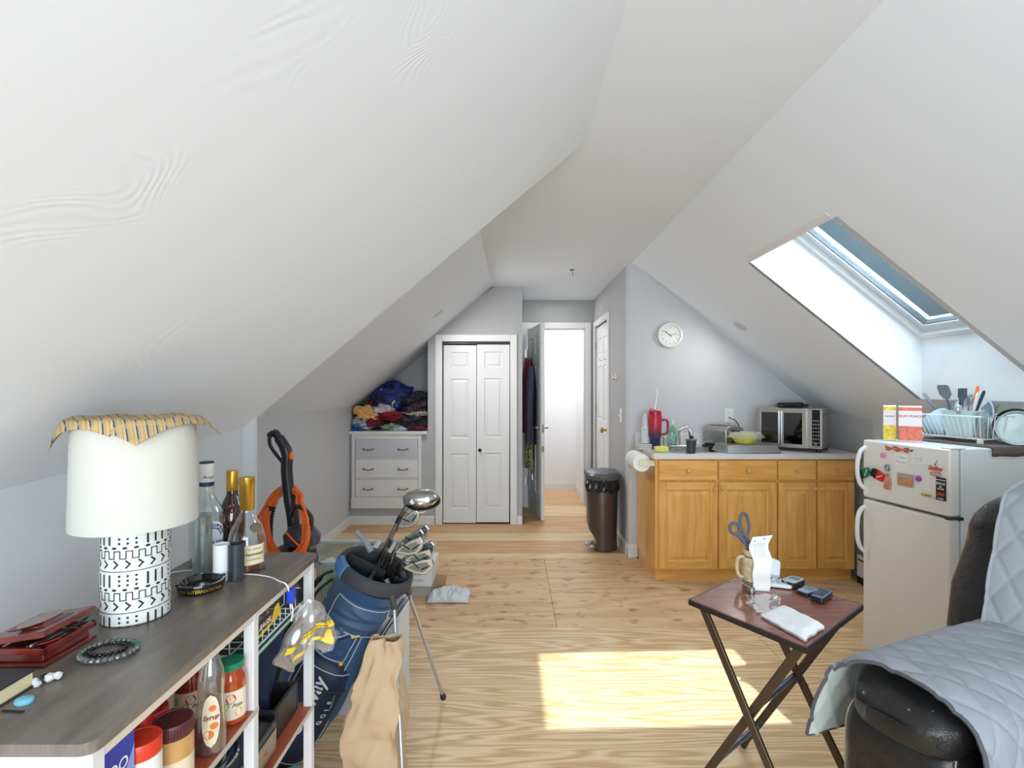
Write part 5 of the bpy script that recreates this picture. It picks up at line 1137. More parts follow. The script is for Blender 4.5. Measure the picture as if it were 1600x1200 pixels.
garment('folded_shirt', 'black T-shirt in the shade under the middle of the clothes pile', 602, 664, 40, 18, (34, 36, 38), seed=17, Y=5.45)

# coats on the open hall door (local frame of the door: x along the leaf, -y is the face we see)
def coat(name, lab, x0, wd, zt, zb_, m, off, seed, sleeve=False):
    def f(u, v):
        a = (u-.5)*2; w_ = wd*(.22+.78*min(1, v*3.2))*(1-.12*v); x = x0+a*w_/2; z = zt-(zt-zb_)*v-(.02*a*a*(1-v))
        y = -off*(math.cos(a*1.45)**.6)*(.6+.4*min(1, v*4))-.012*math.sin(a*9+seed+v*3)-.008
        return (x, min(y, -.006), z)
    def g(u, v): p = f(u, v); return (p[0], -.004, p[2])
    b = B(); b.grid(f, 30, 40); b.grid(g, 30, 40); b.xf(T2); o = b.build(name, m, ang=60); return tag(o, lab, 'clothes')
coat('hanging_jacket', 'long maroon jacket hanging on the open hall door', .22, .30, 1.69, .86, mat('jacket_maroon', (124, 48, 64), .8, var=.15, vscale=12), .085, 1)
coat('hanging_jacket', 'dark slate blue jacket hanging on the open hall door nearest the lever', .37, .24, 1.60, .75, mat('jacket_slate', (84, 88, 110), .8, var=.15, vscale=12), .075, 3)
coat('hanging_trousers', 'camouflage trousers hanging below the maroon jacket on the open hall door', .26, .26, 1.02, .48, patch_mat('camo', [(0, (80, 80, 56)), (.42, (186, 180, 124)), (.52, (120, 114, 76)), (.62, (220, 214, 166))], 22.), .066, 5)
t = thing('key_ring', 'bunch of keys hanging near the foot of the open hall door', 'keys', T2 @ Vector((.33, -.02, .40)))
b = B(); b.tube([T2 @ p for p in [Vector((.33+.02*math.cos(k*PI/6), -.012, .44+.02*math.sin(k*PI/6))) for k in range(12)]], .003, 6, closed=True); b.build('ring', M_steel, t)
for k in range(3): B().bar(T2 @ Vector((.33+.01*(k-1), -.012-.004*k, .42)), T2 @ Vector((.33+.025*(k-1), -.014-.004*k, .36)), .012, .003).build('key', M_steel, t)

# ================= PEDAL BIN =================
bn = thing('pedal_bin', 'tall dark steel pedal bin with black liner by the hall corner', 'bin', (.772, 4.50, 0), math.radians(-4))
M_bin = mat('bin_steel', (98, 94, 92), .3, .85, var=.06, vscale=6); M_binl = mat('bin_lid', (96, 98, 100), .35, .3)
def hp_(w_, d_, n=10, r=.9):           # D-shaped plan, round front toward -y
    o = [(w_/2, d_/2), (-w_/2, d_/2)]
    return o+[(-w_/2*math.cos(PI*k/n), -d_*.12-(d_*.38)*math.sin(PI*k/n)) for k in range(n+1)]
def loft(b, secs):
    vs = []; fs = []; n = len(secs[0][0])
    for pl, z in secs: vs += [(x, y, z) for x, y in pl]
    for j in range(len(secs)-1):
        for k in range(n): fs.append((j*n+k, j*n+(k+1) % n, (j+1)*n+(k+1) % n, (j+1)*n+k))
    fs.append(tuple(range(n))[::-1]); fs.append(tuple(range((len(secs)-1)*n, len(secs)*n))); b.add(vs, fs); return b
S1 = lambda a, c_=0: [(x*a, y*a+c_) for x, y in hp_(.265, .30)]
cut = lambda x0: [(max(x, x0), y) for x, y in S1(.92)]
loft(B(), [(cut(-.062), .004), (cut(-.062), .09), (cut(-.115), .17), (S1(.93), .20), (S1(1.0), .56)]).build('bin_body', M_bin, bn, local=True, ang=30)
lf = B(); vs = []; fs = []; n = 48
for j, z in enumerate([.50, .53, .56, .585, .60]):
    for k in range(n):
        u = k/n*len(S1(1)); i = int(u); f_ = u-i; P_ = S1(1.03+.03*(j % 2)+(.04 if j in (1, 2) else 0)); p = P_[i % len(P_)]; q = P_[(i+1) % len(P_)]
        w_ = noise.noise(Vector((k*.45, j*1.3, 3)))*.02; vs.append((p[0]+(q[0]-p[0])*f_+w_*.6, p[1]+(q[1]-p[1])*f_+w_, z+(noise.noise(Vector((k*.3, 9, j)))*.03 if j == 0 else 0)))
for j in range(4):
    for k in range(n): fs.append((j*n+k, j*n+(k+1) % n, (j+1)*n+(k+1) % n, (j+1)*n+k))
lf.add(vs, fs).build('bin_liner', mat('liner_black', (26, 26, 28), .22), bn, local=True, ang=20)
b = B(); loft(b, [(S1(1.06), .598), (S1(1.10), .612), (S1(1.10), .636), (S1(1.0), .655), (S1(.6), .668)]).build('bin_lid', M_binl, bn, local=True, ang=35)
B().box(-.06, .06, .15, .17, .56, .66).build('lid_hinge', M_binl, bn, local=True, bevel=.006)
b = B(); b.lathe([(.055, 0), (.05, .012), (.001, .014)], (-.100, -.06, .045), 22, sy=1.2); b.box(-.09, -.05, -.06, -.03, .045, .055); b.build('foot_pedal', M_chrome, bn, local=True)
# ================= KITCHEN UNITS =================
def oak(name, ax):
    sc = (6, 6, .8) if ax == 'z' else (.8, 6, 6)
    return wood(name, [(0, (208, 144, 68)), (.4, (226, 166, 86)), (.75, (236, 182, 102)), (1, (242, 194, 118))], sc, 3, .34, 2.4, .6, coat=.25, bump=.08)
M_oz = oak('oak_vertical', 'z'); M_ox = oak('oak_horizontal', 'x'); M_okn = mat('oak_knob', (214, 168, 104), .35, coat=.3)
M_gap = mat('gap_dark', (96, 46, 20), .7)
KF = 3.715
def cabinet(lab, x0, x1, doors, drawers, left_end=False):
    t = thing('base_cabinet', lab, 'cabinet', ((x0+x1)/2, 3.98, 0))
    b = B(); b.box(x0, x1, KF, 4.25, .085, .868); b.build('cabinet_body', M_gap if False else M_oz, t, bevel=.001)
    B().box(x0+.008, x1-.008, KF+.018, 4.25, 0, .085).build('toe_board', M_ox, t)
    for (a, c_, kx) in doors:
        B_ = B(); z0, z1 = .094, .704; w_ = .055; y = KF-.019
        for (p0, p1, q0, q1) in ((a, a+w_, z0, z1), (c_-w_, c_, z0, z1)): B_.box(p0, p1, y, KF-.001, q0, q1)
        d_ = B_.build('door', M_oz, t, bevel=.003)
        for (q0, q1) in ((z0, z0+w_), (z1-w_, z1)): B().box(a+w_, c_-w_, y, KF-.001, q0, q1).build('door_rail', M_ox, d_, bevel=.003)
        B().rings(a+w_, c_-w_, z0+w_, z1-w_, [(0, .008), (.006, .011), (.010, .011), (.034, .002), (.036, .002)], y).build('raised_panel', M_oz, d_, ang=15)
        B().lathe([(.006, 0), (.006, .008), (.013, .014), (.0165, .020), (.013, .026), (.001, .028)], (kx, y, .664), 18, ax=(0, -1, 0)).build('knob', M_okn, d_)
    for (a, c_) in drawers:
        d_ = B().box(a, c_, KF-.019, KF-.001, .720, .858).build('drawer', M_ox, t, bevel=.004, bseg=3)
        B().lathe([(.006, 0), (.006, .008), (.013, .014), (.0165, .020), (.013, .026), (.001, .028)], ((a+c_)/2, KF-.019, .789), 18, ax=(0, -1, 0)).build('knob', M_okn, d_)
    return t
cabinet('wide oak sink cabinet with two doors on the left of the worktop run', 1.013, 1.870, [(1.036, 1.446, 1.427), (1.458, 1.866, 1.478)], [(1.036, 1.446), (1.458, 1.866)])
cabinet('narrower oak cabinet with two doors on the right beside the fridge', 1.872, 2.42, [(1.876, 2.142, 2.125), (2.154, 2.414, 2.172)], [(1.876, 2.142), (2.154, 2.414)])
# worktop with backsplash and sink cut-out
M_lam = mat('laminate', (222, 221, 220), .35, var=.02, vscale=120)
wt = thing('worktop', 'long white laminate worktop over the oak cabinets', 'worktop', (1.7, 3.95, .87))
SXa, SXb, SYa, SYb = 1.17, 1.64, 3.765, 4.10
b = B()
for (p0, p1, q0, q1) in ((.995, SXa, 3.685, 4.235), (SXb, 2.455, 3.685, 4.235), (SXa, SXb, 3.685, SYa), (SXa, SXb, SYb, 4.235)): b.box(p0, p1, q0, q1, .870, .905)
b.build('worktop_slab', M_lam, wt)
B().box(.995, 2.455, 4.235, 4.252, .905, 1.005).build('backsplash', M_lam, wt, bevel=.003)
B().box(.985, .996, 3.685, 4.250, .868, .907).build('edge_trim', mat('edge_beige', (196, 184, 168), .5), wt)
sk = thing('kitchen_sink', 'stainless steel drop-in sink in the white worktop', 'sink', (1.405, 3.93, .905))
b = B(); e = .022; M_sink = mat('sink_steel', (176, 180, 182), .22, .95)
for (p0, p1, q0, q1) in ((SXa-e, SXb+e, SYa-e, SYa+.012), (SXa-e, SXb+e, SYb-.05, SYb+e), (SXa-e, SXa+.012, SYa+.012, SYb-.05), (SXb-.012, SXb+e, SYa+.012, SYb-.05)): b.box(p0, p1, q0, q1, .9055, .911)
b.build('sink_rim', M_sink, sk)
b = B(); T_ = [(SXa+.012, SYa+.012), (SXb-.012, SYa+.012), (SXb-.012, SYb-.05), (SXa+.012, SYb-.05)]; Bo = [(SXa+.04, SYa+.04), (SXb-.04, SYa+.04), (SXb-.04, SYb-.08), (SXa+.04, SYb-.08)]
b.add([(x, y, .909) for x, y in T_]+[(x, y, .76) for x, y in Bo], [(0, 1, 5, 4), (1, 2, 6, 5), (2, 3, 7, 6), (3, 0, 4, 7), (4, 5, 6, 7)]); b.build('sink_bowl', M_sink, sk, solid=.002)
fx = at(1063, 697, 4.12).x
fc = thing('kitchen_faucet', 'chrome arched kitchen faucet with clear side handles behind the sink', 'faucet', (fx, 4.09, .911))
B().box(fx-.10, fx+.10, 4.06, 4.105, .9115, .926).build('deck_plate', M_chrome, fc, bevel=.008, bseg=3)
B().tube([Vector((fx-.02, 4.085, .925)), Vector((fx-.022, 4.085, 1.02))]+[Vector((fx-.022+.045*(1-math.cos(k*PI/8)), 4.085-.02*k/8, 1.02+.045*math.sin(k*PI/8))) for k in range(1, 9)]+[Vector((fx+.070, 4.06, .995))], .009, 12).build('spout', M_chrome, fc)
B().lathe([(.012, 0), (.014, .01), (.012, .028)], (fx+.070, 4.058, .970), 14).build('aerator', M_black, fc)
for s in (-1, 1):
    B().tube(arc((fx+s*.085, 4.08, .93), .035, 0, 180, 10, ry=.05), .006, 8).build('side_handle', thin_glass('acrylic', (236, 238, 240), .15, .02, .1), fc)
# dishes and bottles
def kon(px, Y, z=.905): return Vector(((px-800)*Y/F, Y, z))
t = thing('coaster_stack', 'small stack of pale tiles under the white spray bottle', 'coasters', kon(1007, 4.0))
for k in range(3): B().box(-.048, .048, -.045, .045, .0+.014*k, .0125+.014*k).build('coaster', mat('coaster_%d' % k, (214-6*k, 210-6*k, 204-6*k), .5), t, local=True, bevel=.002)
t = thing('spray_bottle', 'slim white aerosol bottle standing on the small tile stack', 'bottle', kon(1008, 4.0, .948))
B().lathe([(.026, 0), (.027, .003), (.027, .115), (.024, .125)], n=28).build('can', mat('can_white', (216, 216, 224), .4), t, local=True)
B().lathe([(.0245, .125), (.025, .127), (.023, .18), (.014, .222), (.006, .228), (.001, .228)], n=28).build('cap', mat('cap_pearl', (204, 206, 216), .35), t, local=True)
b = B(); f = cyl(.0273, 0, -.25); b.add([f(-.014+.028*k/6, .104) for k in range(7)]+[f(.014-.028*k/6, .109) for k in range(7)], [tuple(range(14))])
for k in range(5): b.add([f(-.012+.02*i/3, .04+.012*k) for i in range(4)]+[f(.008-.02*i/3, .0425+.012*k) for i in range(4)], [tuple(range(8))])
b.build('can_print', mat('print_slate', (90, 92, 110), .5), t, local=True, norm=False)['kind'] = 'stuff'
def grad_mat():
    m = bpy.data.materials.new('tumbler_gradient'); m.use_nodes = True; nt = m.node_tree; p = nt.nodes['Principled BSDF']; p.inputs['Roughness'].default_value = .35
    tc = N(nt, 'ShaderNodeTexCoord'); sp = N(nt, 'ShaderNodeSeparateXYZ'); nt.links.new(tc.outputs['Object'], sp.inputs[0]); mr = N(nt, 'ShaderNodeMapRange'); mr.inputs[1].default_value = 0; mr.inputs[2].default_value = .25; nt.links.new(sp.outputs[2], mr.inputs[0])
    r = ramp(nt, [(.30, (34, 44, 84)), (.52, (110, 56, 90)), (.66, (184, 40, 60)), (1, (190, 34, 48))]); nt.links.new(mr.outputs[0], r.inputs[0]); nt.links.new(r.outputs[0], p.inputs['Base Color']); return m
tp = kon(1023.5, 3.98); M_tred = mat('tumbler_red', (176, 24, 38), .3)
t = thing('insulated_tumbler', 'large red to navy insulated tumbler with handle and straw beside the sink', 'tumbler', tp, math.radians(-10))
B().lathe([(.036, 0), (.038, .004), (.039, .085), (.047, .10), (.050, .25), (.048, .256)], n=36).build('tumbler_body', grad_mat(), t, local=True)
B().lathe([(.044, .254), (.049, .258), (.047, .285), (.040, .292), (.001, .292)], n=30).build('lid', M_tred, t, local=True)
B().bar((-.035, 0, .300), (.038, 0, .275), .05, .02).build('flip_lid', M_tred, t, local=True, bevel=.006)
B().tube(spline([(.046, 0, .222), (.080, 0, .222), (.092, 0, .205), (.092, 0, .14), (.078, 0, .118), (.046, 0, .112)], 6), .009, 10).build('handle', mat('tumbler_maroon', (140, 28, 44), .35), t, local=True)
b = B(); b.tube([(-.004, 0, .28), (.010, 0, .385)], .0035, 8); b.build('straw', M_steel, t, local=True)
B().tube([(.010, 0, .38), (.017, 0, .42), (.013, 0, .450), (.008, 0, .462)], .0055, 8).build('straw_tip', mat('tip_white', (230, 232, 234), .3), t, local=True)
t = thing('glass_mug', 'clear glass mug behind the yellow sponge', 'mug', kon(1040, 4.05)); 
B().lathe([(.030, 0), (.034, .004), (.036, .085), (.033, .086), (.030, .010), (.001, .010)], n=28, cap1=False).build('mug_wall', thin_glass('mug_glass', (238, 240, 236), .12, .03, .12), t, local=True)
B().tube(arc((.036, 0, .045), .024, -75, 75, 10), .005, 8).build('handle', thin_glass('mug_glass', (238, 240, 236), .12), t, local=True)
tag(B().blob(kon(1033, 3.80)+Vector((0, 0, .022)), (.052, .030, .021), .12, 3, 4, 30, .55, flatb=.9055).build('sponge', mat('sponge_yellow', (224, 218, 110), .9, bump=.8, bscale=160, dist=.004)), 'yellow sponge on the worktop beside the sink rim', 'sponge')
t = thing('soap_bottle', 'clear dish soap bottle with green liquid behind the faucet', 'bottle', kon(1051, 4.16))
B().lathe([(.028, 0), (.034, .01), (.036, .06), (.034, .115), (.020, .150), (.012, .165), (.012, .172)], n=28, sy=.65).build('body', thin_glass('soap_plastic', (214, 240, 216), .08, .05, .18, (170, 226, 190)), t, local=True)
B().lathe([(.025, .004), (.031, .012), (.033, .06), (.031, .085), (.001, .086)], n=28, sy=.6).build('soap_liquid', mat('soap_green', (110, 216, 90), .2, trans=.3), t, local=True)
B().lathe([(.012, .170), (.013, .172), (.011, .200), (.006, .215), (.001, .216)], n=20).build('cap', mat('cap_clear', (214, 218, 222), .3), t, local=True)
label_patch(.0368, .025, .045, .075, -.2).xf(Matrix.Scale(.66, 4, (0, 1, 0))).build('label', mat('label_aqua', (120, 196, 196), .4, var=.3, vscale=60), t, local=True)
t = thing('iced_cup', 'dark grey lidded cup with black straw standing at the sink edge', 'cup', kon(1080, 3.72, .9055))
B().lathe([(.026, 0), (.028, .002), (.036, .088), (.036, .092)], n=28).build('cup_wall', mat('cup_charcoal', (58, 62, 64), .3), t, local=True)
B().lathe([(.0385, .092), (.040, .094), (.0385, .100), (.030, .102), (.001, .101)], n=28).build('lid', mat('cup_lid_grey', (98, 102, 104), .25), t, local=True)
B().tube([(-.008, 0, .10), (-.015, 0, .155)], .004, 8).build('straw', M_black, t, local=True)
# toaster
tl = kon(1130, 4.03); t = thing('toaster', 'brushed steel two slice toaster turned towards the room on the worktop', 'toaster', tl, math.radians(16))
def rr(w_, h_, r, n=5): return [(x, z) for x, z in rrect(-w_/2, w_/2, 0, h_, r, n)]
b = B(); b.prism([(x, z+.012) for x, z in rr(.165, .165, .045, 6)], -.135, .135); b.build('toaster_body', mat('toaster_steel', (176, 174, 172), .25, .95), t, local=True, bevel=.006, bseg=3)
B().prism([(x, z) for x, z in rr(.17, .022, .008)], -.14, .14).build('toaster_base', M_black, t, local=True)
for x in (-.035, .035): B().box(x-.013, x+.013, -.10, .10, .1755, .1785).build('bread_slot', M_black, t, local=True, bevel=.001)
b = B()
for k in range(4): b.box(-.008, .008, -.1425, -.1405, .10+.016*k, .105+.016*k)
b.build('lever_marks', M_ink, t, local=True)['kind'] = 'stuff'
B().box(-.016, .016, -.168, -.141, .135, .150).build('push_lever', M_black, t, local=True, bevel=.003)
B().lathe([(.030, 0), (.030, .004), (.022, .006), (.020, .026), (.001, .027)], (0, -.1412, .055), 26, ax=(0, -1, 0)).build('browning_dial', M_black, t, local=True)
B().lathe([(.031, 0), (.033, .003), (.029, .004)], (0, -.1410, .055), 26, ax=(0, -1, 0), cap0=False, cap1=False).build('dial_ring', M_chrome, t, local=True)
tag(B().tube(spline([at(1139, 652, 4.24), at(1143, 654, 4.20), at(1150, 658, 4.19), at(1155, 668, 4.18), at(1155, 688, 4.17)], 5), .004, 6).build('power_cord', M_black), 'short black power cord from the wall outlet down behind the toaster', 'cord')
# upside down roasting tin + yellow bowl with film
t = thing('roasting_tin', 'upturned grey metal roasting tin in front of the toaster', 'tin', (kon(1166, 3.82).x, 3.83, .905), math.radians(4))
b = B(); w_, d_ = .205, .13
b.add([(-w_, -d_, .002), (w_, -d_, .002), (w_, d_, .002), (-w_, d_, .002), (-w_+.008, -d_+.008, .006), (w_-.008, -d_+.008, .006), (w_-.008, d_-.008, .006), (-w_+.008, d_-.008, .006), (-w_+.028, -d_+.028, .058), (w_-.028, -d_+.028, .058), (w_-.028, d_-.028, .058), (-w_+.028, d_-.028, .058)],
      [(0, 1, 5, 4), (1, 2, 6, 5), (2, 3, 7, 6), (3, 0, 4, 7), (4, 5, 9, 8), (5, 6, 10, 9), (6, 7, 11, 10), (7, 4, 8, 11), (8, 9, 10, 11)])
b.build('tin_body', mat('tin_grey', (168, 168, 170), .35, .8), t, local=True, bevel=.004)
cb_ = kon(1163, 3.84, .964); t = thing('mixing_bowl', 'yellow patterned bowl covered with cling film on the upturned tin', 'bowl', cb_)
B().lathe([(.055, 0), (.062, .004), (.095, .050), (.102, .074), (.099, .075), (.060, .010), (.001, .008)], n=40, cap1=False).build('bowl_wall', mat('bowl_yellow', (232, 222, 110), .4, var=.18, vscale=90), t, local=True)
B().lathe([(.001, .070), (.090, .069)], n=30, cap0=False, cap1=False).build('bowl_food', mat('food_cream', (230, 224, 180), .8), t, local=True)
def film(u, v): 
    a = 2*PI*u; r = .002+.125*v; x, y = r*math.cos(a), r*math.sin(a)
    z = .080+.016*noise.noise(Vector((x*30, y*30, 2))) if v < .82 else .080-.10*(v-.82)*2+.012*noise.noise(Vector((x*40, y*40, 5)))
    return (x*(1.12 if x > 0 else .95), y, z)
B().grid(film, 48, 16, closeu=True).build('cling_film', thin_glass('cling', (248, 250, 250), .16, .12, .22, (226, 234, 236)), t, local=True, ang=20)
# toaster oven
ox0, ox1 = kon(1187, 3.93).x, kon(1268, 3.93).x
t = thing('toaster_oven', 'large stainless toaster oven with twin glass doors and black keypad', 'oven', (2.135, 3.975, .905), math.radians(-41))
hw, hd, hz0, hz1 = .215, .15, .028, .315; 
M_ost = mat('oven_steel', (190, 188, 184), .32, .85)
b = B(); e = .012
b.box(-hw, hw, -hd+.004, hd, hz1-e, hz1); b.box(-hw, hw, -hd+.004, hd, hz0, hz0+e); b.box(-hw, -hw+e, -hd+.004, hd, hz0+e, hz1-e); b.box(hw-.10, hw, -hd+.004, hd, hz0+e, hz1-e); b.box(-hw+e, hw-.10, hd-e, hd, hz0+e, hz1-e)
b.build('oven_shell', M_ost, t, local=True, bevel=.003)
B().box(-hw+.013, hw-.101, -hd+.02, hd-.02, hz0+.013, hz0+.016).build('oven_cavity', mat('cavity_dark', (60, 50, 42), .5), t, local=True)
for z in (.10, .20):
    b = B(); 
    for k in range(8): b.tube([(-hw+.015, -hd+.04+.03*k, z), (hw-.102, -hd+.04+.03*k, z)], .0018, 5)
    b.build('oven_rack', M_steel, t, local=True)['kind'] = 'stuff'
midx = (-hw+hw-.098)/2
for s, (a, c_) in ((-1, (-hw, midx-.001)), (1, (midx+.001, hw-.098))):
    b = B(); w_ = .022 if True else 0
    lw_, rw_ = (.026, .014) if s < 0 else (.014, .026)
    b.box(a, a+lw_, -hd-.014, -hd+.003, hz0, hz1); b.box(c_-rw_, c_, -hd-.014, -hd+.003, hz0, hz1); b.box(a+lw_, c_-rw_, -hd-.014, -hd+.003, hz1-.032, hz1); b.box(a+lw_, c_-rw_, -hd-.014, -hd+.003, hz0, hz0+.026)
    d_ = b.build('oven_door', M_ost, t, local=True, bevel=.001)
    B().box(a+lw_, c_-rw_, -hd-.006, -hd-.004, hz0+.026, hz1-.032).build('door_glass', thin_glass('oven_glass', (120, 100, 86), .10, .03), d_, local=True)
    hx = (c_-.008) if s < 0 else (a+.008); hx += s*.006*0
    b = B(); b.tube([(hx, -hd-.036, hz0+.02), (hx, -hd-.036, hz1-.02)], .0075, 12)
    for z in (hz0+.045, hz1-.045): b.tube([(hx, -hd-.014, z), (hx, -hd-.036, z)], .005, 8)
    b.build('door_handle', M_chrome, d_, local=True)
B().box(hw-.062, hw-.012, -hd-.008, -hd+.003, hz0+.022, hz1-.008).build('keypad', mat('keypad_black', (20, 22, 30), .15), t, local=True)
b = B()
for r_ in range(7):
    for k in range(3): b.lathe([(.0042, 0), (.003, .001)], (hw-.052+.015*k, -hd-.0082, hz0+.045+.026*r_), 8, ax=(0, -1, 0))
b.build('key_marks', mat('key_white', (196, 200, 210), .5), t, local=True)['kind'] = 'stuff'
B().lathe([(.011, 0), (.010, .006), (.001, .006)], (hw-.037, -hd-.008, hz0+.036), 18, ax=(0, -1, 0)).build('start_knob', M_chrome, t, local=True)
for x in (-hw+.03, hw-.03):
    for y in (-hd+.03, hd-.03): B().lathe([(.014, 0), (.012, .028)], (x, y, 0), 12).build('foot', M_black, t, local=True)
b = B()
for k in range(10): b.box(hw-.0005, hw+.001, -hd+.05+.02*k, -hd+.062+.02*k, hz1-.045, hz1-.041)
b.build('vent_slots', M_ink, t, local=True)['kind'] = 'stuff'
tag(B().blob(Vector((2.12, 3.97, .905+.318+.016)), (.108, .07, .021), .35, 2.2, 6, 36, .8, flatb=1.2225).build('oven_mitt', mat('mitt_green', (40, 62, 52), .8, var=.3, vscale=40, bump=.5, bscale=90)), 'dark green oven mitt lying on top of the toaster oven', 'mitt')
# paper towel roll on the cabinet side
t = thing('paper_towel', 'white paper towel roll on a holder at the left end of the oak cabinets', 'paper towel', (.93, 3.86, .84))
B().lathe([(.020, 0), (.062, 0), (.062, .26), (.020, .26)], (.925, 3.74, .835), 36, ax=(0, 1, 0), cap0=False, cap1=False).build('towel_roll', M_paper, t)
B().lathe([(.020, -.001), (.020, .262), (.017, .262), (.017, -.001)], (.925, 3.74, .835), 20, ax=(0, 1, 0), cap0=False, cap1=False).build('cardboard_core', mat('core_tan', (196, 176, 146), .7), t)
b = B(); b.tube([(.925, 3.725, .835), (.925, 4.02, .835)], .008, 8); b.lathe([(.026, 0), (.024, .012), (.001, .013)], (.925, 3.738, .835), 20, ax=(0, -1, 0))
b.box(.925, 1.012, 3.722, 3.735, .815, .856); b.box(.925, 1.012, 4.008, 4.02, .815, .856); b.build('holder', mat('holder_ivory', (232, 222, 190), .4), t, bevel=.002)
# baseboard heater
t = thing('baseboard_heater', 'low white baseboard heater on the right wall between cabinet and fridge', 'heater', (2.46, 3.25, 0))
B().box(2.425, 2.497, 2.80, 3.695, .05, .20).build('heater_cover', M_trim, t, bevel=.008, bseg=2)
B().box(2.43, 2.497, 2.80, 3.695, .004, .05).build('heater_base', M_black, t)
B().box(2.424, 2.4255, 2.82, 3.68, .165, .175).build('heater_slot', M_black, t)
tag(B().blob((2.445, 3.60, .218), (.028, .07, .020), .4, 2, 5, 20, flatb=.2005).build('green_wrapper', mat('wrapper_green', (96, 170, 96), .5)), 'small green wrapper lying on the baseboard heater', 'wrapper')
# ================= FRIDGE =================
FA = Vector((1.78, 2.665, 0)); UU = Vector((.171, -.985, 0)); VV = Vector((.985, .171, 0)); FT = 1.108; FW = .447
fr = thing('refrigerator', 'small white two-door fridge standing right of the oak cabinets', 'fridge', FA, math.atan2(-.985, .171))
M_fr = mat('fridge_white', (226, 224, 220), .35, bump=.06, bscale=260); M_frs = mat('fridge_side', (220, 224, 224), .4, bump=.06, bscale=260)
B().box(.006, FW-.004, .062, .545, .035, FT).build('fridge_body', M_frs, fr, local=True, bevel=.006, bseg=3)
for (z0, z1, nm) in ((.820, FT, 'freezer_door'), (.050, .808, 'fridge_door')):
    d_ = B().box(0, FW, 0, .052, z0, z1).build(nm, M_fr, fr, local=True, bevel=.010, bseg=3)
    B().box(.006, FW-.006, .0525, .0615, z0+.006, z1-.006).build('door_gasket', mat('gasket_light', (178, 180, 178), .6), d_, local=True)
    h0, h1 = (.862, 1.072) if z0 > .5 else (.545, .775)
    b = B(); b.tube(spline([(.020, .0, h1), (.014, -.024, h1-.02), (.012, -.040, h1-.07), (.012, -.040, h0+.07), (.014, -.024, h0+.02), (.020, .0, h0)], 6), .012, 10, flat=.8)
    b.box(.010, .030, -.004, .002, h0-.018, h0+.02); b.box(.010, .030, -.004, .002, h1-.02, h1+.012); b.build('door_handle', M_white, d_, local=True, ang=60)
B().box(.02, .44, .03, .54, .002, .035).build('plinth', mat('plinth_grey', (120, 120, 120), .5), fr, local=True)
b = B(); b.tube([(FW-.02, .0, .812), (FW-.003, -.004, .813), (FW+.004, .02, .814), (FW+.003, .05, .814)], .0045, 6); b.lathe([(.010, 0), (.010, .012)], (FW-.001, .056, .806), 12); b.build('middle_hinge', mat('hinge_dark', (52, 50, 48), .4, .5), fr, local=True)
B().box(FW-.05, FW, .01, .08, FT, FT+.006).build('top_hinge', M_white, fr, local=True, bevel=.002)
B().box(.035, .042, -.0015, .001, .50, .56).build('door_badge', mat('badge_pale', (206, 208, 204), .4), fr, local=True)
FRM = WM[fr]
def onf(px, py):       # point on the fridge front seen at (px, py)
    r = (px-800)/F; u = (2.665*r-1.78)/(.171+.985*r); Y = 2.665-.985*u; return u, EYE-(py-606)*Y/F
def magnet(lab, name, px, py, cat='magnet'):
    u, z = onf(px, py); t = thing(name, lab, cat, FRM @ Vector((u, -.0015, z)), fr.rotation_euler.z); return t
def flat(b, pts, y=-.002, th=.002): b.prism(pts, y, y+th); return b
t = magnet('fridge magnet shaped like strips of bacon at the top of the freezer door', 'bacon_magnet', 1402, 701)
def wavy(w_, h_, n=14, s=0, amp=.004): return [(-w_+2*w_*k/n, -h_-amp*math.sin(k*1.1+s)) for k in range(n+1)]+[(w_-2*w_*k/n, h_+amp*math.sin(k*.9+s+1)-amp) for k in range(n+1)]
flat(B(), wavy(.060, .011)).build('magnet_base', mat('bacon_red', (178, 92, 62), .5, var=.2, vscale=90), t, local=True)
for k in (-.5, .3): B().tube([(-.052+.0095*i, -.003, .009*k+.003*math.sin(i*1.1)) for i in range(12)], .0022, 5, flat=.5).build('fat_strip', mat('bacon_pale', (226, 170, 134), .5), t, local=True)
for lab, px, py, col, r_ in (('round pink magnet near the freezer handle', 1381, 711, (232, 132, 160), .014), ('round purple magnet right of the landscape photo magnet', 1436, 748, (168, 62, 186), .014), ('tiny dark round magnet at the right end of the bacon magnet', 1425, 704, (84, 90, 84), .006)):
    t = magnet(lab, 'round_magnet', px, py); B().lathe([(r_, 0), (r_, .004), (r_*.7, .007), (.001, .0075)], (0, .0, 0), 20, ax=(0, -1, 0)).build('magnet_disc', mat('mag_%d_%d' % (col[0], col[1]), col, .35), t, local=True)
t = magnet('square white note with handwriting on the freezer door', 'paper_note', 1408, 718, 'note')
B().box(-.027, .027, -.001, .0005, -.024, .026).build('paper_sheet', M_paper, t, local=True)
B().text('I Like', .021, lambda x, y: (x, -.0016, .004+y), shear=.2).text('Nuuts', .021, lambda x, y: (x, -.0016, -.017+y), shear=.2).build('note_writing', mat('pencil_grey', (150, 146, 140), .7), t, local=True, norm=False)
t = magnet('small white rounded card with faint print on the freezer door', 'card_magnet', 1437, 719)
T = Matrix.Rotation(-.14, 4, 'Y'); flat(B(), [(x, z) for x, z in rrect(-.034, .034, -.021, .021, .006)], -.004, .004).xf(T).build('card_sheet', mat('card_white', (228, 228, 226), .4), t, local=True)
b = B(); b.text('thank you', .009, lambda x, y: (x, -.0046, .006+y)); b.text('for your order', .006, lambda x, y: (x, -.0046, -.004+y)); b.xf(T).build('card_print', mat('pencil_grey', (150, 146, 140), .7), t, local=True, norm=False)
t = magnet('bottle shaped magnet opener hanging on the freezer door', 'bottle_opener', 1388, 748, 'opener')
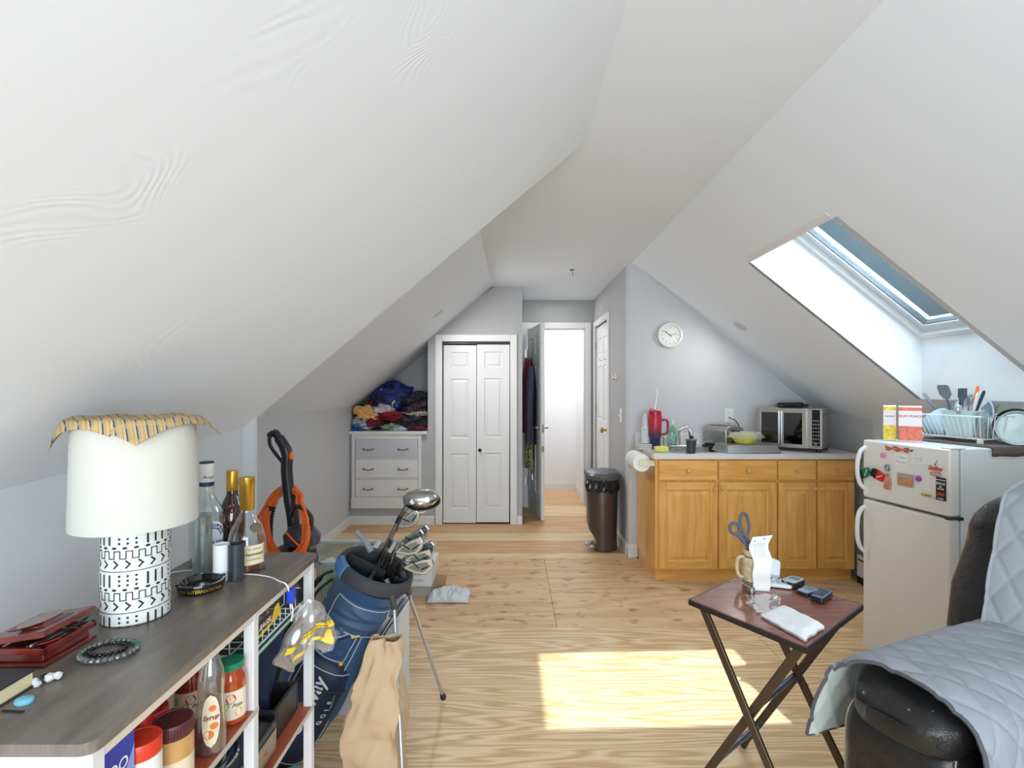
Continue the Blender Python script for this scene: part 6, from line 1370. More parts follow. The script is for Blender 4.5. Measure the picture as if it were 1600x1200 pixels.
flat(B(), [(-.018, -.050), (.014, -.052), (.019, -.02), (.010, .018), (.006, .030), (-.004, .030), (-.010, .016), (-.019, -.02)], -.005, .005).build('opener_body', mat('opener_print', (206, 140, 120), .3, var=.35, vscale=70), t, local=True, bevel=.001)
B().lathe([(.001, 0), (.013, 0), (.013, .003), (.001, .003)], (-.006, -.005, -.040), 14, ax=(0, -1, 0), sy=.9).build('opener_foot', mat('opener_gold', (180, 140, 60), .4, var=.4, vscale=120), t, local=True)
B().tube([(.0115*math.cos(k*PI/8), -.004, .052+.015*math.sin(k*PI/8)) for k in range(16)], .0035, 6, closed=True).build('opener_ring', mat('ring_grey', (140, 146, 150), .3, .6), t, local=True)
B().bar((0, -.004, .028), (0, -.004, .040), .010, .004).build('opener_neck', mat('neck_white', (226, 226, 226), .3), t, local=True)
for lab, px, py, col, a in (('green and black chip clip on the freezer door beside the handle', 1353, 739, (18, 120, 92), -.45), ('red and black chip clip on the freezer door next to the green one', 1374, 742, (206, 40, 34), .35)):
    t = magnet(lab, 'chip_clip', px, py, 'clip'); T = Matrix.Rotation(a, 4, 'Y')
    flat(B(), [(-.006, -.024), (.034, -.020), (.034, .020), (-.006, .024)], -.012, .010).xf(T).build('clip_plate', mat('clip_%d' % col[0], col, .3), t, local=True, bevel=.002)
    flat(B(), [(-.034, -.020), (-.006, -.024), (-.006, .024), (-.034, .020), (-.040, 0)], -.013, .012).xf(T).build('clip_grip', M_black, t, local=True, bevel=.003)
    b = B(); b.bar((.0, -.0126, -.014), (.028, -.0126, .012), .003, .001, (0, 1, 0)); b.xf(T).build('clip_highlight', M_paper, t, local=True)
t = magnet('photo magnet of wooden logs under a pale sky on the freezer door', 'photo_magnet', 1415.5, 750)
B().box(-.041, .041, -.003, .0005, -.029, .029).build('photo_frame', mat('photo_grey', (170, 160, 154), .4), t, local=True)
flat(B(), [(-.038, -.022), (.030, -.030), (.037, -.024), (.037, .006), (.0, .012), (-.03, .010), (-.038, .002)], -.0042, .001).build('photo_print', mat('photo_tan', (190, 140, 92), .4, var=.25, vscale=60), t, local=True)
t = magnet('red script cherry logo magnet on the freezer door', 'logo_magnet', 1462, 734)
M_lr = mat('logo_red', (190, 70, 52), .45)
b = B(); b.text('EatBoy', .025, lambda x, y: (x*.9, -.003, -.002+y), shear=.35, off=.0012); b.build('logo_word', M_lr, t, local=True, norm=False)
b = B(); b.tube([(.023*math.cos(k*PI/9)+.002, -.002, -.018+.009*math.sin(k*PI/9)) for k in range(18)], .0018, 5, closed=True); b.build('logo_oval', M_lr, t, local=True)
B().text('CO', .010, lambda x, y: (.002+x, -.003, -.0215+y), off=.0004).build('logo_small_word', M_lr, t, local=True, norm=False)
b = B(); b.tube([(.0, -.002, .022), (.006, -.002, .034), (.012, -.002, .042)], .0012, 5); b.lathe([(.004, 0), (.001, .002)], (-.0, -.001, .022), 12, ax=(0, -1, 0)); b.build('logo_stem', mat('stem_green', (90, 110, 70), .5), t, local=True)
t = magnet('black magnet strip with white lettering at the right edge of the freezer door', 'sticker_magnet', 1471, 764)
B().box(-.021, .021, -.003, .0005, -.049, .049).build('sticker_base', mat('sticker_black', (26, 24, 24), .4), t, local=True)
b = B()
for (s_, z, sz) in (("Game Day Grille", .037, .0062), ('BULLS', .019, .014), ('EST', .007, .008), ('HOUSE', -.003, .009), ('BURGERS', -.044, .0065)): b.text(s_, sz, lambda x, y, z=z: (x, -.0036, z+y), off=.0003)
b.build('sticker_text', mat('print_white', (240, 240, 240), .5), t, local=True, norm=False)
flat(B(), wavy(.017, .008, 10, 1, .002), -.0042, .001).xf(Matrix.Translation((0, 0, -.022))).build('sticker_patch', mat('patch_red', (170, 66, 48), .5, var=.3, vscale=90), t, local=True)
t = magnet('pale yellow oval badge reading SUMMIT low on the freezer door', 'badge_magnet', 1449.5, 774)
flat(B(), [(.034*math.cos(k*PI/14), .0105*math.sin(k*PI/14)) for k in range(28)], -.003, .003).build('badge_base', mat('badge_cream', (222, 214, 160), .4), t, local=True)
B().text('SUMMIT', .0135, lambda x, y: (x, -.0036, -.0045+y), off=.0002).build('badge_text', mat('badge_ink', (90, 86, 50), .5), t, local=True, norm=False)
# things on top (fridge frame)
def ft(u, v, z=0): return FRM @ Vector((u, v, FT+z))
for k, (v0, u0, col, lab) in enumerate([(1.900, 2.640, (236, 226, 120), 'yellow and white drink mix box on top of the fridge'), (1.938, 2.556, (232, 168, 160), 'pink drink mix box on top of the fridge, nearest the camera')]):
    t = thing('drink_mix_box', lab, 'box', (v0, u0, FT+.001), math.radians((54, -34)[k]))
    h = .172; w_, d_ = (.042, .026) if k == 0 else (.045, .024)
    B().box(-w_, w_, -d_, d_, 0, h).build('box_body', mat('mixbox_%d' % k, (232, 226, 226), .4), t, local=True, bevel=.001)
    b = B()
    for (y, s_) in ((-d_-.0006, 1), ): b.box(-w_, w_, y, -d_, .006, .075); b.box(-w_, w_, y, -d_, .150, .166)
    b.box(-w_-.0006, -w_, -d_, d_, .006, .075); b.box(-w_-.0006, -w_, -d_, d_, .150, .166)
    b.box(w_, w_+.0006, -d_, d_, .006, .075); b.build('box_print', mat('mixprint_%d' % k, (222, 110, 90) if k else (232, 206, 60), .5, var=.3, vscale=60), t, local=True)['kind'] = 'stuff'
    wd = ('LEMONADE', 'FRUIT PUNCH')[k]; mm = mat('mix_word_%d' % k, (196, 70, 90) if k else (60, 100, 180), .5)
    B().text(wd, .0155, lambda x, y: (x, -d_-.0012, .118+y), off=.0003).build('box_text', mm, t, local=True, norm=False)
    B().text(wd, .0075, lambda x, y: (-w_-.0012, -x, .118+y), off=.0002).build('box_text', mm, t, local=True, norm=False)
# brown mat
M_matb = mat('mat_brown', (104, 90, 84), .95, var=.3, vscale=180, bump=.8, bscale=300, dist=.003)
t = thing('drying_mat', 'brown fluffy drying mat on top of the fridge hanging over its side', 'mat', ft(.25, .38))
b = B(); n = 30
def mf(u, v): 
    s_ = .02+u*.46; vv_ = .215+.33*v
    if s_ < FW+.004: return ft(s_, vv_, .004+.0012*noise.noise(Vector((u*20, v*20, 1))))
    e = s_-FW-.004; return ft(FW+.006, vv_, .003-e)
b.grid(mf, 60, 24); b.build('mat_fabric', M_matb, t, solid=.007)
b = B(); b.tube([ft(FW+.006, .215+.33*k/14, -.028+.002*math.sin(k)) for k in range(15)], .0075, 8); b.build('mat_edge', mat('mat_edge_brown', (84, 64, 46), .9, var=.3, vscale=120, bump=.7, bscale=200), t)
# dish rack
rk = thing('dish_rack', 'white wire dish rack full of dishes on top of the fridge', 'dish rack', ft(.2, .42, .008))
ru0, ru1, rv0, rv1, rz0, rz1 = .030, .365, .262, .525, .028, .132
b = B(); b.tube([ft(ru0-.02, rv0-.02, rz1), ft(ru1+.02, rv0-.02, rz1), ft(ru1+.02, rv1, rz1), ft(ru0-.02, rv1, rz1)], .0035, 8, closed=True)
b.tube([ft(ru0+.02, rv0+.02, rz0), ft(ru1-.01, rv0+.02, rz0), ft(ru1-.01, rv1-.02, rz0), ft(ru0+.02, rv1-.02, rz0)], .003, 8, closed=True); b.build('rack_rim', M_wire, rk)
for k in range(15):
    u = k/14; a = ru0-.01+(ru1-ru0+.02)*u; c_ = ru0+.025+(ru1-ru0-.04)*u
    B().tube([ft(a, rv0-.02, rz1), ft(c_, rv0+.018, rz0), ft(c_, rv1-.02, rz0), ft(a, rv1, rz1)], .0018, 5).build('rack_wire', M_wire, rk)
for k in range(1, 8):
    v = k/8; a = rv0-.02+(rv1-rv0+.02)*v; c_ = rv0+.02+(rv1-rv0-.04)*v
    B().tube([ft(ru0-.02, a, rz1), ft(ru0+.02, c_, rz0), ft(ru1-.01, c_, rz0), ft(ru1+.02, a, rz1)], .0018, 5).build('rack_wire', M_wire, rk)
for (a, c_) in ((ru0+.03, rv0+.02), (ru1-.02, rv0+.02), (ru0+.03, rv1-.03), (ru1-.02, rv1-.03)): B().box(-.009, .009, -.009, .009, 0, .022).xf(Matrix.Translation(ft(a, c_, .008)) @ Matrix.Rotation(fr.rotation_euler.z, 4, 'Z')).build('rack_foot', M_white, rk, bevel=.002)
# utensil caddy + plates
def obj_at(name, lab, cat, u, v, z): return thing(name, lab, cat, ft(u, v, z), fr.rotation_euler.z)
t = obj_at('utensil_caddy', 'pale mint utensil tub full of kitchen tools in the dish rack', 'caddy', .215, .345, rz0+.003)
b = B(); n = 28
sec = lambda w_, d_: rrect(-w_, w_, -d_, d_, .018, 4)
loft(B(), [(sec(.062, .036), 0), (sec(.066, .039), .05), (sec(.072, .044), .118), (sec(.075, .047), .120), (sec(.075, .047), .124), (sec(.070, .042), .123), (sec(.064, .037), .05), (sec(.06, .034), .006)]).build('caddy_wall', mat('caddy_mint', (196, 218, 220), .35), t, local=True)
t = obj_at('mixing_bowl', 'pale blue plastic bowl tipped on its side at the left of the dish rack', 'bowl', .095, .36, rz0+.052)
B().lathe([(.030, -.06), (.044, -.052), (.060, 0), (.068, .04), (.071, .041), (.064, .0), (.044, -.046), (.001, -.05)], (0, 0, 0), 36, ax=(-.80, -.10, .62), cap1=False).build('bowl_wall', mat('bowl_blue', (186, 208, 224), .3), t, local=True)
t = obj_at('patterned_plate', 'white plate with grey and dark wedge pattern standing in the dish rack', 'plate', .17, .47, rz0+.095)
B().lathe([(.055, 0), (.095, .010), (.112, .016), (.112, .018), (.09, .013), (.05, .004), (.001, .004)], n=44, ax=(-.1, -1, .18)).build('plate_body', mat('plate_white', (226, 230, 232), .25), t, local=True)
b = B(); X_, Y_, Z_ = frame((-.1, -1, .18))
for k in range(8):
    if k % 2: continue
    q = [X_*(r_*math.cos(a))+Y_*(r_*math.sin(a))+Z_*.0190 for r_, a in ((.058, k*PI/4+.1), (.105, k*PI/4+.1), (.107, k*PI/4+.42), (.105, k*PI/4+.74), (.058, k*PI/4+.74))]; b.add(q, [(0, 1, 2, 3, 4)])
b.build('plate_pattern', mat('plate_grey', (120, 134, 146), .4, var=.3, vscale=20), t, local=True, norm=False)['kind'] = 'stuff'
t = obj_at('dinner_plate', 'large pale green dinner plate standing at the back right of the dish rack', 'plate', .345, .50, rz0+.075)
B().lathe([(.07, 0), (.105, .010), (.130, .017), (.130, .019), (.10, .013), (.065, .004), (.001, .004)], n=48, ax=(-.35, -1, .12)).build('plate_body', mat('plate_green', (196, 204, 186), .25), t, local=True)
t = obj_at('saucepan', 'light metal pan lying on its side at the right end of the dish rack', 'pan', .405, .405, rz0+.055)
B().lathe([(.060, -.03), (.070, -.024), (.074, .02), (.076, .022), (.070, .018), (.066, -.020), (.001, -.024)], n=40, ax=(.62, -.75, .1), cap1=False).build('pan_wall', mat('pan_pale', (186, 204, 202), .35, .1), t, local=True)
t = obj_at('baking_pan', 'dark pan standing behind the light pan in the dish rack', 'pan', .372, .445, rz0+.060)
B().lathe([(.066, -.012), (.078, .0), (.080, .012), (.076, .012), (.07, -.004), (.001, -.006)], n=40, ax=(.5, -.8, .15), cap1=False).build('pan_wall', mat('pan_dark', (52, 48, 50), .3), t, local=True)
t = obj_at('box_grater', 'small metal grater standing in the middle of the dish rack', 'grater', .315, .34, rz0+.003)
B().hexa([(-.022, -.018, 0), (.022, -.018, 0), (.022, .018, 0), (-.022, .018, 0)], [(-.014, -.012, .115), (.014, -.012, .115), (.014, .012, .115), (-.014, .012, .115)]).build('grater_body', mat('grater_steel', (176, 186, 188), .3, .8, var=.3, vscale=160), t, local=True)
def tool(name, lab, u, v, du_, dv_, z0, z1, build, cat='utensil'):
    a = ft(u, v, z0); c_ = ft(u+du_, v+dv_, z1); t = thing(name, lab, cat, a); build(t, a, c_, (c_-a).normalized()); return t
M_tb = mat('tool_blue_grey', (86, 106, 124), .4); M_tg = mat('tool_grey', (104, 112, 114), .45)
zc_ = rz0+.03
side = (UU*.9+VV*.1).normalized()
def spat(t, a, c_, d):
    B().tube([a, c_-d*.05], [.005, .006], 8).build('handle', M_tb, t)
    s_ = side; p = c_-d*.045; q = [p-s_*.012-d*.01, p-s_*.027+d*.012, p-s_*.027+d*.05, p-s_*.020+d*.06, p+s_*.020+d*.06, p+s_*.027+d*.05, p+s_*.027+d*.012, p+s_*.012-d*.01]; nn = d.cross(s_).normalized()*.004
    B().hexa([x-nn for x in q], [x+nn for x in q]).build('blade', M_tg, t, bevel=.001)
def brush(t, a, c_, d):
    B().tube([a, c_-d*.05, c_-d*.035], [.006, .007, .018], 8, flat=.5).build('handle', M_tb, t)
    s_ = side
    for k in range(8): p = c_-d*.035+s_*(-.018+.0051*k); B().tube([p, p+d*.045], .0021, 5).build('bristle', mat('bristle_grey', (70, 78, 90), .5), t)
def plainh(m, r0, r1, flat_=.6):
    def f(t, a, c_, d): B().tube([a, a+(c_-a)*.6, c_-d*.01, c_], [r0, r1, r1*1.1, r1*.5], 10, flat=flat_).build('handle', m, t)
    return f
def forkh(t, a, c_, d):
    B().tube([a, c_-d*.04], .003, 6).build('handle', M_steel, t)
    s_ = side
    for k in range(4): p = c_-d*.04+s_*(-.008+.0053*k); B().tube([c_-d*.05, p, p+d*.035], .0016, 5).build('tine', M_steel, t)
def spoonh(t, a, c_, d):
    B().tube([a, c_-d*.03], .003, 6).build('handle', M_steel, t); B().blob(c_-d*.012, (.018, .012, .022), 0, 1, 1, 16).build('spoon_bowl', mat('spoon_pale', (176, 184, 180), .3, .5), t)
tool('spatula', 'wide grey spatula fanning out at the left of the utensil tub', .185, .345, -.055, -.01, zc_, .262, spat)
tool('long_handle', 'slim blue grey handle leaning far out to the left over the rack rim', .150, .34, -.125, -.005, .085, .235, plainh(M_tb, .004, .009), 'handle')
tool('pastry_brush', 'blue grey silicone pastry brush standing in the utensil tub', .215, .34, .004, 0, zc_, .250, brush)
tool('orange_handle', 'bright orange tool handle standing highest in the utensil tub', .245, .35, .030, .01, zc_+.05, .272, plainh(mat('handle_orange', (236, 128, 56), .4), .004, .008), 'handle')
tool('table_fork', 'steel fork standing beside the spatula in the utensil tub', .192, .33, .002, -.02, zc_, .205, forkh, 'fork')
tool('table_fork', 'steel fork with tines right of the pastry brush', .232, .35, .010, .0, zc_, .222, forkh, 'fork')
tool('serving_spoon', 'round steel spoon low at the front of the utensil tub', .228, .318, .008, -.02, zc_+.02, .172, spoonh, 'spoon')
tool('kitchen_knife', 'black knife handle leaning to the right out of the utensil tub', .262, .345, .048, .005, zc_+.05, .250, plainh(mat('knife_black', (58, 62, 72), .35), .004, .008), 'knife')
tool('whisk_handle', 'white plastic handle leaning beside the black knife handle', .258, .335, .036, .0, zc_+.05, .240, plainh(M_white, .004, .007), 'handle')
tool('paring_knife', 'short blue knife handle behind the spatula', .200, .355, -.008, .0, zc_+.05, .245, plainh(mat('knife_blue', (60, 100, 150), .35), .003, .006), 'knife')

# ================= TRAY TABLE =================
M_tt = wood('tray_wood', [(0, (104, 54, 40)), (.4, (128, 70, 54)), (.75, (144, 84, 65)), (1, (160, 100, 80))], (.7, 5, 1), 5, .25, 2.6, .7, coat=.35, bump=.05)
tc_ = [Vector(p) for p in ((.9235, 2.036, 0), (1.1505, 1.7225, 0), (.8064, 1.4375, 0), (.5955, 1.764, 0))]   # back, right, front, left
cen = sum(tc_, Vector())/4
tt = thing('tray_table', 'folding tray table with reddish wood top and brown crossed metal legs', 'table', cen, 0)
def inset(c_, e): return [p+(cen-p).normalized()*e for p in c_]
b = B(); b.hexa([p+Vector((0, 0, .643)) for p in inset(tc_, .003)], [p+Vector((0, 0, .6595)) for p in inset(tc_, .003)]); b.build('table_top', M_tt, tt, bevel=.002)
b = B(); 
for k in range(4): b.bar(tc_[k]+Vector((0, 0, .650)), tc_[(k+1) % 4]+Vector((0, 0, .650)), .006, .017)
b.build('top_edge', mat('edge_black', (40, 32, 30), .35), tt)
M_tl = mat('leg_brown', (86, 72, 58), .3, .55)
back, right, front, left = tc_
dlf = (front-left).normalized(); dbr = (right-back).normalized(); dlb = (back-left).normalized()
def legp(top, bot, zt=.640): return Vector((top.x, top.y, zt)), Vector((bot.x, bot.y, .004))
off = dlb*.035
A0, A1 = legp(left+dlf*.03+off, front+dlf*.015+off); B0, B1 = legp(front-dlf*.03+off*1.6, left-dlf*.005+off*1.6)
C0, C1 = legp(right-dbr*.03-off*1.6, back-dbr*.005-off*1.6); D0, D1 = legp(back+dbr*.03-off, right+dbr*.015-off)
for p, q in ((A0, A1), (B0, B1), (C0, C1), (D0, D1)): 
    l = B().bar(p, q, .026, .013, dlb).build('leg', M_tl, tt, bevel=.003)
    B().bar(q+(p-q).normalized()*.03, q, .029, .016, dlb).build('foot_cap', mat('foot_dark', (48, 42, 36), .5), l, bevel=.003)
mixp = lambda p, q, t: p+(q-p)*t
M_bar = mat('bar_blue_steel', (120, 132, 156), .2, .9)
for (p, q) in ((mixp(A0, A1, .44), mixp(D0, D1, .44)), (mixp(B0, B1, .82), mixp(C0, C1, .82)), (mixp(B0, B1, .05), mixp(C0, C1, .05))): B().tube([p, q], .010, 14).build('stretcher', M_bar, tt)
for (p, q) in ((A0, A1), (D0, D1)):
    for t_ in (.50, ): B().lathe([(.008, -.010), (.008, .010)], mixp(p, q, t_)+off*.3, 14, ax=dlb).build('pivot_rivet', mat('rivet_brass', (200, 176, 120), .3, .9), tt)
B().lathe([(.009, 0), (.009, .006)], mixp(B0, B1, .93)-dlb*.012, 12, ax=-dlb).build('pivot_rivet', mat('rivet_brass', (200, 176, 120), .3, .9), tt)
# on the table
TT = .6600
def ont(px, py, z=TT): d = (EYE-z)*F/(py-606); return at(px, py, d)
p = ont(1178, 915); t = thing('beer_stein', 'small beige pottery stein holding scissors on the tray table', 'stein', p)
M_st = mat('stein_beige', (198, 182, 146), .4, var=.22, vscale=55)
B().lathe([(.034, 0), (.037, .004), (.036, .012), (.040, .035), (.043, .065), (.040, .095), (.035, .112), (.036, .118), (.035, .130), (.031, .130), (.031, .02), (.001, .018)], n=36, cap1=False).build('stein_body', M_st, t, local=True)
b = B(); 
for z, r_ in ((.012, .0368), (.108, .0368), (.020, .0385)): b.lathe([(r_, z-.002), (r_+.0018, z), (r_, z+.002)], n=36, cap0=False, cap1=False)
b.build('glaze_ring', mat('glaze_brown', (92, 64, 40), .35), t, local=True)['kind'] = 'stuff'
b = B(); f = cyl(.0436, 0, .35); b.add([f(.014*math.cos(k*PI/8)*(1+.3*(k % 2)), .060+.020*math.sin(k*PI/8)*(1+.2*(k % 2))) for k in range(16)], [tuple(range(16))]); b.build('glaze_print', M_ink, t, local=True, norm=False)
B().tube(spline([(-.036, 0, .105), (-.058, -.004, .100), (-.064, -.006, .07), (-.056, -.004, .04), (-.040, 0, .032)], 6), .006, 8).build('stein_handle', M_st, t, local=True)
sp0 = p+Vector((-.004, 0, .0)); M_sc = mat('scissor_grey', (86, 94, 108), .35)
t = thing('scissors', 'scissors with blue grey handles standing upright in the stein', 'scissors', p+Vector((0, 0, .03)))
Ys = p.y
def ring3(cx, cz, rx, rz, a, n=22): return [at(cx, cz, Ys)+Vector((rx*math.cos(k*2*PI/n)*math.cos(a)-rz*math.sin(k*2*PI/n)*math.sin(a), 0, rx*math.cos(k*2*PI/n)*math.sin(a)+rz*math.sin(k*2*PI/n)*math.cos(a))) for k in range(n)]
B().tube(ring3(1163.5, 819, .015, .040, .12), .0058, 8, closed=True).build('finger_loop', M_sc, t)
B().tube(ring3(1148, 826, .017, .021, .45), .0065, 8, closed=True).build('thumb_loop', M_sc, t)
b = B(); b.tube([at(1164, 836, Ys), at(1169, 846, Ys), at(1176, 856, Ys)], [.007, .008, .007], 8); b.tube([at(1152, 834, Ys), at(1160, 843, Ys), at(1172, 858, Ys)], [.008, .009, .006], 8); b.build('handle_shank', M_sc, t)
b = B(); b.bar(at(1172, 853, Ys), at(1180, 895, Ys), .012, .002, (0, 1, 0)); b.bar(at(1170, 853, Ys)+Vector((0, .004, 0)), at(1177, 895, Ys)+Vector((0, .004, 0)), .012, .002, (0, 1, 0)); b.build('blade', M_steel, t)
# folded test strip leaflet + blister card
t = thing('leaflet', 'folded white printed leaflet standing against the stein', 'leaflet', ont(1190, 918))
def leaf_(u, v):
    bx_ = ont(1188, 922); z = .0+.185*v; x = bx_.x+(-.030+.056*u)+.010*v*u+.004*math.sin(v*14); y = bx_.y-.012+.02*v+.010*math.sin(v*9+1)-.01*u
    return (x, y, TT+z+.010*u*v)
lf_ = B().grid(leaf_, 12, 30).build('paper_sheet', M_paper, t, solid=.0006)
def leafo(x, y): q = Vector(leaf_(x, y)); return (q.x, q.y-.0012, q.z)
b = B()
for k in range(9): b.add([leafo(.16+.66*i/6, .62+.028*k) for i in range(7)]+[leafo(.82-.66*i/6, .628+.028*k) for i in range(7)], [tuple(range(14))])
b.build('leaflet_lines', mat('print_light', (176, 190, 202), .6), t, norm=False)['kind'] = 'stuff'
b = B(); b.add([leafo(.20+.06*math.cos(k*.785), .905+.014*math.sin(k*.785)) for k in range(8)], [tuple(range(8))]); b.add([leafo(.62+.07*math.cos(k*.785), .945+.012*math.sin(k*.785)) for k in range(8)], [tuple(range(8))]); b.build('leaflet_mark', mat('print_mid', (130, 136, 144), .6), t, norm=False)['kind'] = 'stuff'
b = B(); bx_ = ont(1196, 906)
b.xf(Matrix.Identity(4)); b.prism([(x, z) for x, z in rrect(-.038, .038, 0, .075, .012)], 0, .006); b.prism([(x, z) for x, z in rrect(-.027, .027, .012, .058, .008)], -.008, 0)
b.xf(Matrix.Translation(bx_+Vector((.012, -.01, .012))) @ Matrix.Rotation(.35, 4, 'Y') @ Matrix.Rotation(-.5, 4, 'X')); b.build('blister_tray', mat('blister_white', (222, 228, 232), .25), t, bevel=.002)
t = thing('blister_pack', 'open white blister pack lying behind the remotes on the tray table', 'pack', ont(1212, 913))
T = Matrix.Translation(ont(1211, 914)) @ Matrix.Rotation(-.35, 4, 'Z')
B().prism(rrect(-.052, .052, -.034, .034, .012), .002, .014, 'z').xf(T).build('pack_tray', mat('blister_white', (222, 228, 232), .25), t, bevel=.003)
for k in range(4): B().blob((-.032+.022*k, .004*(k % 2), .017), (.010, .022, .007), .1, 2, k, 14).xf(T).build('pack_pocket', thin_glass('pocket_clear', (244, 248, 250), .25, .08, .45, (220, 232, 238)), t)
b = B()
for k in range(3): b.bar((-.036+.022*k, -.012, .0255), (-.030+.022*k, .010, .0255), .003, .001)
b.xf(T).build('pack_marks', M_ink, t)['kind'] = 'stuff'
tag(B().lathe([(.011, 0), (.0125, .002), (.0125, .010), (.0135, .011), (.0135, .014), (.0115, .015), (.0115, .022), (.009, .024), (.001, .024)], ont(1174, 928), 22).build('thimble_weight', M_steel), 'tiny knurled metal weight beside the stein foot', 'weight')
def handset(name, lab, px, py, w_, l_, h, rz, body, face, kind, cat):
    t = thing(name, lab, cat, ont(px, py), rz)
    B().prism(rrect(-w_, w_, -l_, l_, w_*.45), .001, h, 'z').build('case', body, t, local=True, bevel=.004, bseg=3)
    B().prism(rrect(-w_*.86, w_*.86, -l_*.92, l_*.92, w_*.4), h-.0005, h+.0012, 'z').build('face_plate', face, t, local=True)
    if kind == 'buttons':
        for r_ in range(6):
            for k in range(3): B().prism(rrect(-.0055, .0055, -.004, .004, .002, 2), h+.001, h+.003, 'z').xf(Matrix.Translation((-w_*.52+w_*.52*k, -l_*.72+l_*.28*r_, 0))).build('button', mat('button_grey', (62, 70, 84), .4), t, local=True)
    else:
        B().prism(rrect(-w_*.62, w_*.62, -l_*.1, l_*.72, .004), h+.001, h+.0022, 'z').build('screen', mat('screen_slate', (110, 126, 140), .15), t, local=True)
    return t
M_case = mat('case_black', (34, 38, 44), .3); M_fc = mat('face_blue_grey', (150, 166, 186), .3); M_fs = mat('face_silver', (186, 190, 192), .3)
handset('glucose_meter', 'silver and black handheld meter with grey screen nearest the blister pack', 1239, 915, .026, .040, .022, -1.0, M_case, M_fs, 'screen', 'meter')
handset('remote_control', 'flat blue grey remote lying between the meter and the keypad remote', 1262, 927, .022, .036, .012, -1.05, M_case, M_fc, 'screen', 'remote')
handset('remote_control', 'black remote with many blue grey buttons, rightmost on the tray table', 1284, 936, .021, .048, .020, -.85, M_case, M_fc, 'buttons', 'remote')
def wrapf(u, v):
    c_ = ont(1196, 945); x = c_.x+(-.055+.11*u)+.008*math.sin(v*9); y = c_.y+(-.075+.15*v)+.006*math.sin(u*11); return (x+.03*(v-.5), y, TT+.003+.006*abs(noise.noise(Vector((u*5, v*6, 3)))))
tag(B().grid(wrapf, 24, 26).build('plastic_wrapper', thin_glass('wrap_clear', (250, 246, 248), .22, .12, .18, (226, 216, 226)), ang=16), 'crinkled clear plastic wrapper lying flat in front of the stein', 'wrapper')
tw0, tw1, tw2, tw3 = ont(1222, 950), ont(1287, 982), ont(1256, 1003), ont(1187, 964)
def towel(lv):
    def f(u, v):
        p = tw3.lerp(tw2, u).lerp(tw0.lerp(tw1, u), v); e = min(1, 6*min(u, 1-u, v, 1-v)+.25)
        return (p.x+.003*math.sin(v*14+lv), p.y+.003*math.sin(u*17+lv), TT+.002+(.010+.009*lv)*e+.0025*noise.noise(Vector((u*5, v*5, lv))))
    return f
b = B(); b.grid(towel(1.0), 36, 30); b.grid(lambda u, v: tuple(Vector(towel(1.0)(u, v))*Vector((1, 1, 0))) if False else (towel(1.)(u, v)[0], towel(1.)(u, v)[1], TT+.001), 36, 30)
n_ = 37; 
tag(b.build('folded_towel', mat('towel_white', (244, 246, 246), .95, bump=1., bscale=420, dist=.003)), 'folded white towel at the front corner of the tray table', 'towel')

# ================= RECLINER =================
CO = Vector((1.438, 1.467, 0)); CF = Vector((-.924, -.383, 0)); CN = Vector((-.383, .924, 0))
def cp(a, n, z): return CO+CF*a+CN*n+Vector((0, 0, z))
def leather():
    m = mat('leather_black', (30, 30, 32), .28, coat=.15); nt = m.node_tree; p = nt.nodes['Principled BSDF']; L = nt.links.new
    tc = N(nt, 'ShaderNodeTexCoord'); a = N(nt, 'ShaderNodeTexNoise'); a.inputs['Scale'].default_value = 9; a.inputs['Detail'].default_value = 5; a.inputs['Distortion'].default_value = 1.5; L(tc.outputs['Object'], a.inputs[0])
    v = N(nt, 'ShaderNodeTexVoronoi'); v.inputs['Scale'].default_value = 420; L(tc.outputs['Object'], v.inputs[0])
    ad = N(nt, 'ShaderNodeMath', operation='MULTIPLY_ADD'); ad.inputs[1].default_value = .08; L(v.outputs[0], ad.inputs[0]); L(a.outputs[0], ad.inputs[2])
    bp = N(nt, 'ShaderNodeBump'); bp.inputs['Strength'].default_value = .7; bp.inputs['Distance'].default_value = .010; L(ad.outputs[0], bp.inputs['Height']); L(bp.outputs[0], p.inputs['Normal'])
    s_ = N(nt, 'ShaderNodeTexNoise'); s_.inputs['Scale'].default_value = 34; s_.inputs['Detail'].default_value = 2; L(tc.outputs['Object'], s_.inputs[0])
    mr = N(nt, 'ShaderNodeMapRange'); mr.inputs[1].default_value = .735; mr.inputs[2].default_value = .76; L(s_.outputs[0], mr.inputs[0])
    mx = N(nt, 'ShaderNodeMix', data_type='RGBA'); L(mr.outputs[0], mx.inputs[0]); mx.inputs[6].default_value = rgb(26, 26, 28); mx.inputs[7].default_value = rgb(190, 188, 180); L(mx.outputs[2], p.inputs['Base Color'])
    return m
M_lea = leather(); M_st2 = mat('stitch_grey', (170, 160, 144), .7)
rc = thing('recliner', 'black leather recliner at the right edge facing left, partly under a quilted cover', 'armchair', cp(.1, -.3, 0))
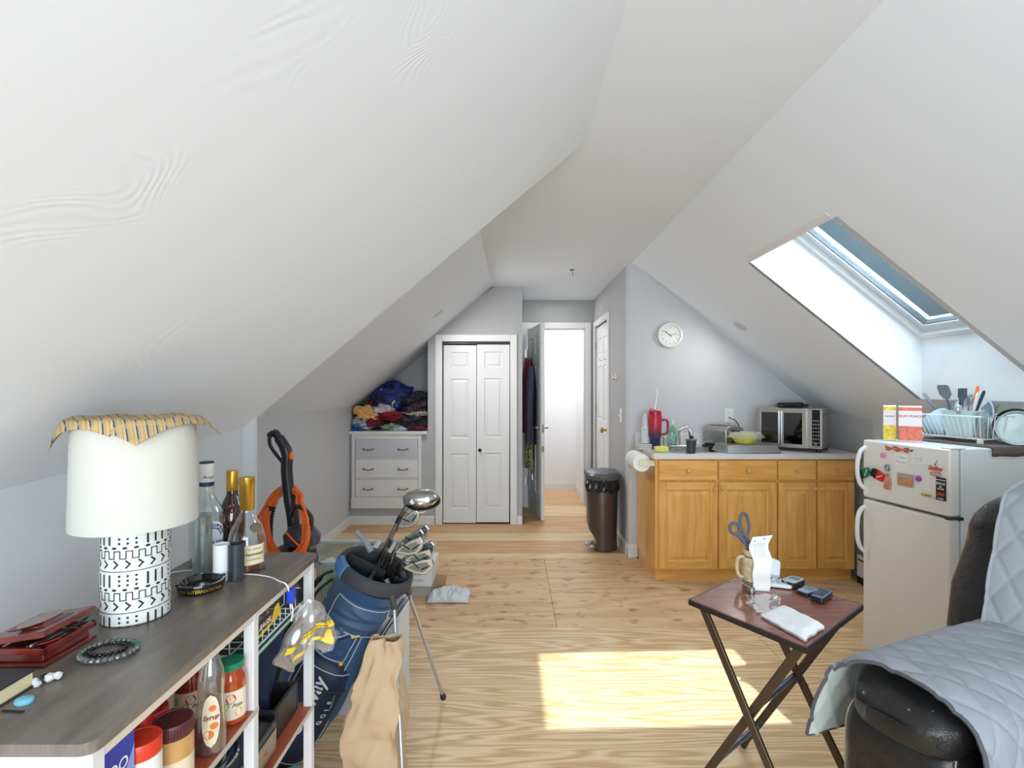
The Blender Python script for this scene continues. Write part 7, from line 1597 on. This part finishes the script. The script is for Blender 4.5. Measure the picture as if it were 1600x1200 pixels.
def rbox(a0, a1, n0, n1, z0, z1, r, N_=10, dis=None, p=.35):
    """superellipsoid block: rounded, slightly puffed"""
    b = B(); c_ = ((a0+a1)/2, (n0+n1)/2, (z0+z1)/2); h = ((a1-a0)/2, (n1-n0)/2, (z1-z0)/2); n = 44; m = 26; vs = []; fs = []
    for j in range(m+1):
        for k in range(n):
            th = PI*j/m; ph = 2*PI*k/n; d = (math.sin(th)**1*math.cos(ph), math.sin(th)*math.sin(ph), math.cos(th))
            sc = [math.copysign(abs(math.sin(th))**p*abs(math.cos(ph))**p, math.cos(ph)), math.copysign(abs(math.sin(th))**p*abs(math.sin(ph))**p, math.sin(ph)), math.copysign(abs(math.cos(th))**p, math.cos(th))]
            q = [c_[i]+h[i]*sc[i] for i in range(3)]
            if dis: q = dis(q, sc)
            vs.append(cp(*q))
    for j in range(m):
        for k in range(n): fs.append((j*n+k, j*n+(k+1) % n, (j+1)*n+(k+1) % n, (j+1)*n+k))
    return b.add(vs, fs)
rbox(-.25, .60, -.60, .08, .05, .30, .03, p=.2).build('base_frame', M_lea, rc)
for s, nc in (('outer', .0), ('inner', -.72)):
    rbox(-.10, .590, nc-.135, nc+.135, .03, .585, .03, p=.24).build('arm_panel', M_lea, rc)
    def pd(q, sc): 
        w_ = .0045*math.sin(q[1]*170+q[0]*20)*max(0, sc[0])*math.exp(-((q[2]-.612)/.028)**2)+.003*math.sin(q[1]*60)*max(0, sc[0]); drop = max(0, (q[0]-.48))*.22
        return [q[0]+w_, q[1]*1.0+.004*math.sin(q[0]*40), q[2]-drop+w_-.030*sc[1]**2*0]
    pad = rbox(-.08, .612, nc-.150, nc+.130, .553, .668, .05, p=.50, dis=pd).build('arm_pad', M_lea, rc)
    b = B()
    for dz in (-.004, .004): b.tube([cp(.611-.10*(abs(k-8)/8)**4, nc-.140+.26*k/16, .596+.012*math.sin(k*PI/16)+dz) for k in range(17)], .003, 6)
    b.build('pad_seam', mat('seam_black', (16, 16, 17), .5), pad)
    b = B(); SP = lambda ph, th: cp(.245+.346*math.sin(th)**.24*abs(math.cos(ph))**.24, nc+.1365*math.sin(th)**.24*math.copysign(abs(math.sin(ph))**.24, math.sin(ph)), .3075+.2790*math.cos(th)**.24)
    for ph in (PI/4-.1, -PI/4+.1): b.tube([SP(ph, th_) for th_ in [PI/2-.0001-(PI/2-.75)*k/24 for k in range(25)]], .0017, 5)
    b.build('panel_stitch', M_st2, rc)['kind'] = 'stuff'
rbox(-.05, .60, -.60, -.125, .28, .475, .05, p=.42).build('seat_cushion', M_lea, rc)
rbox(.60, .68, -.58, -.14, .08, .44, .05, p=.42).build('footrest', M_lea, rc)
def bd(q, sc):
    t = (q[2]-.45)/.6; w_ = .012*math.sin(q[2]*26+q[1]*5)*(abs(sc[0]) > .5)+.006*math.sin(q[2]*60+q[1]*9)
    return [q[0]-.16*max(0, t)+w_, q[1]-(.03*max(0, t)**2 if q[1] > -.2 else -.03*max(0, t)**2), q[2]]
rbox(-.225, .045, -.80, .235, .42, 1.070, .06, p=.40, dis=bd).build('back_cushion', M_lea, rc)
rbox(-.27, -.10, -.82, .250, .10, 1.045, .06, p=.34, dis=lambda q, sc: [q[0]-.16*max(0, (q[2]-.45)/.6), q[1], q[2]]).build('back_shell', mat('leather_shell', (40, 39, 40), .5, bump=.3, bscale=60), rc)
b = B()
for k in range(36): z = .50+.45*k/36; a_ = -.165-.16*(z-.45)/.6; b.bar(cp(a_+.03, .247, z), cp(a_+.036, .249, z+.006), .006, .003)
b.build('shell_stitch', M_st2, rc)['kind'] = 'stuff'
# quilted cover
def quilt_mat(name, c):
    m = mat(name, c, .85, sheen=.1); return m
M_q = mat('quilt_grey', (150, 154, 163), .85, bump=.25, bscale=30, dist=.006); M_ql = mat('quilt_lining', (196, 206, 200), .85, bump=.2, bscale=30, dist=.006); M_qb = mat('quilt_binding', (82, 84, 90), .8)
def diamond(s, t, D=.078):
    x = (s+t*.62)/D; y = (s-t*.62)/D; d = min(abs(x-round(x)), abs(y-round(y)))*D
    return -.0042*math.exp(-(d/.0035)**2)+.0022*min(1, d/.025)
qc = thing('recliner_cover', 'light grey diamond quilted cover thrown over the arm and seat of the black recliner', 'cover', cp(.2, -.1, .3))
# cross-section path over the arm: (n, z) by arc length
path = [(.200, .40), (.186, .47), (.168, .56), (.156, .620), (.120, .664), (.055, .684), (-.02, .686), (-.10, .680), (-.160, .650), (-.186, .59), (-.196, .54), (-.222, .507), (-.28, .487), (-.36, .482), (-.44, .480), (-.56, .480)]
PL = spline([Vector((n_, z_, 0)) for n_, z_ in path], 8); cum = [0]
for k in range(1, len(PL)): cum.append(cum[-1]+(PL[k]-PL[k-1]).length)
TOT = cum[-1]
def pathp(s):
    s = max(0, min(TOT, s))
    for k in range(1, len(PL)):
        if cum[k] >= s: f = (s-cum[k-1])/max(1e-6, cum[k]-cum[k-1]); return PL[k-1].lerp(PL[k], f), (PL[k]-PL[k-1]).normalized()
    return PL[-1], (PL[-1]-PL[-2]).normalized()
def fedge(s):       # front edge position along the arm
    t = s/TOT
    if t < .20: return .575+.012*math.sin(t*14)
    if t < .34: return .575-.035*(t-.20)/.14
    if t < .60: return .54+.035*(t-.34)/.26
    return .575
def qpt(u, v, lift=0.):
    s = v*TOT; p, d = pathp(s); a1_ = fedge(s); a0_ = -.02
    a = a0_+(a1_-a0_)*u; nrm = Vector((d.y, -d.x)) if True else None
    if nrm.y < 0 and v > .3: nrm = -nrm
    nx, nz = (-d.y, d.x); 
    if v < .25: nx, nz = abs(nx), abs(nz)
    elif nz < 0: nx, nz = -nx, -nz
    wr_ = .008*noise.noise(Vector((a*7, s*7, 1)))+.010*noise.noise(Vector((a*4, s*16, 5)))*(1 if v > .55 else .2)
    h = lift+diamond(a, s)+wr_
    flare = .03*max(0, (.25-v)/.25)*u*u
    e_ = max(0, a-.50)*.40 if .22 < v < .60 else 0
    return cp(a, p.x+nx*h+flare, p.y+nz*h-e_*.6+.008*(1 if v < .6 else 0))
q_ = B(); q_.grid(lambda u, v: qpt(u, v), 150, 220); q_.m = 1; q_.grid(lambda u, v: qpt(u, v, -.006), 60, 120)
q_.build('quilt_sheet', [M_q, M_ql], qc, ang=70, norm=False)
b = B(); b.tube([qpt(1, v_/90, -.003) for v_ in range(91)], .0048, 6); b.tube([qpt(u_/30, 0, -.003) for u_ in range(31)], .0048, 6); b.build('quilt_binding', M_qb, qc)
# back panel of the cover
def bpt(u, v, lift=0.):
    n_ = .085-.84*u; z_ = .50+.60*v; t = (z_-.45)/.6
    a = .050-.16*max(0, t)+.028*math.sin(PI*min(1, max(0, (z_-.42)/.6)))**.5+.006
    if z_ > 1.03: a -= (z_-1.03)*1.6; z_ = 1.03+(z_-1.03)*.55+.025
    else: z_ += .025*max(0, (z_-.9)/.13)
    w_ = .007*noise.noise(Vector((n_*8, z_*8, 3)))
    return cp(a+lift+diamond(n_, z_)+w_+.014, n_, z_)
q_ = B(); q_.grid(bpt, 140, 110); q_.build('quilt_back_panel', M_q, qc, ang=70, norm=False)
b = B(); b.tube([bpt(0, k/40, -.002) for k in range(41)], .0055, 6); b.build('quilt_binding', mat('quilt_hem', (160, 164, 172), .85), qc)
def fold(u, v):
    a = .01+.10*v; n_ = -.02-.55*u; return cp(a, n_-.02*v, .625-.12*v**1.5+.018*math.sin(u*9+1)*(1-v)+.016*math.sin(PI*v)+diamond(n_, a))
B().grid(fold, 90, 24).build('quilt_fold', M_q, qc, ang=70, norm=False)
